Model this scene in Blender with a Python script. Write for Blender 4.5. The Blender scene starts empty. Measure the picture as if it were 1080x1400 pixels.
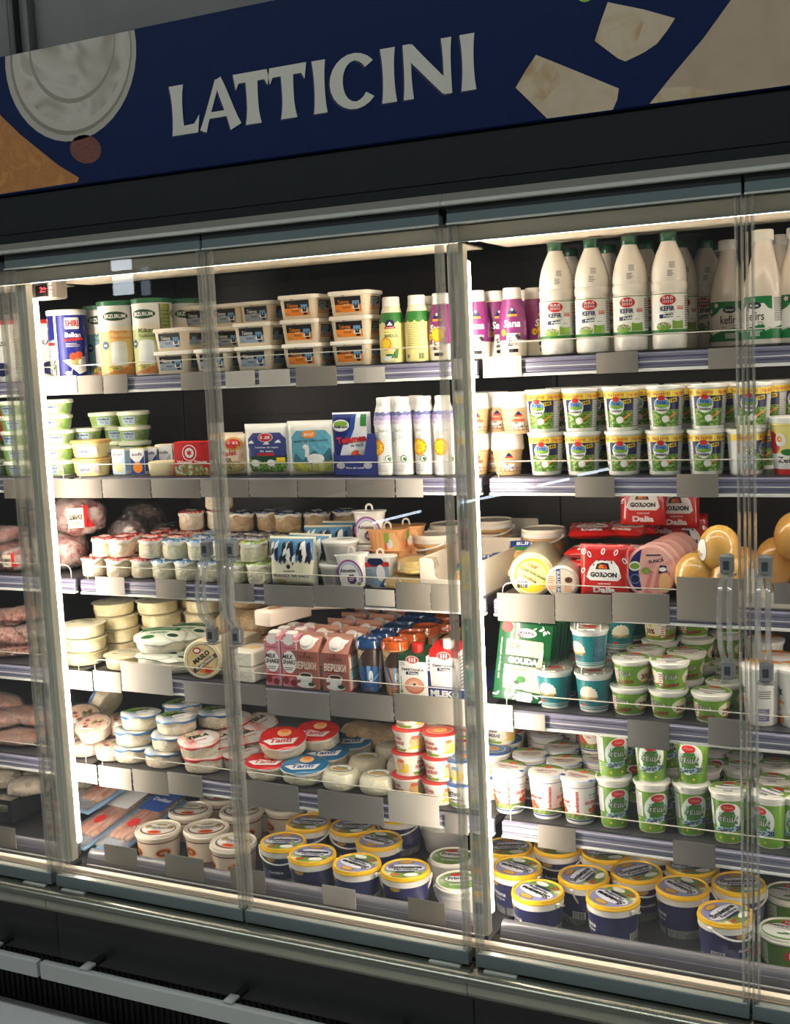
import bpy, math, random
from mathutils import Vector, Matrix, Euler, geometry, noise
random.seed(11)
PI = math.pi
SC = bpy.context.scene
COL = SC.collection
Z0 = 0.42                                   # height of the door sill above the shop floor

# ------------------------------------------------------------------ camera
FPX = 1616.31
CAM = Vector((2.26903, -2.39307, 1.34606 + Z0))
yaw, pitch, roll = 0.454649, -0.12099, -0.0460175
_f = Vector((-math.sin(yaw)*math.cos(pitch), math.cos(yaw)*math.cos(pitch), math.sin(pitch)))
_r0 = Vector((math.cos(yaw), math.sin(yaw), 0)); _u0 = _r0.cross(_f)
RGT = math.cos(roll)*_r0 + math.sin(roll)*_u0
UPV = -math.sin(roll)*_r0 + math.cos(roll)*_u0
cd = bpy.data.cameras.new('camera'); cam = bpy.data.objects.new('camera', cd); COL.objects.link(cam)
cd.sensor_fit = 'HORIZONTAL'; cd.sensor_width = 36; cd.lens = FPX/1080*36; cd.clip_start = 0.05
m = Matrix.Identity(4)
for i in range(3):
    m[i][0], m[i][1], m[i][2], m[i][3] = RGT[i], UPV[i], -_f[i], CAM[i]
cam.matrix_world = m
SC.camera = cam
def at(px, py, Y):
    """world point where the sight line of a photo pixel meets the plane y = Y"""
    d = RGT*((px-540)/FPX) - UPV*((py-700)/FPX) + _f
    return CAM + d*((Y-CAM.y)/d.y)
def atz(px, py, z):
    d = RGT*((px-540)/FPX) - UPV*((py-700)/FPX) + _f
    return CAM + d*((z-CAM.z)/d.z)

# ------------------------------------------------------------------ world, exposure
w = bpy.data.worlds.new('shop'); SC.world = w; w.use_nodes = True
bg = w.node_tree.nodes['Background']; bg.inputs[0].default_value = (.93, 1, .98, 1); bg.inputs[1].default_value = 0.10
SC.view_settings.view_transform = 'Standard'; SC.view_settings.look = 'None'
SC.view_settings.exposure = 0.0; SC.view_settings.gamma = 1.0; SC.view_settings.use_curve_mapping = False
LED = 57.0
LEDCOL = (1, .85, .71)

# ------------------------------------------------------------------ materials
def lin(c):
    return tuple(((v/255+.055)/1.055)**2.4 if v > 10 else v/255/12.92 for v in c)
MATS = {}
RICH = [0]                                  # printed inks are deeper than plain plastics
def rich(c):
    m_ = max(c) or 1; k = 1-RICH[0]*(.12 if c[0] > .85*m_ else 1)*(m_-min(c))/m_; return tuple(v*k for v in c)
def mat(name, col, rough=.4, metal=0, bump=0, bscale=60, spec=.5, emit=0, coat=0):
    if name in MATS: return MATS[name]
    m = bpy.data.materials.new(name); m.use_nodes = True; nt = m.node_tree; b = nt.nodes['Principled BSDF']
    c = lin(rich(col))
    b.inputs['Base Color'].default_value = (*c, 1); b.inputs['Roughness'].default_value = rough
    b.inputs['Metallic'].default_value = metal; b.inputs['Specular IOR Level'].default_value = spec
    b.inputs['Coat Weight'].default_value = coat; b.inputs['Coat Roughness'].default_value = .08
    if emit:
        b.inputs['Emission Color'].default_value = (*c, 1); b.inputs['Emission Strength'].default_value = emit
    if bump:
        tc = nt.nodes.new('ShaderNodeTexCoord'); n = nt.nodes.new('ShaderNodeTexNoise'); bp = nt.nodes.new('ShaderNodeBump')
        n.inputs['Scale'].default_value = bscale; n.inputs['Detail'].default_value = 4
        n.inputs['Distortion'].default_value = .6
        bp.inputs['Strength'].default_value = bump; bp.inputs['Distance'].default_value = .008
        nt.links.new(tc.outputs['Object'], n.inputs['Vector']); nt.links.new(n.outputs[0], bp.inputs['Height'])
        nt.links.new(bp.outputs[0], b.inputs['Normal'])
    MATS[name] = m; return m
def gmat(name, cols, scale=60, rough=.35, bump=0, coat=0, detail=3, dist=.8, stretch=(1, 1, 1)):
    """patchy print or food: noise driving a colour ramp"""
    if name in MATS: return MATS[name]
    m = mat(name, cols[0], rough, bump=bump, bscale=max(110, scale*2), coat=coat); nt = m.node_tree
    tc = nt.nodes.new('ShaderNodeTexCoord'); n = nt.nodes.new('ShaderNodeTexNoise'); r = nt.nodes.new('ShaderNodeValToRGB')
    mp = nt.nodes.new('ShaderNodeMapping'); mp.inputs['Scale'].default_value = stretch
    n.inputs['Scale'].default_value = scale; n.inputs['Detail'].default_value = detail; n.inputs['Distortion'].default_value = dist
    el = r.color_ramp.elements; k = len(cols)
    while len(el) < k: el.new(.5)
    for i, c in enumerate(cols):
        el[i].position = .3 + .4*i/(k-1); el[i].color = (*lin(rich(c)), 1)
    nt.links.new(tc.outputs['Object'], mp.inputs[0]); nt.links.new(mp.outputs[0], n.inputs['Vector'])
    nt.links.new(n.outputs[0], r.inputs[0]); nt.links.new(r.outputs[0], nt.nodes['Principled BSDF'].inputs['Base Color'])
    return m
def clearmat(name, tint, refl=.12, rough=.05, alpha=0.0):
    """thin clear plastic or glass: mostly see-through with a fresnel sheen"""
    if name in MATS: return MATS[name]
    m = bpy.data.materials.new(name); m.use_nodes = True; nt = m.node_tree; nt.nodes.clear()
    o = nt.nodes.new('ShaderNodeOutputMaterial'); t = nt.nodes.new('ShaderNodeBsdfTransparent'); g = nt.nodes.new('ShaderNodeBsdfGlossy')
    fr = nt.nodes.new('ShaderNodeFresnel'); ge = nt.nodes.new('ShaderNodeNewGeometry'); io = nt.nodes.new('ShaderNodeMath')
    io.operation = 'MULTIPLY_ADD'; io.inputs[1].default_value = 1/1.45-1.45; io.inputs[2].default_value = 1.45   # same sheen on both faces of a thin sheet
    nt.links.new(ge.outputs['Backfacing'], io.inputs[0]); nt.links.new(io.outputs[0], fr.inputs[0])
    mx = nt.nodes.new('ShaderNodeMixShader'); ma = nt.nodes.new('ShaderNodeMath'); ma.operation = 'MULTIPLY_ADD'
    ma.inputs[1].default_value = 1.0; ma.inputs[2].default_value = refl
    t.inputs[0].default_value = (*tint, 1); g.inputs['Roughness'].default_value = rough
    nt.links.new(fr.outputs[0], ma.inputs[0]); nt.links.new(ma.outputs[0], mx.inputs[0])
    nt.links.new(t.outputs[0], mx.inputs[1]); nt.links.new(g.outputs[0], mx.inputs[2])
    last = mx
    if alpha:
        d1 = nt.nodes.new('ShaderNodeBsdfDiffuse'); d1.inputs[0].default_value = (.85, .84, .8, 1); d2 = nt.nodes.new('ShaderNodeBsdfTranslucent'); d2.inputs[0].default_value = (.85, .84, .8, 1)
        d = nt.nodes.new('ShaderNodeMixShader'); d.inputs[0].default_value = .5; nt.links.new(d1.outputs[0], d.inputs[1]); nt.links.new(d2.outputs[0], d.inputs[2])
        m2 = nt.nodes.new('ShaderNodeMixShader'); m2.inputs[0].default_value = alpha
        nt.links.new(mx.outputs[0], m2.inputs[1]); nt.links.new(d.outputs[0], m2.inputs[2]); last = m2
    nt.links.new(last.outputs[0], o.inputs[0]); MATS[name] = m; return m

RICH[0] = .26
WHITE = mat('white_plastic', (238, 234, 226), .35)
CREAM = mat('cream_plastic', (240, 226, 200), .4)
PAPER = mat('paper_white', (240, 238, 232), .5)
INK = mat('ink_black', (22, 20, 24), .45)
GREY = mat('ink_grey', (120, 118, 122), .5)
LGREY = mat('print_light_grey', (188, 188, 190), .5)
NAVY = mat('ink_navy', (28, 34, 92), .4)
BLUE = mat('print_blue', (40, 90, 185), .4)
SKY = mat('print_sky', (125, 180, 225), .4)
RED = mat('print_red', (208, 34, 30), .4)
DRED = mat('print_dark_red', (140, 22, 26), .4)
GREEN = mat('print_green', (48, 140, 52), .4)
DGREEN = mat('print_dark_green', (22, 82, 44), .4)
LIME = mat('print_lime', (150, 200, 60), .4)
YEL = mat('print_yellow', (250, 214, 40), .4)
ORA = mat('print_orange', (244, 140, 30), .4)
PURP = mat('print_purple', (150, 44, 130), .4)
LILAC = mat('print_lilac', (176, 160, 205), .4)
GOLD = mat('print_gold', (206, 160, 70), .4)
BROWN = mat('print_brown', (98, 56, 36), .45)
BEIGE = mat('beige_plastic', (206, 168, 122), .4)
PEACH = mat('print_peach', (240, 190, 130), .4)
TAN = mat('print_tan', (222, 190, 140), .4)
CLEAR = clearmat('clear_plastic', (.93, .94, .94), .05, .08, .06)
MEADOW = gmat('meadow_print', [(52, 110, 30), (110, 165, 50), (190, 210, 110)], 160)
VEG = gmat('food_print', [(60, 100, 40), (190, 180, 110), (200, 80, 40)], 110)
COW = gmat('cow_print', [(30, 26, 26), (235, 230, 225), (90, 60, 50)], 70, detail=1)

# ------------------------------------------------------------------ mesh builder
_TXT = {}
def text_tris(s, bold):
    k = (s, bold)
    if k not in _TXT:
        cu = bpy.data.curves.new('t', 'FONT'); cu.body = s; cu.size = 1; cu.offset = bold; cu.resolution_u = 2; cu.align_x = 'CENTER'
        ob = bpy.data.objects.new('t', cu); me = ob.to_mesh(); me.calc_loop_triangles()
        vs = [(v.co.x, v.co.y) for v in me.vertices]
        tr = [tuple(vs[i] for i in t.vertices) for t in me.loop_triangles]
        ob.to_mesh_clear(); bpy.data.objects.remove(ob); bpy.data.curves.remove(cu)
        xs = [p[0] for t in tr for p in t] or [0, 1]; ys = [p[1] for t in tr for p in t] or [0, 1]
        _TXT[k] = (tr, min(xs), max(xs), min(ys), max(ys))
    return _TXT[k]
def rot2(pts, a, cx=0, cy=0):
    c, s = math.cos(a), math.sin(a)
    return [(cx+(x-cx)*c-(y-cy)*s, cy+(x-cx)*s+(y-cy)*c) for x, y in pts]
def rect(x0, y0, x1, y1): return [(x0, y0), (x1, y0), (x1, y1), (x0, y1)]
def ell(cx, cy, rx, ry=None, n=18):
    ry = ry or rx
    return [(cx+rx*math.cos(2*PI*i/n), cy+ry*math.sin(2*PI*i/n)) for i in range(n)]
def star(cx, cy, r1, r2, n):
    return [(cx+(r1 if i % 2 else r2)*math.cos(PI*i/n), cy+(r1 if i % 2 else r2)*math.sin(PI*i/n)) for i in range(2*n)]
def rrect(x0, y0, x1, y1, r, n=3):
    o = []
    for cx, cy, a in ((x1-r, y0+r, -PI/2), (x1-r, y1-r, 0), (x0+r, y1-r, PI/2), (x0+r, y0+r, PI)):
        o += [(cx+r*math.cos(a+PI/2*i/n), cy+r*math.sin(a+PI/2*i/n)) for i in range(n+1)]
    return o
class MB:
    def __init__(s): s.v = []; s.f = []; s.m = []; s.sm = []
    def add(s, vs, fs, m, smooth=True):
        b = len(s.v); s.v += [tuple(p) for p in vs]
        for f in fs: s.f.append([b+i for i in f]); s.m.append(m); s.sm.append(smooth)
        return s
    def loft(s, rings, m, cap0=True, cap1=True, closed=True):
        n = len(rings[0]); vs = [p for r in rings for p in r]; fs = []
        for k in range(len(rings)-1):
            for i in range(n if closed else n-1):
                j = (i+1) % n; fs.append((k*n+i, k*n+j, (k+1)*n+j, (k+1)*n+i))
        if cap0: fs.append(tuple(range(n-1, -1, -1)))
        if cap1: fs.append(tuple(range((len(rings)-1)*n, len(rings)*n)))
        return s.add(vs, fs, m)
    def lathe(s, prof, m, n=28, c=(0, 0, 0), cap0=True, cap1=True, sx=1, sy=1):
        return s.loft([[(c[0]+sx*r*math.cos(2*PI*i/n), c[1]+sy*r*math.sin(2*PI*i/n), c[2]+z) for i in range(n)] for r, z in prof], m, cap0, cap1)
    def box(s, x0, y0, z0, x1, y1, z1, m, b=0):
        if not b:
            v = [(x, y, z) for z in (z0, z1) for y in (y0, y1) for x in (x0, x1)]
            return s.add(v, [(0, 2, 3, 1), (4, 5, 7, 6), (0, 1, 5, 4), (2, 6, 7, 3), (0, 4, 6, 2), (1, 3, 7, 5)], m, False)
        rs = [(b, z0), (0, z0+b), (0, z1-b), (b, z1)]
        return s.loft([[(x, y, z) for x, y in rrect(x0+i, y0+i, x1-i, y1-i, max(b, 1e-4), 2)] for i, z in rs], m)
    def rtub(s, prof, m, w, d, r, cap0=True, cap1=True, n=4):
        """rounded-rectangle tub: prof = [(inset, z)]"""
        return s.loft([[(x, y, z) for x, y in rrect(-w/2+i, -d/2+i, w/2-i, d/2-i, max(r-i*.5, .002), n)] for i, z in prof], m, cap0, cap1)
    def tube(s, path, r, m, n=6, cap=True):
        P = [Vector(p) for p in path]; rings = []
        for i, p in enumerate(P):
            t = (P[min(i+1, len(P)-1)]-P[max(i-1, 0)]).normalized()
            a = t.orthogonal().normalized() if i == 0 else (a - t*a.dot(t)).normalized()
            b = t.cross(a); rings.append([p+(a*math.cos(2*PI*k/n)+b*math.sin(2*PI*k/n))*r for k in range(n)])
        return s.loft(rings, m, cap, cap)
    # ---- flat print on a surface
    def _tri(s, tr, m, mp, o, lm):
        st = list(tr); vs = []; fs = []
        while st:
            a, b, c = st.pop()
            if (b[0]-a[0])*(c[1]-a[1])-(b[1]-a[1])*(c[0]-a[0]) < 0: b, c = c, b
            e = [((p[0]-q[0])**2+(p[1]-q[1])**2, i) for i, (p, q) in enumerate(((a, b), (b, c), (c, a)))]
            L, i = max(e)
            if L > lm*lm and len(vs) < 6000:
                if i == 1: a, b, c = b, c, a
                elif i == 2: a, b, c = c, a, b
                mid = ((a[0]+b[0])/2, (a[1]+b[1])/2); st += [(a, mid, c), (mid, b, c)]; continue
            k = len(vs); vs += [mp(p[0], p[1], o) for p in (a, b, c)]; fs.append((k, k+1, k+2))
        return s.add(vs, fs, m, True)
    def poly(s, pts, m, mp, o=1, lm=.012):
        V = [Vector((x, y, 0)) for x, y in pts]
        return s._tri([tuple(pts[i] for i in t) for t in geometry.tessellate_polygon([V])], m, mp, o*.00035, lm)
    def text(s, st, cx, cy, h, m, mp, w=None, o=2, rot=0, bold=.02, shear=0, lm=.02):
        tr, x0, x1, y0, y1 = text_tris(st, bold); k = h/(y1-y0); kx = w/(x1-x0) if w else k
        xc, yc = (x0+x1)/2, (y0+y1)/2
        T = [tuple(rot2([(cx+(p[0]-xc)*kx+shear*(p[1]-yc)*k, cy+(p[1]-yc)*k) for p in t], rot, cx, cy)) for t in tr]
        return s._tri(T, m, mp, o*.00035, lm)
    def lines(s, x0, y0, x1, y1, n, m, mp, o=2, fill=.45, ragged=.3, rot=0):
        d = (y1-y0)/n
        for i in range(n):
            e = x1-(x1-x0)*ragged*random.random(); y = y1-d*(i+.5)
            s.poly(rot2(rect(x0, y-d*fill/2, e, y+d*fill/2), rot), m, mp, o)
        return s
    def bars(s, x0, y0, x1, y1, n, m, mp, o=2):
        d = (x1-x0)/n
        for i in range(n):
            s.poly(rect(x0+i*d, y0, x0+i*d+d*random.choice((.3, .5, .7)), y1), m, mp, o)
        return s
    def build(s, name, smooth=True):
        me = bpy.data.meshes.new(name); me.from_pydata(s.v, [], s.f)
        ms = list(dict.fromkeys(s.m))
        for x in ms: me.materials.append(x)
        ix = {x: i for i, x in enumerate(ms)}
        me.polygons.foreach_set('material_index', [ix[x] for x in s.m])
        me.polygons.foreach_set('use_smooth', [bool(x) and smooth for x in s.sm])
        me.update()
        if smooth: me.set_sharp_from_angle(angle=math.radians(42))
        return me
def cylmap(rf, a0=0, ref=None):
    ref = ref or rf(.05)
    def f(s, h, o):
        r = rf(h)+o; a = a0+s/ref; return (r*math.sin(a), -r*math.cos(a), h)
    return f
def proff(prof):
    """radius at a height of a lathe profile"""
    P = sorted(prof, key=lambda q: q[1])
    def f(h):
        for (r0, z0), (r1, z1) in zip(P, P[1:]):
            if z0 <= h <= z1: return r0+(r1-r0)*((h-z0)/(z1-z0) if z1 > z0 else 1)
        return P[-1][0] if h > P[-1][1] else P[0][0]
    return f
def facemap(y0, slope=0): return lambda s, h, o: (s, y0+slope*h-o, h)
def sidemap(x0, slope=0): return lambda s, h, o: (x0+slope*h+o, s, h)        # right-hand side, s runs back
def topmap(z): return lambda s, t, o: (s, t, z+o)

# ------------------------------------------------------------------ things and parts
def obj(name, me, parent=None, loc=(0, 0, 0), rot=None, label=None):
    o = bpy.data.objects.new(name, me); COL.objects.link(o); o.location = loc
    if rot: o.rotation_euler = rot
    if parent: o.parent = parent
    if label: o['label'] = label
    return o
def tag(o, label, cat, group=None):
    o['label'] = label; o['category'] = cat
    if group: o['group'] = group
    return o
def struct(o): o['kind'] = 'structure'; return o
PR = {}
def proto(key, name, cat, *parts): PR[key] = (name, cat, parts)      # parts: (name, mesh, label, kids)
SEEN = set()
ROUND = ('kefir', 'sana', 'bifidus', 'hill', 'beige_cup', 'cream_cup', 'tin_', 'green_tub', 'round_', 'low_green', 'tall_green', 'teal_cup', 'straw_cup', 'lak_', 'coffee', 'orange_lid', 'fresh', 'wheel', 'salad_pail', 'yellow_pail', 'white_pail', 'green_pail', 'grey_tub', 'yellow_cup')
STOOD = []; SIZE = {}
def settle(key, loc, sc):
    """round goods never share space: one that would touch an earlier one moves back along the shelf"""
    if not key.startswith(ROUND): return loc
    if key not in SIZE:
        vs = [v.co for p in PR[key][2] if p[0] != 'bail_handle' for v in p[1].vertices]; SIZE[key] = (max(math.hypot(v.x, v.y) for v in vs), max(v.z for v in vs))
    r, h = SIZE[key][0]*sc, SIZE[key][1]*sc; x, y, z = loc
    for _ in range(6):
        hit = False
        for X, Y, Z, R_, H_ in STOOD:
            d = R_+r+.0008; dx = x-X
            if abs(dx) < d and Z < z+h-.002 and z < Z+H_-.002 and abs(y-Y) < math.sqrt(d*d-dx*dx)-1e-5:
                y = Y+math.sqrt(d*d-dx*dx); hit = True
        if not hit: break
    if y-loc[1] > (.016 if loc[1]-r < YF+.03 else .16) or y+r > .735: y = loc[1]
    STOOD.append((x, y, z, r, h)); return (x, y, z)
def place(key, loc, label, group=None, rz=0, rx=0, ry=0, sc=1):
    name, cat, parts = PR[key]
    n = len(label.split())
    if label in SEEN or n > 16 or n < 4: print('LABEL?', n, label)
    SEEN.add(label)
    e = Euler((rx, ry, rz), 'XYZ'); loc = settle(key, (loc[0], loc[1], loc[2]+.0008), sc) if not (rx or ry) else (loc[0], loc[1], loc[2]+.0008)
    if len(parts) == 1 and not parts[0][3]:
        r = obj(name, parts[0][1], None, loc, e)
    else:
        r = obj(name, None, None, loc, e); r.empty_display_size = .03
        for p in parts:
            q = obj(p[0], p[1], r, label=p[2])
            for k in p[3]: obj(k[0], k[1], q, label=k[2])
    if sc != 1: r.scale = (sc, sc, sc)
    return tag(r, label, cat, group)
def part(n, b, label=None, kids=()): return (n, b.build(n) if isinstance(b, MB) else b, label, kids)
ORD = ['leftmost', 'second', 'third', 'fourth', 'fifth', 'sixth', 'seventh', 'eighth', 'ninth', 'tenth', 'eleventh', 'twelfth', 'thirteenth', 'fourteenth', 'fifteenth']
def olab(desc, i, where):
    return f"{desc}, {ORD[i]} {'' if i == 0 else 'from left '}{where}".strip()
LAY = ['bottom layer', 'second layer up', 'third layer up', 'fourth layer up', 'fifth layer up', 'sixth layer up']
ROWN = ['second row', 'third row', 'fourth row', 'fifth row', 'sixth row', 'seventh row']
SH = [None]+[z+Z0 for z in (1.357, 1.083, .795, .525, .247, -.042)]
YF = .200                                   # where the goods begin on a shelf
def row(key, desc, where, group, items, sh, r, z=0, y=0, rz=0, jit=.06):
    """items: photo columns (px, py) of the goods in one line along a shelf; y = how far behind the front line"""
    Y = YF+r+y; out = []
    for i, it in enumerate(items):
        px, py = it[:2]; ex = it[2] if len(it) > 2 else {}
        X = at(px, py, Y+ex.get('y', 0)).x
        out.append(place(ex.get('key', key), (X, Y+ex.get('y', 0), SH[sh]+z+ex.get('z', 0)), olab(desc, i, where), group,
                   rz=ex.get('rz', rz+random.uniform(-jit, jit)), rx=ex.get('rx', 0), ry=ex.get('ry', 0)))
    return out

RICH[0] = 0
# ------------------------------------------------------------------ the shop around
ALU = mat('brushed_aluminium', (186, 184, 168), .42, .25)
ALUB = mat('bright_aluminium', (214, 216, 206), .3, .5)
FRAME = mat('frame_warm_lit_aluminium', (240, 224, 200), .45)  # cream tint holds the warm strip light falling on the frame
BARGREY = mat('door_bar_grey', (92, 106, 106), .35)
DARKBAR = mat('door_bar_dark', (26, 30, 30), .4)
BLACKM = gmat('black_textured_metal', [(20, 23, 24), (30, 33, 33)], 900, .55, bump=.15)
FASCIA = gmat('fascia_dark_grey', [(20, 24, 25), (26, 30, 31)], 700, .6)
INNER = gmat('inner_black_panel', [(22, 19, 18), (30, 26, 24)], 30, .5)
SHELFM = mat('shelf_dark_metal', (58, 56, 60), .4)
RAILM = mat('price_rail_violet_grey', (120, 118, 142), .3, coat=.4)
RAILD = mat('price_rail_dark_groove', (70, 68, 86), .35)
RAILB = mat('price_rail_white_edge', (224, 220, 218), .35)
LIPM = mat('deck_lip_grey', (84, 83, 90), .32, coat=.3)
WIRE = mat('fence_wire', (220, 212, 196), .3, .2)
BUMP = mat('bumper_grey', (168, 174, 172), .45)
LEDM = bpy.data.materials.new('led_diffuser'); LEDM.use_nodes = True
_b = LEDM.node_tree.nodes['Principled BSDF']; _b.inputs['Emission Color'].default_value = (*LEDCOL, 1); _b.inputs['Emission Strength'].default_value = LED
CANM = bpy.data.materials.new('canopy_diffuser'); CANM.use_nodes = True
_b = CANM.node_tree.nodes['Principled BSDF']; _b.inputs['Emission Color'].default_value = (*LEDCOL, 1); _b.inputs['Emission Strength'].default_value = LED*.13
SHLM = bpy.data.materials.new('shelf_lamp_diffuser'); SHLM.use_nodes = True
_b = SHLM.node_tree.nodes['Principled BSDF']; _b.inputs['Emission Color'].default_value = (*LEDCOL, 1); _b.inputs['Emission Strength'].default_value = LED*.30
GLASS = clearmat('door_glass', (.965, .985, .98), 0, 0)
ACR = clearmat('acrylic_profile', (.96, .97, .96), .01, .06, .01)
ACRE = clearmat('acrylic_edge', (.90, .91, .89), .10, .05, .20)
ACRH = clearmat('acrylic_handle', (.82, .84, .84), .16, .1, .22)
HBLOCK = mat('handle_grey_block', (150, 152, 150), .3, .3)

b = MB(); b.add([(-6, -16, 0), (6, -16, 0), (6, 1.2, 0), (-6, 1.2, 0)], [(0, 1, 2, 3)], gmat('shop_floor_grey', [(222, 224, 222), (232, 234, 232)], 6, .4))
struct(obj('floor', b.build('floor')))
WALLM = gmat('wall_grey_paint', [(98, 100, 97), (106, 108, 105)], 4, .7)
b = MB(); b.box(-6, .82, 0, 6, .95, 4.2, WALLM); struct(obj('wall_back', b.build('wall_back')))
# bulkhead above the sign
b = MB(); b.box(-6, .06, 2.12+Z0, 6, .82, 4.2, WALLM); struct(obj('wall_bulkhead', b.build('wall_bulkhead')))
p0, p1 = at(17, 30, .03), at(38, 30, .03)
b = MB(); b.box(p0.x, .01, 2.14+Z0, p0.x+.022, .06, 4.2, DARKBAR, .004); b.box(p0.x+.022, .03, 2.14+Z0, p1.x, .06, 4.2, mat('channel_grey', (84, 88, 86), .5), .004)
tag(obj('wall_channel', b.build('wall_channel')), 'dark vertical channel running up the grey wall above the blue sign', 'channel')

# lit fittings seen as reflections in the doors; unseen aisle lamps added for light
LAMPM = mat('ceiling_lamp_diffuser', (235, 245, 255), .5, emit=9)
LAMPD = mat('dim_screen_diffuser', (200, 215, 235), .5, emit=2.2)
for quad, mt, t in (((153, 377, 181, 402), LAMPM, 'largest'), ((151, 356, 178, 368), LAMPM, 'flat one above it'), ((192, 384, 204, 403), LAMPD, 'dim one beside it'), ((192, 366, 201, 374), LAMPD, 'small dim one')):
    q = []
    for px, py in (quad[:2], quad[2:]):
        h = at(px, py, 0); d = (h-CAM); d.y = -d.y; q.append(h+d*((-6-h.y)/d.y))
    b = MB(); b.box(min(q[0].x, q[1].x), -6.03, min(q[0].z, q[1].z), max(q[0].x, q[1].x), -6, max(q[0].z, q[1].z), mt, .005)
    tag(obj('light_panel', b.build('light_panel')), f'lit panel on the far side of the shop, {t}', 'panel')
LAMPA = mat('aisle_fill_diffuser', (240, 246, 246), .5, emit=13)  # unseen lamps, added to light the sign and chiller fronts
for i, x in enumerate((-2.2, -.5, 1.2, 2.9, 4.6)):
    b = MB(); b.box(-.78, -.12, 0, .78, .12, .06, LAMPA, .01)
    tag(obj('aisle_fill_lamp', b.build('aisle_fill_lamp'), loc=(x, -1.9, 3.7)), f'long white lamp added over the aisle to light the chillers, {ORD[i]}', 'lamp')
TUBE = mat('fluorescent_tube', (225, 238, 255), .4, emit=16)
for i, (a, c) in enumerate((((510, 715), (575, 699)), ((618, 690), (690, 675)), ((735, 664), (778, 655)), ((790, 650), (832, 641)))):
    q = []
    for px, py in (a, c):
        h = at(px, py, 0); d = (h-CAM); d.y = -d.y; q.append(h+d*((-3.2-h.y)/d.y))
    b = MB(); b.tube([q[0]-q[0], q[1]-q[0]], .007, TUBE)
    tag(obj('tube_lamp', b.build('tube_lamp'), loc=q[0]), f'thin fluorescent tube of the chiller across the aisle, {ORD[i]} along it', 'lamp')

# ------------------------------------------------------------------ refrigerated cabinets
BW = 1.25; YB = .74
def zz(v): return v+Z0
def make_shelf(par, z, depth=.47):
    b = MB(); b.box(.012, YF-.004, z-.022, BW-.012, YF-.004+depth, z, SHELFM)
    s = obj('shelf', b.build('shelf'), par)
    r = MB()
    r.box(.010, YF-.020, z-.036, BW-.010, YF-.006, z-.002, RAILM, .003)
    for k, (h0, h1) in enumerate(((-.013, -.011), (-.023, -.021), (-.029, -.0275))):
        r.box(.012, YF-.0212, z+h0, BW-.012, YF-.0195, z+h1, RAILD if k != 1 else RAILB)
    r.box(.010, YF-.023, z-.043, BW-.010, YF-.006, z-.0362, RAILB, .0015)
    obj('price_rail', r.build('price_rail'), s)
    q = MB(); q.box(.05, YF+.002, z-.027, BW-.05, YF+.014, z-.0222, SHLM, .001); obj('shelf_lamp', q.build('shelf_lamp'), s, label='thin lamp strip under the shelf edge')
    f = MB(); x0, x1, zt = .03, BW-.03, z+.036; y = YF-.009; R = .018
    pth = [(x0, y, z-.004), (x0, y, zt-R)]+[(x0+R-R*math.cos(a), y, zt-R+R*math.sin(a)) for a in (PI/6, PI/3, PI/2)]
    pth += [(x1-R+R*math.sin(a), y, zt-R+R*math.cos(a)) for a in (0, PI/6, PI/3, PI/2)]+[(x1, y, z-.004)]
    f.tube(pth, .0014, WIRE)
    obj('wire_fence', f.build('wire_fence'), s)
def make_rod(k):
    zt, zb = zz(.93), zz(.715)
    P = [Vector(p) for p in ((k*.8, -.02, zt-.02), (k, -.045, zt-.05), (k*1.1, -.055, (zt+zb)/2), (k, -.045, zb+.05), (k*.8, -.02, zb+.02))]; cur = []
    for i in range(len(P)-1):
        for t in (0, .33, .66): cur.append(P[i].lerp(P[i+1], t))
    b = MB(); b.tube(cur+[P[-1]], .0055, ACRH, 8); return b
def make_post(x, label):
    """mullion between two chillers, with a lit strip facing into each"""
    po = obj('mullion_post', None, None, (x, 0, 0)); tag(po, label, 'post')
    b = MB(); b.box(-.020, .048, zz(.0125), .020, .074, zz(1.611), ALU, .003)
    for xx in (-.012, -.004, .006): b.box(xx, .0465, zz(.0125), xx+.0025, .049, zz(1.611), ALUB)
    b.box(-.006, .074, zz(.0125), .006, .1, zz(1.611), mat('post_dark_web', (60, 56, 50), .5)); obj('post_profile', b.build('post_profile'), po)
    for xa in (.0065, -.019):
        b = MB(); b.box(xa, .078, zz(.055), xa+.0125, .094, zz(1.575), LEDM, .003); obj('led_strip', b.build('led_strip'), po, label='lit white lamp strip')
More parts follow.
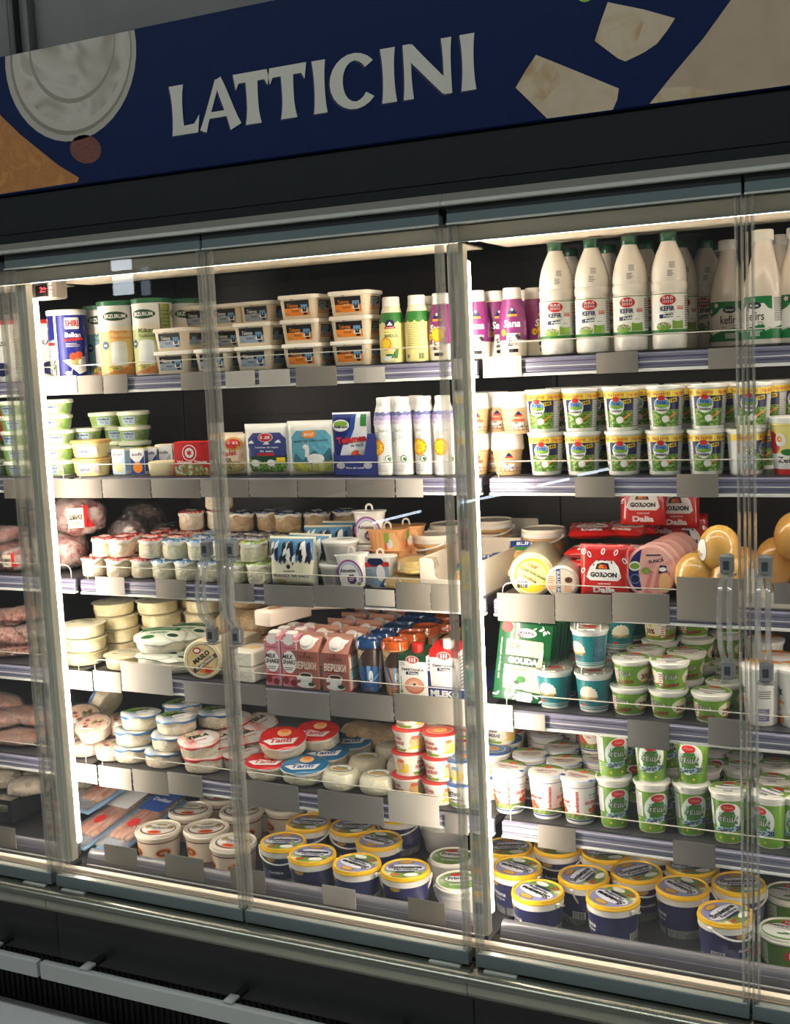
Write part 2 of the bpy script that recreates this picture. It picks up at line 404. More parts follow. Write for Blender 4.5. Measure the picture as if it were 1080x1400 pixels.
def make_cabinet(n, label):
    root = obj('refrigerated_cabinet', None, None, (n*BW, 0, 0)); tag(root, label, 'fridge', 'glass door chillers in the dairy wall')
    P = lambda name, b, lab=None, par=root: obj(name, b.build(name), par, label=lab)
    b = MB(); b.box(.002, YB, zz(-.06), BW-.002, YB+.03, zz(1.70), INNER); bp = P('back_panel', b)
    sl = MB()
    for z in (1.62, 1.5, 1.30, 1.22, 1.0, .92, .7, .6, .42, .3, .12):
        for k in range(50):
            if random.random() < .9: sl.box(.02+k*.0245, YB-.002, zz(z), .02+k*.0245+.016, YB+.004, zz(z+.0035), mat('slot_black', (8, 8, 8), .6))
    o = obj('ventilation_slots', sl.build('ventilation_slots'), bp); o['kind'] = 'stuff'
    b = MB(); b.box(.002, .05, zz(1.655), BW-.002, YB, zz(1.68), INNER); P('inner_roof', b)
    b = MB(); b.box(.002, .03, zz(-.10), BW-.002, YB+.03, zz(-.075), BLACKM); P('inner_base', b)
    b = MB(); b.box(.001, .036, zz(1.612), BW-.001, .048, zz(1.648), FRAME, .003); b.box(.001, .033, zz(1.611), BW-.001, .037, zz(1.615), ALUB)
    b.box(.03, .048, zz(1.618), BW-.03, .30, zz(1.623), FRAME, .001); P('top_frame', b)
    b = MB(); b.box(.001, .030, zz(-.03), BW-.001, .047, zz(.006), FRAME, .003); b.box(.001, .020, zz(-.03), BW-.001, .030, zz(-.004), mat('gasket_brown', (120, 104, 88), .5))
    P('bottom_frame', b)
    b = MB(); b.box(.03, .050, zz(1.6125), BW-.03, .064, zz(1.6175), CANM, .002); P('canopy_lamp', b, 'lit strip under the roof')
    # doors
    for k in range(2):
        x0 = k*BW/2+(.009 if k == 0 else .003); x1 = (k+1)*BW/2-(.009 if k == 1 else .003)
        g = MB(); g.box(x0+.002, -.003, zz(-.002), x1-.002, .003, zz(1.647), GLASS); d = obj('door', g.build('door'), root, label='clear glass door pane')
        b = MB(); b.box(x0, -.012, zz(1.646), x1, .014, zz(1.668), BARGREY, .0015); b.box(x0, -.010, zz(1.668), x1, .014, zz(1.681), DARKBAR)
        b.box(x0, -.016, zz(1.6445), x1, -.011, zz(1.648), ALUB); obj('top_bar', b.build('top_bar'), d)
        b = MB(); b.box(x0, -.012, zz(-.034), x1, .014, zz(-.002), BARGREY, .0015); b.box(x0+.006, -.010, zz(-.003), x1-.006, .004, zz(0), ALUB); obj('bottom_bar', b.build('bottom_bar'), d)
        for e, xe in ((0, x0), (1, x1-.014)):
            g = MB(); g.box(xe+.003, -.008, zz(0), xe+.011, .012, zz(1.646), ACR)
            for xx in (xe, xe+.0115): g.box(xx, -.009, zz(0), xx+.0025, .013, zz(1.646), ACRE)
            obj('edge_profile', g.build('edge_profile'), d)
        xs = x1-.034 if k == 0 else x0+.034
        zt, zb = zz(.93), zz(.715)
        for kk in (-.009, .009): obj('handle_rod', make_rod(kk).build('handle_rod'), d, (xs, 0, 0), label='clear acrylic bow of the handle')
        for z, dz in ((zt, -1), (zb, 1)):
            q = MB(); q.box(-.013, -.026, z-.022, .013, -.0035, z+.018, HBLOCK, .004); q.box(-.017, -.03, z-.026, .017, -.0035, z-.0225, ACRH, .001)
            q.box(-.006, -.0275, z-.012, .006, -.0255, z+.006, mat('block_dark', (70, 72, 70), .3), .0005)
            obj('handle_block', q.build('handle_block'), d, (xs, 0, 0))
        for xx in ((x0+.02, x0+.10), (x1-.10, x1-.02)):
            if (k == 0) == (xx[0] == x0+.02):
                q = MB(); q.box(xx[0], -.018, zz(-.043), xx[1], .0, zz(-.036), ALUB, .002); obj('foot_plate', q.build('foot_plate'), d)
    # shelves and deck
    for i in range(1, 6): make_shelf(root, SH[i])
    b = MB(); b.box(.012, .119, zz(-.060), BW-.012, YB-.01, zz(-.042), SHELFM); dk = P('deck', b)
    prof = [(.126, -.0415), (.125, .020), (.121, .027), (.113, .027), (.103, .019), (.096, .006), (.094, -.006), (.094, -.012), (.098, -.02), (.118, -.0415)]
    b = MB(); xs = (.03, .034, BW-.034, BW-.03)
    b.loft([[(x, y, zz(z)) for y, z in prof] for x in xs], LIPM)
    b.box(.03, .0915, zz(-.013), BW-.03, .094, zz(-.0095), RAILB); b.box(.035, .0965, zz(.008), BW-.035, .099, zz(.0095), RAILM)
    obj('deck_lip', b.build('deck_lip'), dk)
    b = MB(); b.box(.01, .0475, zz(-.05), BW-.01, .117, zz(-.014), mat('grille_black', (30, 26, 25), .45))
    for k in range(46): b.box(.04+k*.026, .062, zz(-.0142), .04+k*.026+.012, .064, zz(-.0136), mat('grille_edge', (90, 84, 78), .4))
    obj('air_grille', b.build('air_grille'), dk)
    # nose rail, kick panel, plinth
    b = MB(); pf = [(.02, -.038), (-.028, -.042), (-.040, -.047), (-.047, -.057), (-.049, -.072), (-.046, -.088), (-.036, -.099), (-.020, -.104), (.02, -.104)]
    b.loft([[(x, y, zz(z)) for y, z in pf] for x in (.0008, BW-.0008)], mat('nose_steel', (140, 142, 130), .22, .8)); P('nose_rail', b, 'rounded steel rail below the doors')
    b = MB(); b.box(.001, -.012, zz(-.245), BW-.001, .03, zz(-.104), BLACKM, .001); P('kick_panel', b)
    b = MB(); b.box(.001, .005, zz(-.42), BW-.001, .05, zz(-.245), mat('plinth_black_shaded', (5, 5, 5), .6, spec=.2))  # black plinth and ribs deepened for the shade at the chiller's foot
    for k in range(62): b.box(.01+k*.02, .0, zz(-.41), .01+k*.02+.006, .006, zz(-.26), mat('plinth_rib_shaded', (9, 10, 10), .6, spec=.2))
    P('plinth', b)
    b = MB(); b.box(.006, -.098, zz(-.264), BW-.006, -.076, zz(-.216), BUMP, .003)
    bb = P('bumper_bar', b, 'light grey bumper bar along the foot')
    for x in (.14, .60, 1.06):
        q = MB(); q.box(x, -.092, zz(-.216), x+.028, -.055, zz(-.207), BUMP, .002); q.box(x+.004, -.06, zz(-.222), x+.024, .0, zz(-.212), DARKBAR); obj('bumper_bracket', q.build('bumper_bracket'), bb)
    # header rail
    b = MB(); b.box(.0005, -.012, zz(1.693), BW-.0005, .03, zz(1.71), mat('rail_face', (122, 122, 112), .45, .3)); b.box(.0005, -.022, zz(1.684), BW-.0005, .03, zz(1.6935), ALUB, .002)
    b.box(.0005, -.006, zz(1.682), BW-.0005, .03, zz(1.6845), DARKBAR)
    P('header_rail', b)
    b = MB(); b.box(.0005, .03, zz(1.682), BW-.0005, YB+.03, zz(1.73), BLACKM); P('top_cover', b)
    if n == 0:
        q = MB(); p = at(40, 385, .09); p2 = at(80, 405, .11); cx = .055
        q.box(0, 0, 0, .085, .045, .05, mat('controller_grey', (150, 142, 134), .4), .004)
        t = obj('thermostat', q.build('thermostat'), root, (-.012, .105, zz(1.572)), (0, 0, 0), 'small grey controller with red digits')
        q = MB(); q.box(.008, -.002, .008, .055, .001, .042, mat('screen_dark', (20, 18, 20), .2)); mp = facemap(-.002)
        q.text('2', .036, .026, .014, mat('red_digit', (255, 60, 70), .4, emit=2.5), mp, o=3); q.text('*', .046, .026, .014, mat('red_digit', (255, 60, 70)), mp, o=3)
        obj('screen', q.build('screen'), t)
        q = MB()
        for k in range(4): q.box(.062, -.003, .006+k*.010, .072, .001, .013+k*.010, WHITE, .001)
        obj('button', q.build('button'), t)
        q = MB(); q.tube([(-.008, .108, zz(1.56)), (-.012, .104, zz(1.585)), (-.004, .104, zz(1.61)), (.004, .104, zz(1.64))], .0025, INK); P('thermostat_cable', q)
    return root
make_cabinet(-1, 'glass door chiller with sausages and meat, at the far left edge')
make_cabinet(0, 'middle glass door chiller with cheeses below the white sign letters')
make_cabinet(1, 'right glass door chiller with kefir bottles and green cups')

make_post(0, 'grey mullion post with lit strip between meat chiller and middle chiller')
make_post(1.25, 'grey mullion post with lit strip between middle and right chillers')
make_post(2.5, 'grey mullion post with lit strip at the right end, past the kefir')

# ------------------------------------------------------------------ fascia and sign
b = MB(); b.box(-1.26, -.004, zz(1.732), 2.9, .06, zz(1.831), FASCIA, .003); b.box(-1.26, -.004, zz(1.7105), 2.9, .029, zz(1.733), FASCIA, .001)
tag(obj('fascia_panel', b.build('fascia_panel')), 'plain dark grey fascia strip between chiller doors and blue sign', 'panel')
SIGNB = gmat('sign_blue', [(6, 25, 62), (9, 29, 68)], 300, .55)
SIGNB.node_tree.nodes['Principled BSDF'].inputs['Specular IOR Level'].default_value = .12
FASCIA.node_tree.nodes['Principled BSDF'].inputs['Specular IOR Level'].default_value = .2
root = obj('aisle_sign', None, None, (.6, 0, zz(1.832))); tag(root, 'long blue dairy sign with big pale capital letters above the chillers', 'sign')
OX, OZ = .6, zz(1.832); YS = -.014; ZT = zz(2.172)
b = MB(); b.box(-1.86, YS, .0005, 2.3, .058, ZT-OZ, SIGNB, .002); obj('sign_board', b.build('sign_board'), root)
smap = lambda s, h, o: (s, YS-o, h)
def S(px, py):
    p = at(px, py, YS); return (p.x-OX, min(max(p.z-OZ, .002), ZT-OZ-.002))
def spoly(b, pts, m, o=1): b.poly([S(*p) for p in pts], m, smap, o, 9)
def clampz(pts): return [(x, min(max(z, .002), ZT-OZ-.002)) for x, z in pts]
b = MB(); cx, cz = S(94, 76)[0], at(94, 76, YS).z-OZ
YOG = gmat('yogurt_swirl_print', [(134, 128, 113), (160, 155, 142), (169, 164, 153), (148, 142, 128)], 5, .6, dist=3.0, detail=1)
for i, (dx, dz, r, c) in enumerate(((0, 0, .205, mat('bowl_rim_print', (150, 147, 134), .6)), (.002, 0, .190, mat('bowl_shade_print', (116, 112, 97), .6)), (.004, .004, .184, mat('bowl_inner_print', (163, 158, 145), .6)), (.004, .008, .170, YOG), (.010, .02, .135, mat('bowl_ridge_print', (126, 120, 105), .6)), (.012, .026, .130, YOG), (.02, .05, .09, mat('bowl_ridge_print', (0, 0, 0))), (.024, .055, .086, YOG))):
    b.poly(clampz(ell(cx+dx, cz+dz, r, r*.99, 40)), c, smap, 1+i*.6, 9)
obj('yogurt_picture', b.build('yogurt_picture'), root, label='printed bowl of creamy yogurt')
b = MB(); spoly(b, [(-90, 105), (0, 157), (28, 184), (65, 214), (80, 226), (108, 243), (106, 249), (-90, 285)], gmat('cheese_orange_print', [(164, 110, 46), (148, 96, 36), (171, 120, 56)], 30, .6))
obj('cheese_picture', b.build('cheese_picture'), root, label='printed orange cheese wedge')
b = MB(); ax, az = S(117, 204); b.poly(rot2(ell(ax, az, .049, .034), -.25, ax, az), gmat('almond_print', [(76, 38, 27), (112, 59, 40)], 60, .6, stretch=(1, 1, 4)), smap, 1, 9)
obj('almond_picture', b.build('almond_picture'), root, label='printed brown almond')
PARM = gmat('parmesan_print', [(156, 126, 83), (176, 158, 128), (182, 168, 142)], 16, .6)
PARM2 = gmat('parmesan_rind_print', [(171, 153, 124), (180, 164, 139)], 20, .6)
b = MB(); spoly(b, [(705, 120), (719, 96), (733, 75), (790, 98), (846, 121), (844, 136), (838, 150), (748, 162)], PARM2)
spoly(b, [(705, 120), (719, 96), (733, 75), (760, 88), (768, 112), (752, 128), (742, 140), (730, 140)], PARM, 2)
obj('cheese_picture', b.build('cheese_picture'), root, label='printed lower parmesan chunk')
b = MB(); spoly(b, [(813, 56), (822, 28), (831, 3), (880, 13), (923, 25), (912, 42), (898, 60), (880, 72), (855, 84), (845, 80)], PARM2)
spoly(b, [(813, 56), (822, 28), (831, 3), (860, 10), (880, 30), (870, 60), (855, 84), (845, 80)], PARM, 2)
obj('cheese_picture', b.build('cheese_picture'), root, label='printed upper parmesan chunk')
b = MB(); spoly(b, [(888, 142), (920, 102), (962, 52), (1003, -5), (1140, -60), (1140, 110), (1080, 121)], gmat('cheese_beige_print', [(156, 136, 110), (164, 145, 121)], 12, .6))
spoly(b, [(888, 142), (905, 121), (940, 118), (975, 126), (960, 132)], PARM, 2)
obj('cheese_picture', b.build('cheese_picture'), root, label='printed large beige cheese wedge')
b = MB(); lx, lz = S(801, -6); b.poly(clampz(ell(lx, lz+.01, .022, .022)), LIME, smap, 1, 9); obj('lime_picture', b.build('lime_picture'), root)
LET = mat('sign_letter', (186, 184, 172), .6, spec=.15)
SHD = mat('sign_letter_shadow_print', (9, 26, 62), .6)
zb0, zt0 = 1.913-1.832, 2.026-1.832
def fbar(x0, z0, x1, z1, w0, wm, w1, n=6):
    d = Vector((x1-x0, z1-z0)); L = d.length; d /= L; nn = Vector((-d.y, d.x)); A = []; B = []
    for i in range(n+1):
        t = i/n; w_ = wm+((w0-wm) if t < .5 else (w1-wm))*abs(2*t-1)**2.2
        p = Vector((x0, z0))+d*L*t; A.append(tuple(p-nn*w_/2)); B.append(tuple(p+nn*w_/2))
    return A+B[::-1]
def LX(px): return at(px, 120, YS).x-OX
H = zt0-zb0
def letter_polys(ch, a, c):
    w_ = c-a; st = .034
    if ch == 'I': return [fbar((a+c)/2, zb0, (a+c)/2, zt0, w_*.98, w_*.74, w_*.98)]
    if ch == 'L': return [fbar(a+st/2, zb0, a+st/2, zt0, st*1.1, st*.85, st*1.2), [(a+st*.4, zb0), (c-.006, zb0), (c, zb0+.040), (c-.016, zb0+.021), (a+st*.6, zb0+.019)]]
    if ch == 'T': m_ = (a+c)/2; return [fbar(m_, zb0, m_, zt0-.01, st*1.25, st*.88, st), [(a+.004, zt0-.034), (a+.012, zt0-.02), (c-.012, zt0-.02), (c-.004, zt0-.034), (c+.002, zt0+.001), (a-.002, zt0+.001)]]
    if ch == 'A': m_ = (a+c)/2-.004; return [fbar(a+.006, zb0, m_+.002, zt0-.004, .019, .014, .013), fbar(c-.013, zb0, m_+.003, zt0-.001, .032, .025, .019), [(a+w_*.22, zb0+.026), (c-w_*.24, zb0+.026), (c-w_*.28, zb0+.040), (a+w_*.28, zb0+.040)]]
    if ch == 'N': return [fbar(a+.010, zb0, a+.010, zt0, .024, .017, .019), fbar(c-.010, zb0, c-.010, zt0, .019, .017, .024), fbar(a+.012, zt0-.011, c-.012, zb0+.010, .030, .027, .026)]
    if ch == 'C':
        o = []; i_ = []
        for k in range(19):
            t = math.radians(40+k*(280/18)); th = .021+.012*abs(math.cos(t))*(1 if math.cos(t) < 0 else .5)
            o.append((c-.48*w_+.53*w_*math.cos(t), (zb0+zt0)/2+H*.52*math.sin(t))); i_.append((c-.48*w_+(.53*w_-th)*math.cos(t), (zb0+zt0)/2+(H*.52-th*.72)*math.sin(t)))
        return [o+i_[::-1]]
for ch, a, c in (('L', 233, 271), ('A', 272, 327), ('T', 321, 369), ('T', 368, 420), ('I', 428, 447), ('C', 452, 517), ('I', 522, 543), ('N', 553, 619), ('I', 631, 652)):
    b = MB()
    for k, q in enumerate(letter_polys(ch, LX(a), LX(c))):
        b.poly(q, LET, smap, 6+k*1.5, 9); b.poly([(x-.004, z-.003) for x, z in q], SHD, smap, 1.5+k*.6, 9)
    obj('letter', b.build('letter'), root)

RICH[0] = .26
# ------------------------------------------------------------------ goods: one of each kind
def cap_ribs(b, r, z0, z1, m, n=20):
    b.lathe([(r*.97, z0), (r, z0+.001), (r, z1-.0025), (r*.9, z1)], m, 24)
def bottle(prof, m):
    return MB().lathe(prof, m, 32)
# -- 1 l kefir bottle with green cap
pf = [(.030, 0), (.0365, .004), (.0385, .012), (.0385, .030), (.0370, .034), (.0390, .038), (.0390, .124), (.0372, .128), (.0398, .134), (.0398, .146), (.0375, .150),
      (.0393, .158), (.0375, .176), (.033, .196), (.0265, .214), (.020, .228), (.0165, .236), (.016, .240)]
R = proff(pf); mp = cylmap(R, 0, .039)
lb = MB()
lb.poly(rect(-.058, .0385, .058, .1235), mat('kefir_label', (247, 244, 236), .45), mp, 1)
lb.poly(rect(-.058, .0385, .058, .045), GREEN, mp, 2); lb.poly(rect(-.058, .122, .058, .1235), GREEN, mp, 2)
lb.poly(ell(0, .109, .0175, .0112), RED, mp, 2)
for k in (-.008, 0, .008):
    lb.poly(rrect(k-.0028, .102, k+.0028, .1165, .0026), PAPER, mp, 3)
for k in (-.008, 0, .008): lb.poly(rect(k-.001, .101, k+.0012, .114), RED, mp, 4)
lb.poly(rect(-.012, .1085, .012, .1100), NAVY, mp, 5)
lb.text('KEFIR', -.001, .0905, .0105, NAVY, mp, .031, 3, bold=.04)
lb.poly(rect(.020, .0875, .036, .096), mat('print_pale_red', (232, 170, 160), .45), mp, 2)
lb.text('POLSKI', .028, .0895, .003, RED, mp, .014, 3)
lb.text('naturalny', .003, .0815, .0035, LIME, mp, .022, 3)
lb.poly(rot2(rect(-.013, .0705, .017, .079), .08), NAVY, mp, 2); lb.text('Polski', .002, .0750, .006, PAPER, mp, .023, 4, .08, .03)
lb.poly(ell(.022, .060, .013, .013), LIME, mp, 2); lb.poly(rect(.009, .046, .035, .058), LIME, mp, 2.5); lb.poly(ell(.022, .067, .0125, .0045), PAPER, mp, 3)
lb.poly(ell(-.010, .053, .017, .0085), VEG, mp, 2.5); lb.poly(ell(-.010, .050, .017, .0065), LIME, mp, 3); lb.poly(ell(-.010, .056, .015, .0045), gmat('salad_print', [(240, 236, 210), (90, 140, 60), (220, 180, 120)], 160), mp, 4)
lb.lines(.040, .05, .055, .118, 14, GREY, mp, 3)
lb.lines(.004, .178, .022, .192, 5, GREY, mp, 2); lb.lines(.0, .160, .014, .174, 4, GREY, mp, 2)
cp = MB(); KCAP = mat('cap_green', (20, 104, 66), .3, coat=.4); cap_ribs(cp, .0185, .2395, .257, KCAP); cp.lathe([(.0185, .2375), (.019, .239), (.019, .2405)], KCAP, 24)
body = bottle(pf, mat('milk_white_bottle', (240, 234, 222), .3, coat=.4))
for k in range(10):
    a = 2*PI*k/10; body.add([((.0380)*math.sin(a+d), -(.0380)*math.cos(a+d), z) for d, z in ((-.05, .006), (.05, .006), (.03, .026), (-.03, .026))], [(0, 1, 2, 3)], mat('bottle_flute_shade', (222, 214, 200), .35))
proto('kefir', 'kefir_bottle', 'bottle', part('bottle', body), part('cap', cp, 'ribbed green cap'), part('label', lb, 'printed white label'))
# -- tapered kefir bottle with white cap
pf = [(.036, 0), (.042, .004), (.0435, .012), (.0435, .095), (.0425, .112), (.038, .138), (.030, .168), (.0225, .195), (.0185, .212), (.0185, .220)]
R = proff(pf); mp = cylmap(R, 0, .043)
lb = MB(); lb.poly(rect(-.066, .014, .066, .103), mat('kefirs_label', (236, 230, 220), .45), mp, 1)
G2 = mat('print_bright_green', (20, 150, 72), .4)
lb.poly([(-.066, .103), (-.066, .085), (-.045, .070), (-.028, .078), (-.02, .088), (.02, .088), (.028, .078), (.036, .075), (.036, .103)], G2, mp, 2)
lb.poly([(-.066, .014), (-.066, .040), (-.04, .030), (-.01, .040), (.015, .044), (.035, .036), (.066, .044), (.066, .014)], G2, mp, 2)
lb.poly(ell(0, .084, .0145, .0075), mat('print_midnight', (20, 26, 50), .4), mp, 3); lb.text('Baltais', 0, .084, .005, PAPER, mp, .018, 4, shear=.2)
lb.text('kefirs', 0, .062, .0185, INK, mp, .040, 3, bold=.01); lb.text('2%', .013, .0465, .0085, INK, mp, .013, 3, bold=0); lb.text('tīrs', -.012, .0455, .006, GREY, mp, .010, 3, bold=0)
for s, h in ((-.03, .095), (-.046, .082), (-.04, .034), (.024, .036), (-.055, .028)):
    lb.poly(star(s, h, .0062, .0036, 5), PAPER, mp, 4); lb.poly(ell(s, h, .0016, n=8), GOLD, mp, 5)
lb.lines(.040, .05, .064, .10, 13, GREY, mp, 3, ragged=.15); lb.lines(-.01, .020, .018, .032, 4, PAPER, mp, 3)
cp = MB(); cap_ribs(cp, .0215, .2195, .242, WHITE)
proto('kefirs', 'kefir_bottle', 'bottle', part('bottle', bottle(pf, mat('warm_white_bottle', (238, 228, 214), .22, coat=.6))), part('cap', cp, 'white screw cap'), part('label', lb, 'green and white label'))
# -- small drinking yogurt bottles
pf = [(.027, 0), (.0305, .003), (.0312, .02), (.0312, .088), (.030, .102), (.0265, .118), (.0225, .132), (.0205, .139), (.0205, .142)]
R = proff(pf); mp = cylmap(R, 0, .031)
def fullsleeve(b, z0, z1, m, o=1, n=32):
    zs = [z0+(z1-z0)*k/8 for k in range(9)]; b.lathe([(R(z)+o*.00035, z) for z in zs], m, n, cap0=False, cap1=False); return b
cp = MB(); cap_ribs(cp, .0212, .1415, .160, WHITE); cp.lathe([(.0205, .137), (.0222, .139), (.0222, .1415)], WHITE)
sl = fullsleeve(MB(), .040, .134, gmat('sana_purple', [(120, 38, 100), (132, 46, 112)], 8))
sl.poly([(-.012, .100), (-.006, .110), (0, .117), (.006, .110), (.012, .100)], NAVY, mp, 3); sl.poly([(-.004, .109), (0, .114), (.004, .109), (0, .106)], PAPER, mp, 4); sl.poly(rect(-.012, .094, .012, .099), ORA, mp, 3)
sl.text('Sana', 0, .078, .017, PAPER, mp, .040, 3, shear=.15, bold=.03)
sl.poly(ell(-.022, .058, .006, .008), YEL, mp, 3); sl.text('1.6', -.022, .058, .005, INK, mp, .009, 4)
sl.poly(rect(-.014, .026, .018, .056), COW, mp, 3); sl.poly(ell(.002, .034, .007, .0055), mat('cow_nose', (206, 160, 140), .5), mp, 4); sl.poly(ell(.002, .046, .0035, .009), PAPER, mp, 4); sl.poly(rect(-.010, .012, .012, .020), INK, mp, 2)
sl.poly([(.030, .05), (.062, .05), (.062, .085), (.030, .085)], gmat('sana_side', [(146, 44, 128), (170, 80, 150), (230, 210, 225)], 260), mp, 2)
proto('sana', 'yogurt_bottle', 'bottle', part('bottle', bottle(pf, CREAM)), part('cap', cp, 'white screw cap'), part('sleeve', sl, 'purple printed sleeve'))
st = MB(); st.poly(ell(.0, .062, .0165, .0175), ORA, mp, 6); st.poly(star(.0, .062, .0155, .0115, 9), YEL, mp, 7); st.lines(-.008, .057, .009, .067, 3, ORA, mp, 8)
proto('sana_star', 'yogurt_bottle', 'bottle', part('bottle', bottle(pf, CREAM)), part('cap', MB().add(cp.v, cp.f, WHITE)), part('sleeve', sl, 'purple printed sleeve', [('sticker', st.build('sticker'), 'round orange star sticker')]))
LY = mat('bifidus_yellow', (246, 230, 150), .35)
def bif(front):
    sl = fullsleeve(MB(), .004, .118, LY); sl.lathe([(R(z)+.0006, z) for z in (.104, .110, .116, .122)], GREEN, 32, cap0=False, cap1=False)
    for k in range(8): sl.poly(ell(-.07+k*.02, .104, .0105, .008), GREEN, mp, 2)
    if front:
        sl.poly(ell(0, .094, .0115, .0115), NAVY, mp, 4); sl.poly([(-.007, .091), (0, .100), (.007, .091)], PAPER, mp, 5); sl.poly(rect(-.013, .083, .013, .088), RED, mp, 5); sl.text('YOGURT', 0, .0855, .003, PAPER, mp, .02, 6)
        sl.text('BIFIDUS', .002, .066, .0075, DGREEN, mp, .032, 3); sl.text('IAURT DE BĂUT', .002, .0755, .0042, DGREEN, mp, .032, 3, bold=0)
        sl.poly(ell(-.012, .047, .0145, .0155), ORA, mp, 4); sl.poly(star(-.012, .047, .0135, .010, 10), YEL, mp, 5)
        sl.poly([(.0, .012), (.012, .034), (.02, .034), (.016, .012)], GREEN, mp, 3); sl.poly(ell(-.008, .014, .016, .008), PAPER, mp, 3); sl.poly(ell(-.004, .020, .010, .003), GREEN, mp, 4)
    else:
        sl.lines(-.022, .03, .022, .098, 16, mat('print_olive', (150, 140, 80), .5), mp, 3, .3); sl.bars(.008, .008, .022, .022, 9, INK, mp, 3); sl.poly(ell(-.02, .015, .004, .005), GREY, mp, 3)
    return sl
for k, fr in (('bifidus', True), ('bifidus_back', False)):
    proto(k, 'yogurt_bottle', 'bottle', part('bottle', bottle(pf, mat('pale_yellow_bottle', (240, 232, 200), .3))), part('cap', MB().add(cp.v, cp.f, WHITE)), part('sleeve', bif(fr), 'yellow printed sleeve with green top'))
# -- tall white bottle with lilac hills
pf = [(.022, 0), (.0252, .003), (.0258, .012), (.0250, .050), (.0240, .078), (.0252, .098), (.0262, .115), (.0262, .138), (.0240, .156), (.0200, .170), (.0185, .174)]
R = proff(pf); mp = cylmap(R, 0, .0255)
def hill(sticker):
    sl = fullsleeve(MB(), .003, .168, mat('hill_white', (244, 240, 234), .35))
    for lay, (c, z, a) in enumerate(((mat('print_slate_blue', (110, 116, 168), .45), .150, .008), (LILAC, .140, .010), (mat('print_pale_lilac', (214, 198, 216), .45), .130, .010))):
        top = [(-.08+k*.008, z+a*(.3+.7*abs(math.sin(k*1.3+lay)))) for k in range(21)]
        sl.poly(top[::-1]+[(-.08, z-.004), (.08, z-.004)], c, mp, 2+lay)
    sl.poly(rect(-.08, .124, .08, .1265), mat('hill_white', (0, 0, 0)), mp, 5)
    sl.text('Daunas', .006, .112, .009, INK, mp, .026, 3, bold=-.01); sl.lines(-.022, .082, .0, .108, 8, GREY, mp, 3); sl.lines(.004, .03, .022, .10, 14, LGREY, mp, 3)
    sl.lines(-.025, .010, .022, .028, 5, LGREY, mp, 3); sl.poly(ell(.016, .042, .008, .009), GREEN, mp, 3); sl.poly(ell(.016, .042, .0055, .0065), PAPER, mp, 4); sl.poly(ell(.018, .041, .003, .004), GREEN, mp, 5)
    return sl
def hcap():
    cp = MB(); cap_ribs(cp, .0188, .1735, .192, WHITE); cp.lathe([(.0185, .169), (.0198, .171), (.0198, .1735)], WHITE); return cp
def sticker_b(s, m1=ORA, m2=YEL):
    st = MB(); st.poly(ell(s, .070, .0195, .0205), m1, mp, 7)
    if m2: st.poly(star(s, .070, .018, .0135, 10), m2, mp, 8); st.lines(s-.009, .064, s+.010, .076, 3, ORA, mp, 9)
    return st.build('sticker')
bb = bottle(pf, WHITE).build('bottle'); hs = hill(1).build('sleeve'); hc = hcap().build('cap')
for k, s in (('hill', -.012), ('hill_b', .006)):
    proto(k, 'milk_drink_bottle', 'bottle', part('bottle', bb), part('cap', hc), part('sleeve', hs, 'white sleeve with lilac hills', [('sticker', sticker_b(s), 'round orange star sticker')]))
proto('hill_plain', 'milk_drink_bottle', 'bottle', part('bottle', bb), part('cap', hc), part('sleeve', hs, 'white sleeve with lilac hills', [('sticker', sticker_b(.008, PAPER, None), 'round white sticker')]))
# -- generic tapered cup helper
def cup(h, rb, rt, m, rim=.003, lid=None, lidh=.004, n=30, foot=.004):
    b = MB(); pf = [(rb*.9, .0015), (rb*.97, 0), (rb, .002), (rb+(rt-rb)*.06, foot+.001), (rt, h-.008), (rt+.0005, h-.007), (rt+rim, h-.006), (rt+rim, h-.002), (rt+rim*.8, h)]
    b.lathe(pf, m, n); return b, proff([(rb, 0), (rt, h-.008), (rt+rim, h)])
def lidmap(h): return topmap(h)
# beige cup with tall white lid
b, R = cup(.064, .029, .0355, BEIGE); mp = cylmap(R, 0, .033)
pr = MB(); pr.text('Sabaidaa', 0, .034, .0085, RED, mp, .034, 2, shear=.1); pr.poly([(-.008, .045), (0, .054), (.008, .045)], NAVY, mp, 2); pr.poly(rect(-.009, .041, .009, .0445), RED, mp, 2)
pr.poly(rect(-.014, .012, .014, .027), COW, mp, 2); pr.poly(rect(-.10, .0085, .10, .0095), BROWN, mp, 2); pr.poly(rect(-.10, .017, .10, .0180), BROWN, mp, 2)
for k in range(-9, 10): pr.poly(rect(k*.011-.0008, .0095, k*.011+.0008, .017), BROWN, mp, 2)
pr.text('5.9% FAT', .036, .035, .006, BROWN, mp, .026, 3, rot=PI/2)
ld = MB(); n = 48; rings = []
for z, r in ((.060, .0355), (.061, .0385), (.094, .0365), (.0975, .0345)):
    rings.append([((r+(.0007 if i % 2 else -.0003))*math.cos(2*PI*i/n), (r+(.0007 if i % 2 else -.0003))*math.sin(2*PI*i/n), z) for i in range(n)])
ld.loft(rings, WHITE)
proto('beige_cup', 'yogurt_cup', 'cup', part('cup', b), part('lid', ld, 'tall ribbed white lid'), part('print', pr))
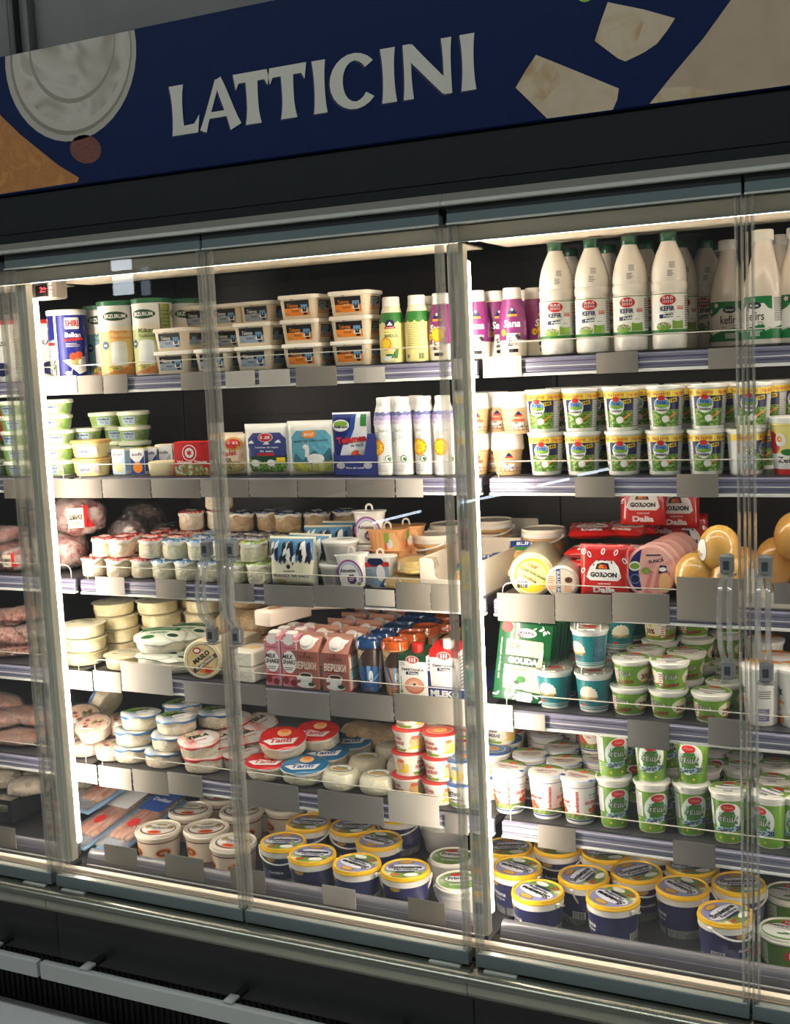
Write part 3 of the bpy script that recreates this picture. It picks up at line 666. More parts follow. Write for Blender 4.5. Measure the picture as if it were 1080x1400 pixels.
# sour cream cup, navy and green with yellow band
b, R = cup(.098, .034, .0402, WHITE, .0026); mp = cylmap(R, 0, .039)
pr = MB(); pr.poly(rect(-.088, .009, .088, .088), PAPER, mp, 1); pr.poly(rect(-.088, .074, .088, .088), YEL, mp, 2); pr.poly(rect(-.030, .046, .036, .074), NAVY, mp, 2); pr.poly(rect(-.030, .009, .036, .047), MEADOW, mp, 2)
for s in (-.05, -.004, .042): pr.text('50g GRATIS!', s, .0807, .0065, RED, mp, .036, 3)
pr.poly(ell(-.004, .056, .0185, .0185, 24), PAPER, mp, 3); pr.poly(ell(-.004, .060, .0165, .0105, 24), SKY, mp, 4); pr.poly(ell(-.004, .055, .0165, .004), LIME, mp, 5)
pr.poly(ell(-.004, .072, .0075, .006), RED, mp, 5); pr.text('Friz', -.004, .0625, .0085, BLUE, mp, .020, 6, bold=.03); pr.text('Smietana', -.004, .0465, .0065, INK, mp, .026, 6, bold=.03)
pr.poly(rot2(rect(.012, .062, .030, .0705), .15, .02, .066), YEL, mp, 6); pr.text('18%', .021, .0665, .006, INK, mp, .014, 7, .15, .04)
pr.poly(ell(.004, .026, .0085, .0075), PAPER, mp, 4); pr.poly([(.009, .028), (.028, .041), (.030, .038), (.011, .024)], ORA, mp, 4)
pr.poly(rect(.036, .010, .060, .074), mat('info_grey', (146, 146, 150), .5), mp, 2); pr.lines(.038, .012, .058, .072, 15, PAPER, mp, 3, .5)
pr.poly(rect(-.06, .010, -.030, .074), mat('info_white', (232, 230, 228), .5), mp, 2); pr.lines(-.058, .03, -.034, .072, 11, GREY, mp, 3); pr.bars(-.054, .012, -.036, .024, 9, INK, mp, 3)
ld = MB(); ld.lathe([(.0425, .0965), (.0431, .098), (.042, .0995), (.039, .0985)], mat('foil_lid', (226, 226, 220), .3, .2)); lm = topmap(.0988); ld.poly(ell(0, 0, .036, .036), MEADOW, lm, 1, 9); ld.poly(ell(0, 0, .020), PAPER, lm, 2, 9)
proto('cream_cup', 'sour_cream_cup', 'cup', part('cup', b), part('lid', ld), part('print', pr, 'printed band in yellow, navy and green'))
b, R = cup(.112, .037, .047, mat('cup_yellow', (248, 232, 140), .35)); mp = cylmap(R, 0, .042)
pr = MB(); pr.poly(rect(-.12, .0, .12, .014), RED, mp, 1); pr.poly(rect(-.12, .012, .12, .045), PAPER, mp, 2); pr.poly(rot2(ell(-.012, .075, .02, .025), .3), RED, mp, 2); pr.poly(ell(-.012, .074, .012, .014), PAPER, mp, 3); pr.poly(ell(-.014, .076, .006, .007), ORA, mp, 4); pr.text('Zefyr', .004, .030, .017, INK, mp, .05, 4); pr.poly(ell(.004, .048, .016, .007), GREEN, mp, 3)
ld = MB(); ld.lathe([(.046, .108), (.052, .110), (.052, .121), (.049, .123)], WHITE)
proto('yellow_cup', 'curd_cup', 'cup', part('cup', b), part('lid', ld), part('print', pr))
# -- rectangular soft cheese tub
def tub(low):
    b = MB(); b.rtub([(.008, 0), (.006, .003), (.001, .050), (0, .052)], mat('tub_ivory', (232, 214, 184), .35), .108, .092, .014)
    fm = facemap(-.0395, -.11); pr = MB()
    pr.poly(rect(-.036, .028, .036, .047), mat('telemea_black', (24, 20, 22), .4), fm, 1, 9); pr.poly(rect(-.036, .009, .036, .028), low, fm, 1, 9)
    pr.text('Telemea', -.012, .0345, .0095, PAPER if low is not ORA else ORA, fm, .032, 2, bold=.01, shear=.1); pr.text('de oaie', -.004, .0275, .0035, PAPER, fm, .014, 2)
    pr.poly([(-.018, .046), (-.012, .052), (-.006, .046)], mat('badge_maroon', (90, 30, 50), .4), fm, 3, 9); pr.poly([(-.0145, .0468), (-.012, .0494), (-.0095, .0468)], PAPER, fm, 4, 9)
    pr.poly(rect(.012, .017, .031, .036), SKY, fm, 2, 9); pr.poly(rect(.012, .016, .031, .024), PAPER, fm, 2.5, 9); pr.poly([(.016, .018), (.018, .032), (.022, .022), (.027, .032), (.028, .018)], INK, fm, 3, 9)
    pr.lines(-.034, .011, -.02, .016, 2, GREY, fm, 2); pr.lines(-.016, .018, .008, .023, 2, INK, fm, 2); pr.poly(ell(.024, .013, .006, .003), INK, fm, 3, 9)
    sm = sidemap(.0475, .11); pr.poly(rect(-.022, .028, .03, .046), mat('telemea_black', (0, 0, 0)), sm, 1, 9); pr.poly(rect(-.022, .014, .03, .028), low, sm, 1, 9); pr.lines(-.02, .016, .028, .044, 8, LGREY if low is ORA else GREY, sm, 2); pr.poly(rect(-.012, .020, .006, .036), SKY, sm, 3, 9)
    ld = MB(); ld.rtub([(.0, .0505), (-.004, .051), (-.004, .058), (-.0025, .0605), (.004, .0605), (.006, .0595)], mat('lid_ivory', (250, 242, 228), .35), .108, .092, .015)
    return part('tub', b), part('lid', ld), part('label', pr, 'printed label on front and side')
proto('telemea_orange', 'cheese_tub', 'tub', *tub(ORA)); proto('telemea_grey', 'cheese_tub', 'tub', *tub(mat('label_grey_blue', (158, 172, 190), .4)))
# -- tall cheese tins
def tin(r, h, base, capm, art):
    b = MB(); b.lathe([(r*.96, 0), (r, .003), (r, h-.012)], base, 36); mp = cylmap(lambda z: r, 0, r)
    ld = MB(); ld.lathe([(r, h-.013), (r+.0025, h-.012), (r+.0025, h-.002), (r, h), (r-.004, h-.001)], capm, 36)
    pr = MB(); art(pr, mp, r, h); return part('tin', b), part('lid', ld), part('print', pr, 'printed wrap')
def art_blue(p, mp, r, h):
    q = lambda s: s
    p.poly(rect(-.012, .004, .16, h-.016), mat('tin_blue', (30, 40, 150), .35), mp, 1); p.poly(rect(-.075, .004, -.012, h-.016), PAPER, mp, 1); p.poly(rect(-.075, .11, -.014, h-.016), mat('tin_blue', (0, 0, 0)), mp, 2)
    for s in (-.062, .038): p.poly(rrect(s-.02, h-.055, s+.021, h-.023, .004), PAPER, mp, 3); p.text('SHIRI', s, h-.039, .018, RED, mp, .037, 4, bold=.04)
    p.text('Käse in', -.043, .122, .008, BLUE, mp, .03, 3); p.text('Salzlake', -.043, .109, .008, BLUE, mp, .036, 3); p.poly(rect(-.072, .094, -.014, .103), RED, mp, 3)
    p.poly(rect(-.073, .005, -.013, .058), gmat('cattle_print', [(70, 120, 40), (230, 230, 225), (40, 36, 30), (140, 180, 80)], 90), mp, 2); p.lines(-.070, .062, -.02, .092, 6, GREY, mp, 3)
    p.text('Balkan', .040, .122, .0135, PAPER, mp, .045, 3, bold=.03); p.poly([(.012, .104), (.07, .108), (.066, .115), (.016, .111)], RED, mp, 3); p.lines(.018, .088, .06, .1, 3, LGREY, mp, 3)
    p.poly([(.006, .052), (.05, .012), (.075, .02), (.075, .062)], PAPER, mp, 2); p.poly(ell(.046, .050, .018, .016), VEG, mp, 3); p.poly(ell(.036, .062, .011, .010), mat('tomato', (222, 80, 40), .35), mp, 4); p.poly(ell(.052, .066, .012, .010), mat('tomato', (0, 0, 0)), mp, 4); p.poly(ell(.056, .046, .008), PAPER, mp, 4); p.poly(ell(.02, .016, .010, .006), LGREY, mp, 3); p.poly(rect(-.012, .004, -.006, h-.016), PAPER, mp, 3)
proto('tin_blue', 'cheese_tin', 'tin', *tin(.0535, .193, mat('tin_white', (236, 234, 230), .3), WHITE, art_blue))
def art_erz(c1, c2, word, side):
    def f(p, mp, r, h):
        p.poly(rect(-.075, .004, .042, h*.62), c2, mp, 1); p.poly(rect(-.075, h*.60, .042, h*.66), mat('erz_pale', (246, 236, 214), .4), mp, 2)
        for s in (-.006, .115): p.poly(ell(s, h-.042, .036, .0125), DGREEN, mp, 3); p.text('ERZURUM', s, h-.042, .0105, PAPER, mp, .058, 4, bold=.03)
        p.text(word, .004, h-.085, .011, c1, mp, .05, 3); p.text('Traditionnel', .006, h-.100, .008, c1, mp, .055, 3)
        p.poly(rrect(-.022, .034, .022, .090, .008), PAPER, mp, 3); p.poly(ell(0, .088, .022, .007), mat('curd_top', (250, 248, 240), .4), mp, 4); p.poly(ell(0, .036, .022, .007), PAPER, mp, 3.5)
        p.poly([(-.06, .004), (.042, .004), (.042, .05), (.02, .026)], gmat('board_print', [(190, 110, 50), (220, 150, 80)], 70, stretch=(1, 1, 6)), mp, 2); p.poly(ell(-.012, .024, .020, .007), VEG, mp, 4); p.poly(ell(-.026, .020, .006, .005), YEL, mp, 5)
        p.poly(rect(.042, .004, .078, h-.016), side, mp, 2); p.lines(.046, .02, .074, h-.03, 16, c1, mp, 3, .3, .1); p.poly(rect(.040, .004, .044, h-.016), mat('tin_seam', (90, 84, 70), .4), mp, 3)
        p.poly(ell(-.038, .085, .0115), mat('badge_blue', (30, 90, 140), .4), mp, 4); p.poly(rect(-.044, .083, -.032, .087), PAPER, mp, 5)
    return f
SIDEG = gmat('tin_green_stone', [(110, 130, 50), (150, 165, 80)], 90)
for k, a in (('tin_orange', (ORA, mat('erz_orange', (246, 206, 140), .4), 'Peynir', mat('erz_side_orange', (214, 130, 60), .4))), ('tin_green', (mat('erz_olive', (96, 120, 50), .4), mat('erz_green', (196, 208, 140), .4), 'Käse', SIDEG)), ('tin_teal', (mat('erz_teal', (60, 120, 150), .4), mat('erz_blue', (140, 190, 205), .4), 'Weiß', mat('erz_side_teal', (90, 150, 170), .4)))):
    proto(k, 'cheese_tin', 'tin', *tin(.054, .205, mat('tin_white', (0, 0, 0)), mat('lid_green', (34, 120, 80), .35), art_erz(*a)))
b = MB(); b.lathe([(.05, 0), (.052, .003), (.052, .165)], PAPER, 32); mp = cylmap(lambda z: .052, 0, .052); ld = MB(); ld.lathe([(.052, .163), (.055, .164), (.055, .172), (.052, .175)], RED, 32)
pr = MB(); pr.poly(rect(.02, .02, .05, .15), mat('info_white', (0, 0, 0)), mp, 1); pr.lines(.022, .02, .048, .148, 16, GREY, mp, 2, .6); pr.poly(ell(-.02, .035, .03, .02), NAVY, mp, 1); pr.text('KÄSE', -.02, .11, .016, INK, mp, .05, 2)
proto('tin_redlid', 'cheese_tin', 'tin', part('tin', b), part('lid', ld, 'red lid'), part('print', pr))
# -- round green spread tubs
b = MB(); b.lathe([(.036, 0), (.0375, .002), (.0445, .034)], mat('tub_white_green', (224, 236, 200), .35), 30); R = proff([(.0375, 0), (.0445, .034)]); mp = cylmap(R, 0, .041)
pr = MB(); pr.poly(rect(-.128, .003, .128, .032), gmat('green_tub_print', [(120, 170, 60), (170, 205, 110), (225, 235, 190)], 12), mp, 1)
for s in (-.085, 0, .085): pr.poly(rect(s-.019, .006, s+.019, .029), mat('label_pale_blue', (182, 204, 226), .4), mp, 2); pr.text('Holland', s, .0235, .0058, NAVY, mp, .03, 3, bold=.04); pr.text('95.2j', s, .0135, .0085, NAVY, mp, .022, 3, bold=.0); pr.bars(s+.026, .008, s+.04, .028, 7, GREY, mp, 2)
ld = MB(); ld.lathe([(.0445, .0325), (.0475, .033), (.0475, .040), (.0465, .0425), (.043, .0435), (.042, .0425)], mat('lid_pale_green', (238, 240, 218), .35), 30)
proto('green_tub', 'spread_tub', 'tub', part('tub', b), part('lid', ld), part('print', pr, 'green printed band with pale blue label'))
b = MB(); b.rtub([(.010, 0), (.008, .003), (.001, .045)], mat('finco_cream', (244, 228, 160), .35), .115, .08, .03); pr = MB(); fm = facemap(-.0325, -.16)
pr.poly(rrect(-.026, .012, .018, .034, .003), PAPER, fm, 1, 9); pr.text('Linco', -.002, .022, .013, NAVY, fm, .035, 2, bold=.04); pr.poly(rect(.03, .010, .046, .036), mat('finco_box', (150, 130, 140), .4), fm, 1, 9); pr.lines(-.04, .008, -.028, .036, 5, GOLD, fm, 2)
for s, h in ((-.03, .037), (-.012, .040), (.006, .039), (.02, .037), (-.036, .02)): pr.poly(star(s, h, .005, .002, 5), GOLD, fm, 2, 9)
ld = MB(); ld.rtub([(0, .044), (-.003, .0445), (-.003, .0515), (-.001, .054), (.004, .054)], mat('lid_gold', (196, 152, 84), .35), .115, .08, .03)
proto('finco', 'spread_tub', 'tub', part('tub', b), part('lid', ld, 'golden brown lid'), part('print', pr))
# -- boxes and cartons
def carton(w, d, h, m, art, name='carton'):
    b = MB(); b.box(-w/2, -d/2, 0, w/2, d/2, h, m, .0015); pr = MB(); art(pr, facemap(-d/2), sidemap(w/2), topmap(h)); return part(name, b), part('print', pr)
def art_small(c, c2, wd):
    def f(p, F, Sd, T):
        p.poly(rect(-.020, .002, .020, .070), c, F, 1, 9); p.poly(ell(0, .022, .014, .016), c2, F, 2, 9); p.poly([(-.02, .05), (.0, .03), (.02, .055), (.02, .07), (-.02, .07)], PAPER, F, 2, 9); p.text(wd, 0, .058, .008, NAVY, F, .03, 3); p.poly(rect(-.02, .01, .02, .066), c, Sd, 1, 9); p.poly(rect(-.018, -.018, .018, .018), YEL, T, 1, 9)
    return f
proto('mini_a', 'cheese_carton', 'carton', *carton(.042, .042, .072, PAPER, art_small(mat('mini_sky', (170, 205, 230), .4), PEACH, 'krem')))
proto('mini_b', 'cheese_carton', 'carton', *carton(.042, .042, .074, PAPER, art_small(BLUE, ORA, 'soft')))
proto('mini_c', 'cheese_carton', 'carton', *carton(.05, .042, .080, PAPER, art_small(LGREY, PAPER, 'milk')))
b = MB(); b.rtub([(.006, 0), (.003, .004), (0, .034), (0, .036)], mat('cream_tub_ivory', (236, 222, 176), .3), .085, .06, .016); b.rtub([(.002, .036), (0, .0365), (.006, .040), (.02, .041)], mat('cream_tub_ivory', (0, 0, 0)), .085, .06, .016)
proto('ivory_tub', 'butter_tub', 'tub', part('tub', b))
def art_redbox(p, F, Sd, T):
    p.poly(ell(-.006, .062, .021, .022), PAPER, F, 1, 9); p.poly(ell(-.006, .062, .0185, .0195), RED, F, 2, 9); p.poly(ell(-.006, .062, .013, .0135), PAPER, F, 3, 9); p.poly(star(-.006, .062, .010, .005, 6), RED, F, 4, 9)
    p.text('Wiener Traum', 0, .037, .010, PAPER, F, .088, 3, bold=.03); p.poly([(-.05, .002), (.05, .002), (.05, .018), (.02, .03), (-.03, .032), (-.05, .026)], gmat('salad_box_print', [(230, 225, 210), (120, 150, 60), (210, 90, 50)], 80), F, 2, 9); p.poly(rect(-.025, .01, .02, .04), PAPER, Sd, 1, 9); p.lines(.028, .083, .044, .09, 2, DRED, F, 2)
proto('red_box', 'cheese_box', 'box', *carton(.104, .05, .092, mat('box_red', (206, 36, 32), .4), art_redbox, 'box'))
# -- soft packs: pillow shapes standing upright
def pillow(w, h, t, m, seed=0, p=4, nu=18, nv=18, amp=.0015, back=None):
    def F(u, v): return max(0, (1-abs(u)**p)*(1-abs(v)**p))**.6
    def pt(u, v, sgn):
        q = Vector((u*3+seed, v*3, sgn*2)); y = -sgn*(t/2*F(u, v))+amp*noise.noise(q*2)*F(u, v)
        k = 1-.03*(1-abs(v)**2)*0; e = .012*w*noise.noise(q*1.3)
        return (u*w/2*k+e*abs(u)*.5, y, (v+1)*h/2)
    b = MB()
    for sgn in (1, -1):
        vs = [pt(-1+2*i/nu, -1+2*j/nv, sgn) for j in range(nv+1) for i in range(nu+1)]; fs = []
        for j in range(nv):
            for i in range(nu):
                a = j*(nu+1)+i; q = (a, a+1, a+nu+2, a+nu+1); fs.append(q if sgn > 0 else q[::-1])
        b.add(vs, fs, m if sgn > 0 or not back else back)
    def mp(s, hh, o):
        u, v = min(1, max(-1, 2*s/w)), min(1, max(-1, 2*hh/h-1)); x, y, z = pt(u, v, 1); return (x, y-o-.0006, z)
    return b, mp
FILM = mat('pack_white_film', (228, 224, 212), .3, bump=.25, bscale=40, coat=.5)
b, mp = pillow(.150, .135, .045, FILM, 3)
pr = MB(); oct_ = lambda a, b_, c, d, k: [(a+k, b_), (c-k, b_), (c, b_+k), (c, d-k), (c-k, d), (a+k, d), (a, d-k), (a, b_+k)]
pr.poly(oct_(-.056, .010, .056, .112, .016), mat('sheep_blue', (66, 76, 150), .4), mp, 1); pr.poly([(-.055, .028), (.055, .028), (.055, .052), (-.055, .052)], DGREEN, mp, 2); pr.poly([(-.05, .011), (.05, .011), (.055, .03), (.055, .043), (0, .036), (-.055, .046), (-.055, .03)], MEADOW, mp, 3)
pr.poly(ell(-.002, .1, .022, .012), PAPER, mp, 3); pr.poly(ell(-.002, .1, .0205, .0105), RED, mp, 4); pr.text('BULGAR', -.002, .1, .008, PAPER, mp, .03, 5, bold=.03); pr.text('Telemea din lapte', 0, .074, .0055, PAPER, mp, .07, 4); pr.text('de oaie', 0, .065, .0055, PAPER, mp, .04, 4); pr.poly(rect(-.028, .053, .022, .060), RED, mp, 4)
for s in (-.035, .012): pr.poly(ell(s, .034, .0125, .009), PAPER, mp, 5); pr.poly(ell(s+.012, .036, .0035, .005), LGREY, mp, 6); pr.poly(rect(s-.007, .02, s-.004, .028), LGREY, mp, 5); pr.poly(rect(s+.004, .02, s+.007, .028), LGREY, mp, 5)
pr.poly(rect(.028, .036, .052, .048), YEL, mp, 5)
for s, h in ((-.046, .085), (.034, .086), (0, .082)): pr.poly([(s-.010, h), (s+.010, h), (s+.004, h+.008), (s-.003, h+.006)], PAPER, mp, 3)
proto('sheep_pack', 'cheese_pack', 'cheese', part('pack', b), part('label', pr, 'blue label with two sheep'))
b, mp = pillow(.150, .140, .045, FILM, 8)
pr = MB(); pr.poly(oct_(-.056, .010, .056, .116, .016), mat('goat_sky', (110, 190, 215), .4), mp, 1); pr.poly([(-.055, .03), (-.045, .06), (-.025, .04), (.01, .066), (.03, .05), (.05, .072), (.055, .066), (.055, .03)], mat('goat_hills', (70, 130, 150), .4), mp, 2); pr.poly([(-.05, .011), (.05, .011), (.056, .04), (0, .03), (-.056, .036)], gmat('goat_meadow', [(150, 170, 40), (220, 210, 90)], 60), mp, 3)
pr.poly(ell(-.004, .106, .020, .010), ORA, mp, 4); pr.text('SALAT', -.004, .106, .007, PAPER, mp, .026, 5); pr.text('BRÂNZĂ DIN LAPTE', 0, .090, .006, INK, mp, .095, 4, rot=.03)
pr.poly(ell(.012, .044, .024, .013), PAPER, mp, 5); pr.poly([(-.018, .05), (-.006, .046), (-.004, .07), (-.016, .072)], PAPER, mp, 5); pr.poly(ell(-.014, .074, .009, .0065), PAPER, mp, 6); pr.poly([(-.018, .080), (-.026, .092), (-.014, .082)], LGREY, mp, 6); pr.poly([(-.010, .080), (-.004, .092), (-.008, .079)], LGREY, mp, 6)
for s in (-.006, .004, .022, .031): pr.poly(rect(s-.002, .016, s+.002, .036), LGREY, mp, 5)
proto('goat_pack', 'cheese_pack', 'cheese', part('pack', b), part('label', pr, 'sky blue label with a white goat'))
b, mp = pillow(.105, .110, .05, gmat('snack_bag', [(244, 232, 210), (236, 214, 180), (200, 90, 60)], 16, coat=.6), 5)
pr = MB(); pr.poly(ell(.008, .085, .028, .018), GOLD, mp, 2); pr.poly(ell(.008, .085, .022, .013), RED, mp, 3); pr.text('FARMER', .008, .087, .007, PAPER, mp, .03, 4); pr.text('Salat', -.004, .06, .013, RED, mp, .045, 3, rot=.12, shear=.2); pr.text('mix', -.012, .044, .012, BROWN, mp, .03, 3, rot=.12); pr.poly(ell(.006, .024, .034, .016), VEG, mp, 2)
proto('snack_bag', 'snack_bag', 'bag', part('bag', b), part('print', pr))
b, mp = pillow(.105, .150, .028, mat('telemea_blue_pack', (232, 232, 236), .3, coat=.5), 9, 6)
pr = MB(); pr.poly([(-.05, .004), (-.05, .146), (.006, .146), (.002, .11), (-.02, .07), (-.034, .03), (-.03, .004)], mat('deep_blue', (26, 46, 140), .35), mp, 1); pr.poly([(.006, .146), (.018, .146), (.014, .11), (-.006, .07), (-.02, .07), (.002, .11)], BLUE, mp, 2)
pr.poly(ell(-.024, .118, .024, .015), PAPER, mp, 3); pr.poly(ell(-.024, .122, .019, .007), LIME, mp, 4); pr.text('Hochland', -.024, .114, .006, NAVY, mp, .038, 4, bold=.04); pr.text('Telemea', .004, .083, .0175, RED, mp, .082, 5, rot=.10, bold=.05); pr.text('de vacă', .018, .069, .008, INK, mp, .034, 5, rot=.1)
pr.poly([(-.036, .012), (.046, .012), (.05, .03), (.01, .038), (-.02, .034)], PAPER, mp, 4); pr.poly(ell(.016, .044, .014, .012), mat('tomato', (0, 0, 0)), mp, 5); pr.poly(ell(.032, .036, .012, .02), mat('cheese_slab_print', (238, 226, 200), .4), mp, 5); pr.poly(rect(.03, .115, .045, .145), GREEN, mp, 3)
proto('blue_pack', 'cheese_pack', 'cheese', part('pack', b), part('print', pr, 'blue and white print'))
b = MB(); t_ = mat('tray_blue', (56, 66, 148), .4)
b.box(-.06, -.02, 0, .06, -.018, .052, t_); b.box(-.06, -.02, 0, .06, .30, .002, t_); b.box(-.06, -.02, 0, -.058, .30, .06, t_); b.add([(.060, -.02, 0), (.060, .30, 0), (.060, .30, .118), (.060, .0, .118), (.060, -.02, .09), (.0575, -.02, 0), (.0575, .30, 0), (.0575, .30, .118), (.0575, .0, .118), (.0575, -.02, .09)], [(0, 1, 2, 3, 4), (9, 8, 7, 6, 5), (4, 3, 8, 9), (3, 2, 7, 8), (0, 4, 9, 5)], t_, False)
b.add([(.0, -.0205, 0), (.06, -.0205, 0), (.06, -.0205, .105), (.038, -.0205, .105), (.026, -.0205, .052), (0, -.0205, .052)], [(0, 1, 2, 3, 4, 5)], t_, False)
pr = MB(); fm = facemap(-.021); pr.poly(ell(-.04, .026, .012, .008), LGREY, fm, 1, 9); pr.poly(ell(.036, .026, .012, .008), LGREY, fm, 1, 9); pr.text('Bine ați venit', 0, .020, .006, PAPER, fm, .05, 2)
proto('blue_tray', 'display_tray', 'tray', part('tray', b), part('print', pr))
# -- brine cheese rounds wrapped in foil with printed film lids
def cheese_round(r, h, side, top, rim, seed, flat=.9, ea=1.0, art=None, wav=.0032):
    def rr(a, z): return (1+.035*noise.noise(Vector((math.cos(a)*2+seed, math.sin(a)*2, z*40)))+.028*noise.noise(Vector((math.cos(a)*7+seed, math.sin(a)*7, z*2))))
    n = 48; b = MB(); rings = []
    for k, (q, z) in enumerate(((.74, 0), (.91, .03), (.99, .16), (1.0, .45), (.99, .75), (.96, .93), (.91, 1.0))):
        rings.append([(r*q*rr(2*PI*i/n, z)*math.cos(2*PI*i/n), ea*r*q*rr(2*PI*i/n, z)*math.sin(2*PI*i/n), h*z) for i in range(n)])
    b.loft(rings, side)
    f = MB(); n = 36; R1 = []
    lob = lambda i: math.sin(2*PI*i/n*3+seed)+.6*math.sin(2*PI*i/n*7+seed*2)
    for q, z in ((1.05, -.16), (1.075, -.10), (1.06, .0), (.97, .07), (.6, .10), (.05, .105)):
        R1.append([(r*q*math.cos(2*PI*i/n)*(1+(.022*lob(i) if q > 1 else 0)), ea*r*q*math.sin(2*PI*i/n)*(1+(.022*lob(i) if q > 1 else 0)), h*(1+z)+(wav*lob(i)*(1.3 if z < -.05 else .5) if q > 1 else 0)) for i in range(n)])
    f.loft(R1[:3], rim, cap0=False, cap1=False); f.loft(R1[2:], top, cap0=False)
    pr = MB(); mp = topmap(h*1.12)
    if art: art(pr, mp, r, ea)
    return [part('cheese', b), part('film_lid', f, 'printed film lid')]+([part('print', pr)] if pr.v else [])
WRAP = gmat('cheese_wrap', [(238, 224, 196), (228, 210, 176), (246, 238, 220)], 26, .35, bump=.7, coat=.35)
WRAP2 = gmat('cheese_wrap_green', [(226, 220, 190), (212, 204, 168), (236, 232, 212)], 26, .35, bump=.7, coat=.35)
WRAPT = gmat('cheese_wrap_tan', [(206, 176, 132), (190, 158, 116), (220, 196, 156)], 40, .4, bump=.7, coat=.25)
RIMW = mat('film_rim_white', (244, 238, 226), .3, coat=.6)
def art_dots(c):
    def f(p, mp, r, ea):
        p.poly(ell(0, 0, r*.5, r*.35*ea), PAPER, mp, 1, 9)
        p.text('Brânză', 0, 0, r*.26, c, mp, r*.85, 2, bold=.03); p.poly(ell(-r*.45, r*.5*ea, r*.2, r*.14), ORA, mp, 1, 9); p.poly(ell(r*.4, -r*.5*ea, r*.25, r*.12), PAPER, mp, 1, 9)
    return f
FILMR = gmat('film_red', [(240, 226, 214), (206, 32, 26), (222, 60, 40), (240, 220, 210)], 50, .25, coat=.7)
FILMB = gmat('film_blue', [(236, 240, 244), (60, 140, 200), (90, 165, 215), (230, 240, 246)], 50, .25, coat=.7)
FILMG = gmat('film_lime', [(240, 240, 210), (150, 190, 30), (190, 215, 60), (240, 240, 200)], 50, .25, coat=.7)
FILMN = gmat('film_navy', [(200, 200, 206), (40, 46, 96), (60, 100, 160), (210, 210, 220)], 50, .25, coat=.7)
for k, fm_, sd, c, s in (('round_red', FILMR, WRAP, RED, 1), ('round_blue', FILMB, WRAP2, BLUE, 2), ('round_lime', FILMG, WRAP2, GREEN, 3), ('round_navy', FILMN, WRAPT, NAVY, 4)):
    proto(k, 'brine_cheese', 'cheese', *cheese_round(.039, .055, sd, fm_, RIMW, s, art=art_dots(c)))
# oval and larger brine cheeses of the fifth shelf
def art_oval(c, c2, wd):
    def f(p, mp, r, ea):
        p.poly(ell(-r*.2, r*.15*ea, r*.62, r*.5*ea), MEADOW if c is not RED else gmat('oval_art', [(90, 120, 40), (220, 210, 170), (200, 60, 40)], 60), mp, 1, 9); p.poly(ell(r*.35, -r*.25*ea, r*.5, r*.42*ea), PAPER, mp, 2, 9)
        p.text(wd, -r*.05, r*.12*ea, r*.30, INK, mp, r*1.1, 3, rot=.5, bold=.05); p.text('Zomer', r*.12, -r*.3*ea, r*.2, c, mp, r*.8, 3, rot=.5)
    return f
for k, fm_, rim, c, s in (('oval_red', gmat('film_red_pale', [(228, 60, 44), (244, 236, 224), (236, 224, 206)], 9, .25, coat=.7), mat('rim_red', (214, 40, 34), .3, coat=.6), RED, 5), ('oval_blue', gmat('film_blue_pale', [(110, 165, 215), (240, 238, 230), (226, 224, 214)], 9, .25, coat=.7), mat('rim_blue', (86, 150, 210), .3, coat=.6), BLUE, 6)):
    proto(k, 'brine_cheese', 'cheese', *cheese_round(.056, .042, WRAP, fm_, rim, s, ea=.85, art=art_oval(c, rim, 'TEILA'), wav=.003))
def art_fam(c, bgm):
    def f(p, mp, r, ea):
        p.poly(ell(r*.05, r*.35*ea, r*.32, r*.26), PEACH, mp, 1, 9); p.poly(ell(r*.05, r*.5*ea, r*.2, r*.14), ORA, mp, 2, 9); p.poly([(-r*.8, -r*.4*ea), (-r*.3, -r*.1*ea), (r*.3, -r*.2*ea), (r*.75, -r*.05*ea), (r*.6, -r*.6*ea), (-r*.4, -r*.75*ea)], PAPER, mp, 1, 9); p.text('Tanti', 0, -r*.35*ea, r*.3, c, mp, r, 3, rot=.1, shear=.2, bold=.03)
    return f
proto('slab_red', 'brine_cheese', 'cheese', *cheese_round(.062, .040, WRAP, mat('film_solid_red', (214, 34, 28), .22, coat=.8), RIMW, 7, ea=.8, art=art_fam(RED, FILMR), wav=.003))
proto('slab_blue', 'brine_cheese', 'cheese', *cheese_round(.062, .040, WRAP2, mat('film_solid_blue', (46, 140, 196), .22, coat=.8), RIMW, 8, ea=.8, art=art_fam(BLUE, FILMB), wav=.003))
def fresh(seed):
    n = 28; b = MB(); r = .052; rings = []
    for q, z in ((.7, 0), (.92, .008), (1, .022), (.97, .036), (.86, .046), (.55, .050), (.1, .051)):
        rings.append([(r*q*math.cos(2*PI*i/n)*(1+.03*noise.noise(Vector((math.cos(2*PI*i/n)*3, math.sin(2*PI*i/n)*3, z*60+seed)))), r*q*math.sin(2*PI*i/n), z) for i in range(n)])
    b.loft(rings, gmat('fresh_cheese_wrap', [(238, 232, 204), (230, 222, 190), (246, 242, 226)], 18, .28, bump=.35, coat=.6))
    p = MB(); mp = topmap(.0512); p.poly(ell(0, 0, .033, .025), mat('fresh_ring', (70, 66, 58), .4), mp, 1, 9); p.poly(ell(0, 0, .0312, .0232), PAPER, mp, 2, 9); p.poly(ell(0, -.006, .026, .012), VEG, mp, 3, 9); p.text('Ferma', 0, .008, .008, INK, mp, .034, 4)
    return part('cheese', b), part('label', p, 'small oval label')
proto('fresh', 'fresh_cheese', 'cheese', *fresh(1))
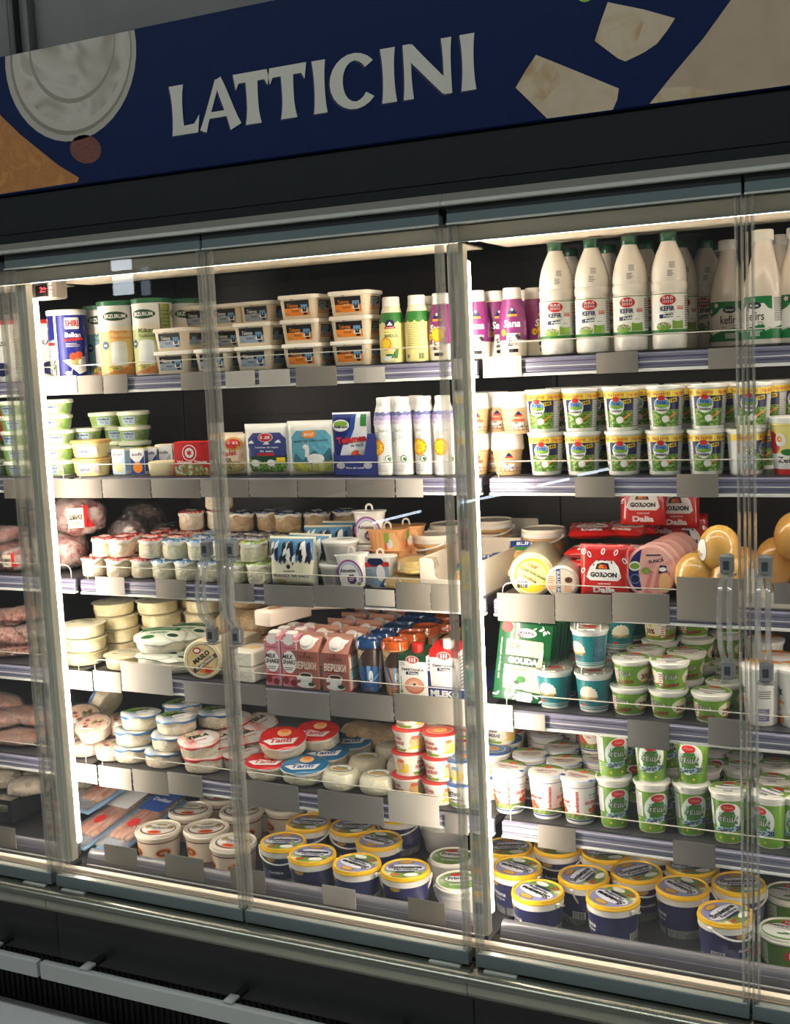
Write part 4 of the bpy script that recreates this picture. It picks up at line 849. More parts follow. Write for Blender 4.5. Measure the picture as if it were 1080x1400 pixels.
# clear deli trays with round filled rolls
def deli():
    b = MB(); b.lathe([(.040, 0), (.046, .004), (.052, .034), (.053, .038)], gmat('deli_white', [(244, 226, 206), (236, 206, 186), (250, 244, 232)], 40, .4, coat=.4), 28)
    t = MB(); t.lathe([(.050, .037), (.046, .042), (.002, .044)], gmat('deli_top', [(244, 226, 206), (226, 180, 150), (246, 238, 226)], 60, .4), 28)
    p = MB(); mp = topmap(.0442)
    for i in range(16):
        a, q = random.random()*6.28, .03*random.random()**.5; p.poly(ell(q*math.cos(a), q*math.sin(a), .004+.004*random.random(), .003+.004*random.random(), 8), random.choice((DRED, DGREEN, LIME, BROWN, RED)), mp, 1+i*.1, 9)
    c = MB(); c.lathe([(.053, .036), (.0555, .038), (.054, .046), (.048, .051), (.002, .053)], CLEAR, 28)
    return part('filling', b), part('topping', t, 'cream topping', [('herbs', p.build('herbs'), 'chopped herbs and peppers')]), part('cover', c, 'clear domed cover')
proto('deli', 'deli_tub', 'tub', *deli())
# flat cheese wheels with paper lids
b = MB(); b.lathe([(.052, 0), (.058, .004), (.060, .018), (.059, .032), (.056, .037)], gmat('wheel_side', [(240, 228, 186), (228, 214, 166), (246, 238, 206)], 14, .35, bump=.3, coat=.3), 34)
f = MB(); f.lathe([(.058, .0365), (.066, .0372), (.066, .0382), (.058, .0395), (.002, .040)], gmat('wheel_lid', [(238, 230, 200), (226, 216, 178)], 10, .3, coat=.5), 34)
p = MB(); mp = topmap(.0403); p.poly(ell(0, 0, .045, .038), mat('wheel_print', (222, 214, 180), .4), mp, 1, 9); p.poly(rot2(rect(-.04, -.01, .04, .012), .2), gmat('wheel_art', [(100, 130, 60), (230, 226, 200), (60, 60, 50)], 60), mp, 2, 9); p.lines(-.03, .014, .03, .03, 3, DGREEN, mp, 2)
proto('wheel', 'round_cheese', 'cheese', part('cheese', b), part('film_lid', f, 'pale printed lid'), part('print', p))
# long oval curd packs with green print
n = 30; rings = []
b = MB()
for q, z in ((.70, 0), (.90, .006), (1, .02), (.98, .036), (.92, .044)):
    rings.append([(.072*q*math.cos(2*PI*i/n), .05*q*math.sin(2*PI*i/n)*(1+.04*noise.noise(Vector((math.cos(6.28*i/n)*3, math.sin(6.28*i/n)*3, z*50)))), z) for i in range(n)])
b.loft(rings, gmat('curd_white', [(242, 238, 222), (232, 226, 204)], 20, .3, bump=.4, coat=.5))
f = MB(); R1 = []
for q, z in ((.98, .040), (1.08, .044), (1.05, .047), (.85, .052), (.4, .057), (.05, .058)):
    R1.append([(.072*q*math.cos(2*PI*i/n)*(1+.02*math.sin(i*1.9)), .05*q*math.sin(2*PI*i/n)*(1+.02*math.sin(i*1.9)), z+(.002*math.sin(i*1.3) if q > .9 else 0)) for i in range(n)])
f.loft(R1, gmat('curd_film', [(240, 240, 226), (232, 232, 214), (40, 140, 60)], 11, .3, coat=.5), cap0=False)
p = MB(); mp = lambda s, t, o: (s, t, .0585-.006*((s/.06)**2+(t/.04)**2)+o)
p.poly(rect(-.054, .008, .054, .030), GREEN, mp, 2); p.poly(ell(-.03, -.024, .02, .008), GREEN, mp, 2); p.poly(ell(.04, -.018, .016, .008), DGREEN, mp, 2); p.text('Крестьянский', 0, .017, .007, PAPER, mp, .085, 4); p.text('творог', 0, -.008, .012, GREEN, mp, .055, 3)
proto('curd', 'curd_pack', 'cheese', part('curd', b), part('film_lid', f, 'white film lid with green print'), part('print', p))
# round butter tub standing on its edge: disc axis along y
def disc(r, t, side, face, art, soft=.004):
    b = MB(); n = 36
    b.loft([[(q*math.sin(2*PI*i/n), y, r+q*math.cos(2*PI*i/n)) for i in range(n)] for q, y in ((r-soft, -t), (r, -t+soft), (r*.97, -.002), (r*.94, 0))], side)
    p = MB(); mp = lambda s, h, o: (s, -t-o, r+h); p.poly(ell(0, 0, r-soft-.002, n=32), face, mp, 1, 9); art(p, mp); return part('body', b), part('label', p, 'round printed label')
def art_maslo(p, mp):
    p.poly(ell(0, 0, .044, n=30), mat('maslo_ring', (120, 66, 40), .4), mp, 2, 9); p.poly(ell(0, 0, .0425, n=30), gmat('maslo_ground', [(222, 190, 120), (240, 216, 160), (180, 130, 60)], 16), mp, 3, 9)
    p.poly(ell(-.014, .026, .012, .009), RED, mp, 4, 9); p.poly(ell(-.014, .026, .008, .005), PAPER, mp, 5, 9)
    p.text('MASŁO', -.002, .008, .014, INK, mp, .055, 5, rot=.62, bold=.05); p.poly(rot2(rect(-.04, -.018, .042, -.006), .62), BROWN, mp, 4, 9); p.text('KLAROWANE', .008, -.008, .0085, PAPER, mp, .062, 5, rot=.62, bold=.03); p.poly(ell(.012, -.028, .022, .010), ORA, mp, 4, 9); p.poly(ell(.016, -.03, .010, .006), RED, mp, 5, 9)
proto('maslo', 'butter_tub', 'tub', *disc(.055, .05, mat('maslo_cream', (240, 222, 178), .35), mat('maslo_rim', (246, 232, 196), .35), art_maslo))
def art_syr(p, mp):
    p.poly(ell(0, 0, .041, n=30), YEL, mp, 2, 9); p.poly(ell(0, .005, .036, .03), mat('syr_pale', (248, 236, 150), .4), mp, 3, 9); p.text('СЫР', .004, .022, .009, DRED, mp, .022, 5, rot=-.5); p.text('АДЫГЕЙСКИЙ', .002, .006, .0095, mat('print_olive_green', (80, 100, 40), .4), mp, .07, 5, rot=-.5, bold=.03); p.text('особый', -.004, -.008, .008, DRED, mp, .034, 5, rot=-.5)
    p.poly(rot2(rect(-.038, -.026, -.004, -.008), -.5, -.02, -.017), PAPER, mp, 4, 9); p.bars(-.034, -.030, -.010, -.014, 9, INK, mp, 5)
CR = mat('cheese_ivory', (240, 224, 176), .35, coat=.4)
proto('syr', 'cheese_roll', 'cheese', *disc(.053, .19, gmat('syr_side', [(244, 230, 180), (234, 216, 160)], 20, .3, bump=.2, coat=.5), CR, art_syr, .008))
def art_sul(p, mp):
    p.poly(ell(0, 0, .034, n=28), LGREY, mp, 2, 9); p.poly(ell(0, 0, .031, n=28), mat('suluguni_face', (236, 222, 196), .4), mp, 3, 9); p.poly(rrect(-.013, -.032, -.003, .032, .003), BLUE, mp, 4, 9); p.text('SULUGUNI', -.008, 0, .0075, PAPER, mp, .055, 5, rot=-PI/2, bold=.04); p.poly(ell(.016, .006, .009, .007), BROWN, mp, 4, 9); p.lines(.006, -.022, .026, -.006, 4, ORA, mp, 4); p.lines(-.03, -.016, -.016, .016, 7, ORA, mp, 4)
proto('suluguni', 'cheese_roll', 'cheese', *disc(.039, .20, gmat('suluguni_side', [(240, 228, 208), (228, 214, 190)], 24, .25, bump=.4, coat=.7), CR, art_sul, .006))
# boxes of butter, milk shake, cream cartons
def art_shake(p, F, Sd, T):
    p.poly(rect(-.0225, .002, .0225, .122), gmat('shake_pink', [(206, 108, 128), (226, 150, 160)], 30), F, 1, 9); p.poly(ell(0, .068, .021, .03), PAPER, F, 2, 9); p.text('MILK', -.003, .082, .012, INK, F, .032, 3, shear=.25, bold=.03); p.text('SHAKE', .001, .068, .012, INK, F, .040, 3, shear=.25, bold=.03)
    p.lines(-.014, .045, .014, .055, 2, GREY, F, 3); p.poly(ell(-.012, .018, .010), DRED, F, 3, 9); p.poly(ell(.010, .013, .009), DRED, F, 3, 9); p.poly(ell(0, .032, .02, .006), RED, F, 2.5, 9); p.poly(rect(-.02, .002, .02, .122), gmat('shake_pink', []) if 0 else mat('shake_side', (214, 130, 146), .4), Sd, 1, 9); p.text('Galychyna', 0, .105, .006, DRED, F, .034, 3)
b = MB(); b.box(-.0235, -.0225, 0, .0235, .0225, .126, mat('shake_white', (240, 226, 224), .4), .0015); pr = MB(); art_shake(pr, facemap(-.0225), sidemap(.0235), topmap(.126))
pr.add([(-.0235, -.0228, .126), (.0235, -.0228, .126), (.0235, .0225, .140), (-.0235, .0225, .140)], [(0, 1, 2, 3)], mat('shake_side', (0, 0, 0)), False); pr.add([(-.0235, -.0225, .126), (-.0235, .0225, .126), (-.0235, .0225, .140)], [(0, 1, 2)], mat('shake_side', (0, 0, 0)), False); pr.add([(.0235, -.0225, .126), (.0235, .0225, .126), (.0235, .0225, .140)], [(0, 1, 2)], mat('shake_side', (0, 0, 0)), False)
cp = MB(); cp.box(-.014, -.016, .128, .014, .012, .146, WHITE, .004); cp.add([(-.014, -.0235, .118), (0, -.0238, .112), (.014, -.0235, .118), (.014, -.0235, .134), (-.014, -.0235, .134)], [(0, 1, 2, 3, 4)], WHITE, False)
proto('shake', 'milk_carton', 'carton', part('carton', b), part('cap', cp, 'white cap'), part('print', pr, 'pink print'))
MAU = gmat('vershki_brown', [(150, 84, 72), (160, 92, 78)], 10, .4)
def vershki():
    w = .039; h = .100; b = MB(); b.box(-w, -w, 0, w, w, h, MAU, .001)
    g = MB(); MAUL = mat('vershki_gable', (190, 120, 100), .4); t = .134
    g.add([(-w, -w, h), (w, -w, h), (w, w, h), (-w, w, h), (-w+.004, 0, t), (w-.004, 0, t), (-w, .0, t+.010), (w, .0, t+.010)], [(0, 1, 5, 4), (2, 3, 4, 5), (3, 0, 4), (1, 2, 5)], MAUL, False); g.box(-w, -.0015, t-.002, w, .0015, t+.010, mat('vershki_fin', (202, 150, 128), .4))
    c = MB(); th = math.atan2(t-h, w); n = 24; ctr = Vector((0, -w*.52, h+(t-h)*.48)); nn = Vector((0, -math.sin(th), math.cos(th))); up = Vector((0, math.cos(th), math.sin(th)))
    c.loft([[ctr+nn*z+(Vector((1, 0, 0))*math.cos(2*PI*i/n)+up*math.sin(2*PI*i/n))*r for i in range(n)] for r, z in ((.021, 0), (.021, .004), (.018, .006), (.018, .014), (.015, .016))], WHITE)
    c.add([ctr+nn*.003+Vector((1, 0, 0))*x+up*y for x, y in ((.010, .018), (.030, .016), (.020, -.004))], [(0, 1, 2)], WHITE, False)
    p = MB(); F = facemap(-w); p.text('ГАЛИЧИНА', 0, .084, .009, mat('vershki_dark', (70, 30, 26), .4), F, .044, 2); p.poly(star(0, .093, .004, .003, 4), mat('vershki_dark', (0, 0, 0)), F, 2, 9); p.text('ВЕРШКИ', 0, .062, .020, mat('vershki_cream', (240, 222, 202), .4), F, .064, 2, bold=.03); p.lines(-.03, .049, .032, .053, 1, DRED, F, 2, .8, .1)
    p.poly(ell(0, .010, .028, .008), mat('saucer', (236, 226, 214), .4), F, 2, 9); p.poly([(-.02, .037), (.02, .037), (.016, .016), (.008, .010), (-.008, .010), (-.016, .016)], PAPER, F, 3, 9); p.poly(ell(0, .037, .02, .0065), PAPER, F, 4, 9); p.poly(ell(0, .037, .0175, .005), mat('coffee', (46, 22, 16), .3), F, 5, 9); p.poly(ell(.016, .013, .010, .005), DGREEN, F, 6, 9); p.poly(ell(-.023, .028, .005, .006), PAPER, F, 2.5, 9)
    S_ = sidemap(w); p.poly(rect(-.038, .002, .038, .097), mat('vershki_side', (206, 130, 108), .4), S_, 1, 9); p.poly(rect(-.032, .06, .034, .09), PAPER, S_, 2, 9); p.poly(rect(-.032, .03, .034, .056), mat('mint', (170, 220, 205), .4), S_, 2, 9); p.lines(-.032, .006, .034, .026, 4, PAPER, S_, 2); p.text('Ду', .0, .118, .012, BROWN, lambda s, hh, o: (w-.0+o-(hh-h)*.09, s, hh), .03, 2)
    return part('carton', b), part('gable', g, 'lighter folded gable top'), part('cap', c, 'round white cap'), part('print', p, 'printed coffee cup and lettering')
proto('vershki', 'cream_carton', 'carton', *vershki())
b = MB(); b.box(-.030, -.08, 0, .030, .08, .042, gmat('butter_box', [(244, 232, 216), (240, 224, 204)], 20, .4), .003); pr = MB(); pr.poly(ell(0, -.03, .016, .024), gmat('butter_badge', [(210, 90, 40), (240, 200, 160)], 40), topmap(.042), 1, 9); pr.lines(-.02, .0, .02, .05, 5, GOLD, topmap(.042), 1)
proto('long_box', 'butter_box', 'box', part('box', b), part('print', pr))
def art_brick(p, F, Sd, T):
    for k in ((-.036, .002, .0, .022), (.0, .022, .036, .002), (-.036, .040, .0, .022), (.0, .022, .036, .040)):
        dx, dz = k[2]-k[0], k[3]-k[1]; L = math.hypot(dx, dz); nx, nz = -dz/L*.0006, dx/L*.0006; p.poly([(k[0]+nx, k[1]+nz), (k[0]-nx, k[1]-nz), (k[2]-nx, k[3]-nz), (k[2]+nx, k[3]+nz)], LGREY, F, 1, 9)
    p.poly(ell(.01, 0, .016, .018), PEACH, T, 1, 9); p.lines(-.03, -.02, .0, .02, 4, GOLD, T, 1)
b = MB(); b.box(-.037, -.05, 0, .037, .05, .043, mat('butter_paper', (240, 232, 214), .45, bump=.2, bscale=30), .005); pr = MB(); art_brick(pr, facemap(-.05), sidemap(.037), topmap(.043))
proto('butter', 'butter_brick', 'butter', part('brick', b), part('print', pr))
def art_bookc(p, F, Sd, T):
    p.poly(rect(-.019, .004, .019, .098), mat('swieze_paper', (222, 214, 176), .45), F, 1, 9); p.text('ŚWIEŻE', 0, .070, .011, mat('olive_ink', (70, 72, 40), .4), F, .034, 2, bold=.03); p.poly(ell(0, .035, .014, .02), gmat('swieze_art', [(200, 196, 160), (120, 116, 80), (230, 226, 200)], 70), F, 2, 9); p.lines(-.014, .084, .014, .094, 2, GREY, F, 2)
proto('book_carton', 'cheese_carton', 'carton', *carton(.042, .10, .104, mat('swieze_box', (232, 226, 196), .45), art_bookc))
# iced coffee cups with domed lids
def coffee(c1, c2, lidm, top):
    b, R = cup(.122, .026, .0345, c1, .002); mp = cylmap(R, 0, .031); pr = MB()
    pr.poly(rect(-.1, .004, .1, .070), c2, mp, 1)
    for a in range(7):
        t0 = -.9+a*.3; pr.poly([(-.004, .018), (-.004+.07*math.sin(t0), .018+.055*math.cos(t0)), (-.004+.07*math.sin(t0+.14), .018+.055*math.cos(t0+.14))], SKY if a % 2 else mat('ray_blue', (40, 120, 200), .4), mp, 2)
    pr.poly(rect(-.03, .072, .02, .114), top, mp, 1); pr.poly([(-.03, .084), (-.006, .114), (-.03, .114)], TAN, mp, 2); pr.poly(ell(.006, .045, .006, .016), PAPER, mp, 3); pr.poly(rect(.03, .01, .05, .108), mat('cup_panel', (228, 224, 220), .4), mp, 2); pr.lines(-.014, .006, .018, .016, 2, GREY, mp, 3)
    ld = MB(); ld.lathe([(.035, .118), (.0385, .119), (.0385, .124), (.037, .126), (.035, .137), (.031, .139), (.029, .134), (.002, .133)], lidm, 28)
    return part('cup', b), part('lid', ld, 'glossy domed lid'), part('print', pr)
LB = mat('lid_gloss_blue', (40, 84, 140), .12, coat=1); LO = mat('lid_gloss_orange', (196, 88, 30), .12, coat=1)
proto('coffee_blue', 'coffee_cup', 'cup', *coffee(mat('coffee_brown_cup', (70, 44, 36), .35), mat('coffee_blue_print', (36, 92, 170), .35), LB, mat('coffee_dark', (58, 34, 28), .35)))
proto('coffee_orange', 'coffee_cup', 'cup', *coffee(mat('coffee_tan_cup', (226, 160, 96), .35), mat('coffee_tan_print', (216, 150, 90), .35), LO, mat('coffee_dark', (0, 0, 0))))
# small cream carton, with screw cap
def art_smiet(top, wd):
    def f(p, F, Sd, T):
        p.poly(rect(-.038, .094, .038, .110), top, F, 1, 9); p.poly(ell(0, .098, .018, .0105), PAPER, F, 2, 9); p.poly(ell(0, .098, .0165, .009), RED, F, 3, 9)
        for k in (-.007, 0, .007): p.poly(rrect(k-.002, .092, k+.002, .104, .0018), PAPER, F, 4, 9)
        p.text('ŚMIETANKA', 0, .074, .0085, NAVY, F, .062, 2, bold=.03); p.poly(rot2(rect(-.016, .060, .018, .068), .04), NAVY, F, 2, 9); p.text('Polska', .001, .064, .0055, PAPER, F, .026, 3)
        if wd: p.text('12%', -.029, .087, .008, INK, F, .015, 3, bold=0); p.poly(ell(.004, .032, .027, .021), mat('soup_rim', (216, 120, 90), .4), F, 2, 9); p.poly(ell(.004, .034, .025, .017), mat('soup', (234, 160, 130), .4), F, 3, 9); p.poly(ell(.002, .036, .014, .008), mat('soup_cream', (244, 200, 170), .4), F, 4, 9); p.poly(ell(.004, .036, .004, .003), DGREEN, F, 5, 9); p.lines(-.036, .006, -.008, .01, 1, GREY, F, 2); p.poly(rect(-.033, .02, -.0315, .055), GREEN, F, 2, 9); p.poly(ell(-.032, .016, .004), LIME, F, 2, 9)
        p.poly(rect(-.03, .004, .03, .11), mat('info_white', (0, 0, 0)), Sd, 1, 9); p.lines(-.028, .02, .028, .10, 9, GREY, Sd, 2)
    return f
def smiet(top, wd, capm):
    pp = carton(.078, .062, .110, mat('carton_white', (246, 240, 230), .4), art_smiet(top, wd))
    g = MB(); g.add([(-.039, -.031, .110), (.039, -.031, .110), (.039, .031, .124), (-.039, .031, .124), (-.039, .031, .110), (.039, .031, .110)], [(0, 1, 2, 3), (0, 3, 4), (1, 5, 2)], top, False)
    c = MB(); c.lathe([(.0145, .112), (.0145, .132), (.013, .1345)], capm, 24, (.004, -.004, 0)); return pp+(part('slanted_top', g), part('cap', c, 'screw cap'))
proto('smietanka', 'cream_carton', 'carton', *smiet(DGREEN, 1, RED)); proto('smietanka_red', 'cream_carton', 'carton', *smiet(RED, 0, WHITE))
b = MB(); kr = mat('tray_kraft', (214, 170, 106), .5); bl = mat('tray_mleko_blue', (46, 60, 140), .4)
b.box(-.05, -.0345, 0, .07, -.0325, .034, bl); b.box(-.05, -.034, 0, .07, .26, .0015, bl)
b.add([(-.05, -.034, 0), (-.05, .26, 0), (-.05, .26, .130), (-.05, .03, .130), (-.05, -.01, .112), (-.05, -.034, .078), (-.048, -.034, 0), (-.048, .26, 0), (-.048, .26, .130), (-.048, .03, .130), (-.048, -.01, .112), (-.048, -.034, .078)], [(5, 4, 3, 2, 1, 0), (6, 7, 8, 9, 10, 11), (5, 11, 10, 4), (4, 10, 9, 3), (3, 9, 8, 2)], kr, False)
b.add([(-.05, -.035, 0), (-.034, -.035, .034), (-.036, -.035, .07), (-.05, -.035, .078)], [(0, 1, 2, 3)], bl, False)
pr = MB(); pr.text('MLEKO', .002, .017, .017, PAPER, facemap(-.035), .078, 1, bold=.06)
proto('mleko_tray', 'display_tray', 'tray', part('tray', b, 'kraft inside, blue outside'), part('print', pr))
# -- pouches and flat cups of the third shelf
b, mp = pillow(.135, .128, .05, mat('pouch_cream', (236, 230, 200), .35, coat=.4), 12, 5)
pr = MB(); LBL = mat('pouch_blue', (90, 160, 205), .35); pr.poly(rect(-.064, .068, .064, .124), LBL, mp, 1)
for k in range(11):
    s = -.060+k*.0115; hh = .066+.012*random.random(); pr.poly([(s-.008, .074), (s, hh-.012), (s+.007, .076), (s+.002, .118), (s-.005, .112)], (INK, PAPER, NAVY, LBL)[k % 4], mp, 2+k*.2)
for k in range(9):
    s, h = -.05+k*.0125, .09+.02*math.sin(k*2.1); pr.poly([(s-.007, h-.012), (s+.004, h-.004), (s+.007, h+.014), (s-.003, h+.006)], PAPER if k % 2 else INK, mp, 5)
pr.poly(ell(-.004, .052, .006, .006), INK, mp, 3); pr.text('romfulda', -.002, .041, .005, INK, mp, .034, 3); pr.text('BRÂNZĂ DE VACI', 0, .029, .009, INK, mp, .104, 3, bold=.02); pr.poly(ell(-.03, .012, .016, .006), VEG, mp, 3)
proto('pouch', 'cheese_pouch', 'pouch', part('pouch', b), part('print', pr, 'blue and black cow pattern'))
def flatcup(body, art, h=.086, w=.085, d=.05):
    b = MB(); b.rtub([(.014, 0), (.012, .002), (.001, h-.004), (-.002, h-.003), (-.002, h)], body, w, d, .02, n=5)
    t = MB(); n = 16; o = [(.011*math.cos(PI*i/n), h+.001+.006+.012*math.sin(PI*i/n)) for i in range(n+1)]; o = [(.011, h-.002)]+o+[(-.011, h-.002)]; i_ = [(.0065*math.cos(PI*i/n), h+.007+.0068*math.sin(PI*i/n)) for i in range(n+1)]; i_ = [(.0065, h+.002)]+i_+[(-.0065, h+.002)]
    m_ = len(o); V = [(x, y, z) for y in (-.001, .001) for x, z in o+i_]; F = []
    for k in range(m_-1): F += [(k, m_+k, m_+k+1, k+1), (2*m_+k, 2*m_+k+1, 3*m_+k+1, 3*m_+k), (k, k+1, 2*m_+k+1, 2*m_+k), (m_+k, 3*m_+k, 3*m_+k+1, m_+k+1)]
    t.add(V, F, WHITE, False)
    pr = MB(); art(pr, facemap(-d/2+.0125, -.0125/h*1.02)); return part('cup', b), part('hang_tab', t, 'white hanging tab'), part('print', pr)
def art_alm(p, F):
    for k, (q, c) in enumerate(((.036, PURP), (.033, LILAC), (.030, PAPER), (.028, SKY), (.026, PAPER))): p.poly([(q*math.cos(PI*i/20)-.0, .032+q*1.15*math.sin(PI*i/20)) for i in range(21)]+[(-q, .02), (q*.86, .012)], c, F, 1+k, 9)
    p.poly(rect(-.03, .003, .024, .03), PAPER, F, 6, 9); p.text('Almette', -.004, .045, .010, INK, F, .044, 7, shear=.15, bold=.02); p.poly(star(.004, .022, .014, .012, 8), mat('alm_purple', (110, 40, 130), .4), F, 7, 9); p.lines(-.004, .017, .012, .027, 2, PAPER, F, 8); p.poly(ell(-.02, .022, .006, .006), CREAM, F, 7, 9); p.poly(ell(.022, .010, .006, .004), LIME, F, 7, 9)
proto('almette', 'cream_cheese_cup', 'cup', *flatcup(WHITE, art_alm))
def art_orc(p, F):
    for k in range(7): p.poly(rect(-.036+k*.0115, .004, -.0345+k*.0115, .082), mat('orc_line', (206, 130, 80), .4), F, 1, 9)
    p.poly(ell(.018, .044, .018, .034), mat('orc_red', (206, 70, 40), .4), F, 2, 9); p.poly(ell(.022, .048, .017, .034), PEACH, F, 3, 9); p.poly(ell(.014, .052, .008, .012), PAPER, F, 4, 9); p.poly(rect(.0, .055, .012, .08), LIME, F, 4, 9); p.poly(ell(.006, .03, .010, .006), ORA, F, 4, 9)
proto('orange_cup', 'cream_cheese_cup', 'cup', *flatcup(gmat('orange_cup_print', [(240, 180, 120), (232, 160, 96)], 20, .35), art_orc, .088, .098, .07))
def art_bw(p, F):
    p.poly(rect(-.036, .008, .030, .06), mat('bw_blue', (150, 180, 205), .4), F, 1, 9); p.poly(rot2(rect(-.034, .056, .036, .068), .05), RED, F, 2, 9); p.poly(ell(-.004, .07, .022, .012), NAVY, F, 2.5, 9); p.poly(ell(.008, .04, .012, .022), PAPER, F, 3, 9); p.poly([(.0, .004), (.03, .002), (.034, .03), (.014, .024)], BLUE, F, 4, 9); p.lines(-.034, .012, -.01, .05, 7, GREY, F, 3)
proto('blue_cup', 'cream_cheese_cup', 'cup', *flatcup(WHITE, art_bw, .082, .082, .05))
b, R = cup(.056, .037, .045, mat('grey_tub_side', (176, 172, 164), .4)); mp = cylmap(R, 0, .041); pr = MB(); pr.lines(-.04, .01, .036, .046, 8, GREY, mp, 1); pr.bars(.04, .012, .06, .03, 8, INK, mp, 1); ld = MB(); ld.lathe([(.045, .054), (.0485, .055), (.0485, .058), (.044, .0595)], WHITE); ld.poly(ell(.01, .0, .02, .014), gmat('grey_tub_art', [(60, 80, 40), (210, 210, 190)], 60), topmap(.0597), 1, 9)
proto('grey_tub', 'curd_tub', 'tub', part('tub', b), part('lid', ld), part('print', pr))
def bucket(r, h, body, lidm, art, handle=True, rimh=.020, lidart=None, hm=WHITE, n=40, bend=-.6):
    b = MB(); b.lathe([(r*.82, 0), (r*.86, .002), (r*.955, h-rimh)], body, n); R = proff([(r*.86, 0), (r*.955, h-rimh)]); mp = cylmap(R, 0, r*.91)
    k = MB(); k.lathe([(r*.95, h-rimh-.002), (r*.985, h-rimh), (r*.985, h-.012), (r, h-.011)], WHITE, n, cap0=False, cap1=False)
    l = MB(); l.lathe([(r*.97, h-.0125), (r*1.01, h-.012), (r*1.01, h-.008), (r*.985, h-.0075), (r*.985, h-.002), (r*.97, h), (r*.93, h), (r*.915, h-.0035), (.002, h-.0035)], lidm, n)
    p = MB(); art(p, mp, h); out = [part('pail', b), part('rim', k)]
    lp = MB()
    if lidart: lidart(lp, topmap(h-.0033), r*.93)
    out.append(part('lid', l, None, [('lid_print', lp.build('lid_print'), 'printed round label')] if lp.v else []))
    if p.v: out.append(part('print', p))
    if handle:
        hd = MB(); a0 = bend; R_ = r*1.03
        pts = [Vector((R_*math.cos(t), -R_*math.sin(t)*math.cos(a0), h-.018+R_*math.sin(t)*math.sin(a0))) for t in [PI*i/18 for i in range(19)]]
        hd.tube(pts, .0026, hm, 6)
        for s in (-1, 1): hd.box(s*R_-.004, -.006, h-.025, s*R_+.004, .006, h-.013, hm, .002)
        out.append(part('bail_handle', hd, 'white bail handle'))
    return out
def art_none(p, mp, h): pass
def art_beige(p, mp, h): p.poly(rect(-.035, .02, .03, .07), mat('bucket_print_brown', (150, 112, 70), .4), mp, 1); p.lines(-.032, .024, .026, .066, 6, BEIGE, mp, 2)
proto('beige_bucket', 'cheese_bucket', 'bucket', *bucket(.058, .098, gmat('bucket_beige', [(216, 172, 116), (206, 160, 104)], 14, .35), mat('lid_offwhite', (234, 222, 202), .3, coat=.4), art_beige, bend=-.35))
def art_salad(p, mp, h):
    for s in (-.05, .04): p.poly(ell(s, .03, .024, .014), ORA, mp, 1); p.poly(ell(s, .030, .020, .010), DRED, mp, 2); p.lines(s-.012, .026, s+.012, .034, 2, YEL, mp, 3)
    p.poly(rect(-.17, h-.026, .17, h-.0225), BROWN, mp, 1)
def lid_salad(p, mp, r):
    p.poly(ell(0, 0, r*.86, r*.74, 30), BROWN, mp, 1, 9); p.poly(ell(0, .002, r*.80, r*.66, 30), PAPER, mp, 2, 9); p.poly(ell(0, -r*.42, r*.36, r*.2), ORA, mp, 3, 9); p.poly(ell(0, -r*.42, r*.26, r*.12), RED, mp, 4, 9); p.text('Salata', 0, r*.12, r*.2, INK, mp, r*.8, 4, shear=.2); p.lines(-r*.3, -r*.16, r*.4, 0, 2, GREY, mp, 4)
    p.poly(ell(r*.55, r*.2, r*.18, r*.22), VEG, mp, 4, 9); p.poly(ell(-r*.55, r*.15, r*.16, r*.2), VEG, mp, 4, 9); p.poly(ell(0, r*.45, r*.3, r*.1), VEG, mp, 4, 9)
proto('salad_pail', 'salad_tub', 'tub', *bucket(.067, .085, gmat('salad_ivory', [(238, 220, 196), (230, 206, 178)], 10, .35), mat('lid_warm_white', (244, 234, 216), .32), art_salad, False, .012, lid_salad))
SMB = gmat('smietana_blue', [(44, 46, 92), (60, 64, 120), (150, 150, 170)], 6, .35)
def art_smb(p, mp, h):
    for s in (-.02, .16): p.text('Śmietana', s, .060, .017, INK if s < 0 else PAPER, mp, .075, 3, shear=.2, bold=.03); p.text('Familijna', s+.01, .043, .009, PAPER, mp, .045, 3, shear=.2); p.poly(ell(s-.004, .082, .015, .007), GOLD, mp, 2); p.poly(ell(s-.004, .082, .013, .0055), BROWN, mp, 3); p.poly(ell(s-.004, .082, .0125, .005), GOLD, mp, 4)
    p.poly(rect(-.19, .0, .19, .022), gmat('smietana_base', [(70, 90, 70), (150, 150, 140), (90, 96, 120)], 22, .35), mp, 1); p.poly(rect(-.03, .028, .05, .036), NAVY, mp, 2); p.poly(rect(-.10, .02, -.065, .04), PAPER, mp, 2); p.bars(-.098, .021, -.068, .039, 10, INK, mp, 3)
def lid_smb(p, mp, r):
    p.poly(ell(0, 0, r*.92, n=34), mat('lid_lilac', (150, 150, 196), .35), mp, 1, 9); p.poly([(r*.92*math.cos(t), r*.92*math.sin(t)) for t in [PI+.25+(PI-.5)*i/20 for i in range(21)]], gmat('lid_greens', [(80, 130, 40), (150, 180, 90), (236, 232, 214)], 24, .35), mp, 2, 9)
    p.poly(ell(0, r*.08, r*.85, r*.38), mat('lid_pale', (226, 226, 236), .35), mp, 3, 9); p.text('Śmietana', 0, r*.2, r*.36, INK, mp, r*1.5, 5, shear=.2, bold=.05); p.text('Familijna', r*.05, -r*.12, r*.24, INK, mp, r*1.05, 5, shear=.2, bold=.03); p.poly(ell(0, r*.66, r*.34, r*.17), BROWN, mp, 4, 9); p.poly(ell(0, r*.66, r*.31, r*.145), GOLD, mp, 5, 9)
    p.poly(rot2(rect(-r*.4, -r*.38, r*.42, -r*.24), .0), NAVY, mp, 4, 9); p.text('22%', -r*.42, -r*.58, r*.2, RED, mp, r*.4, 5, bold=.04); p.poly(ell(r*.3, -r*.6, r*.32, r*.16), PAPER, mp, 4, 9)
LIDY = mat('lid_yellow', (250, 200, 40), .32)
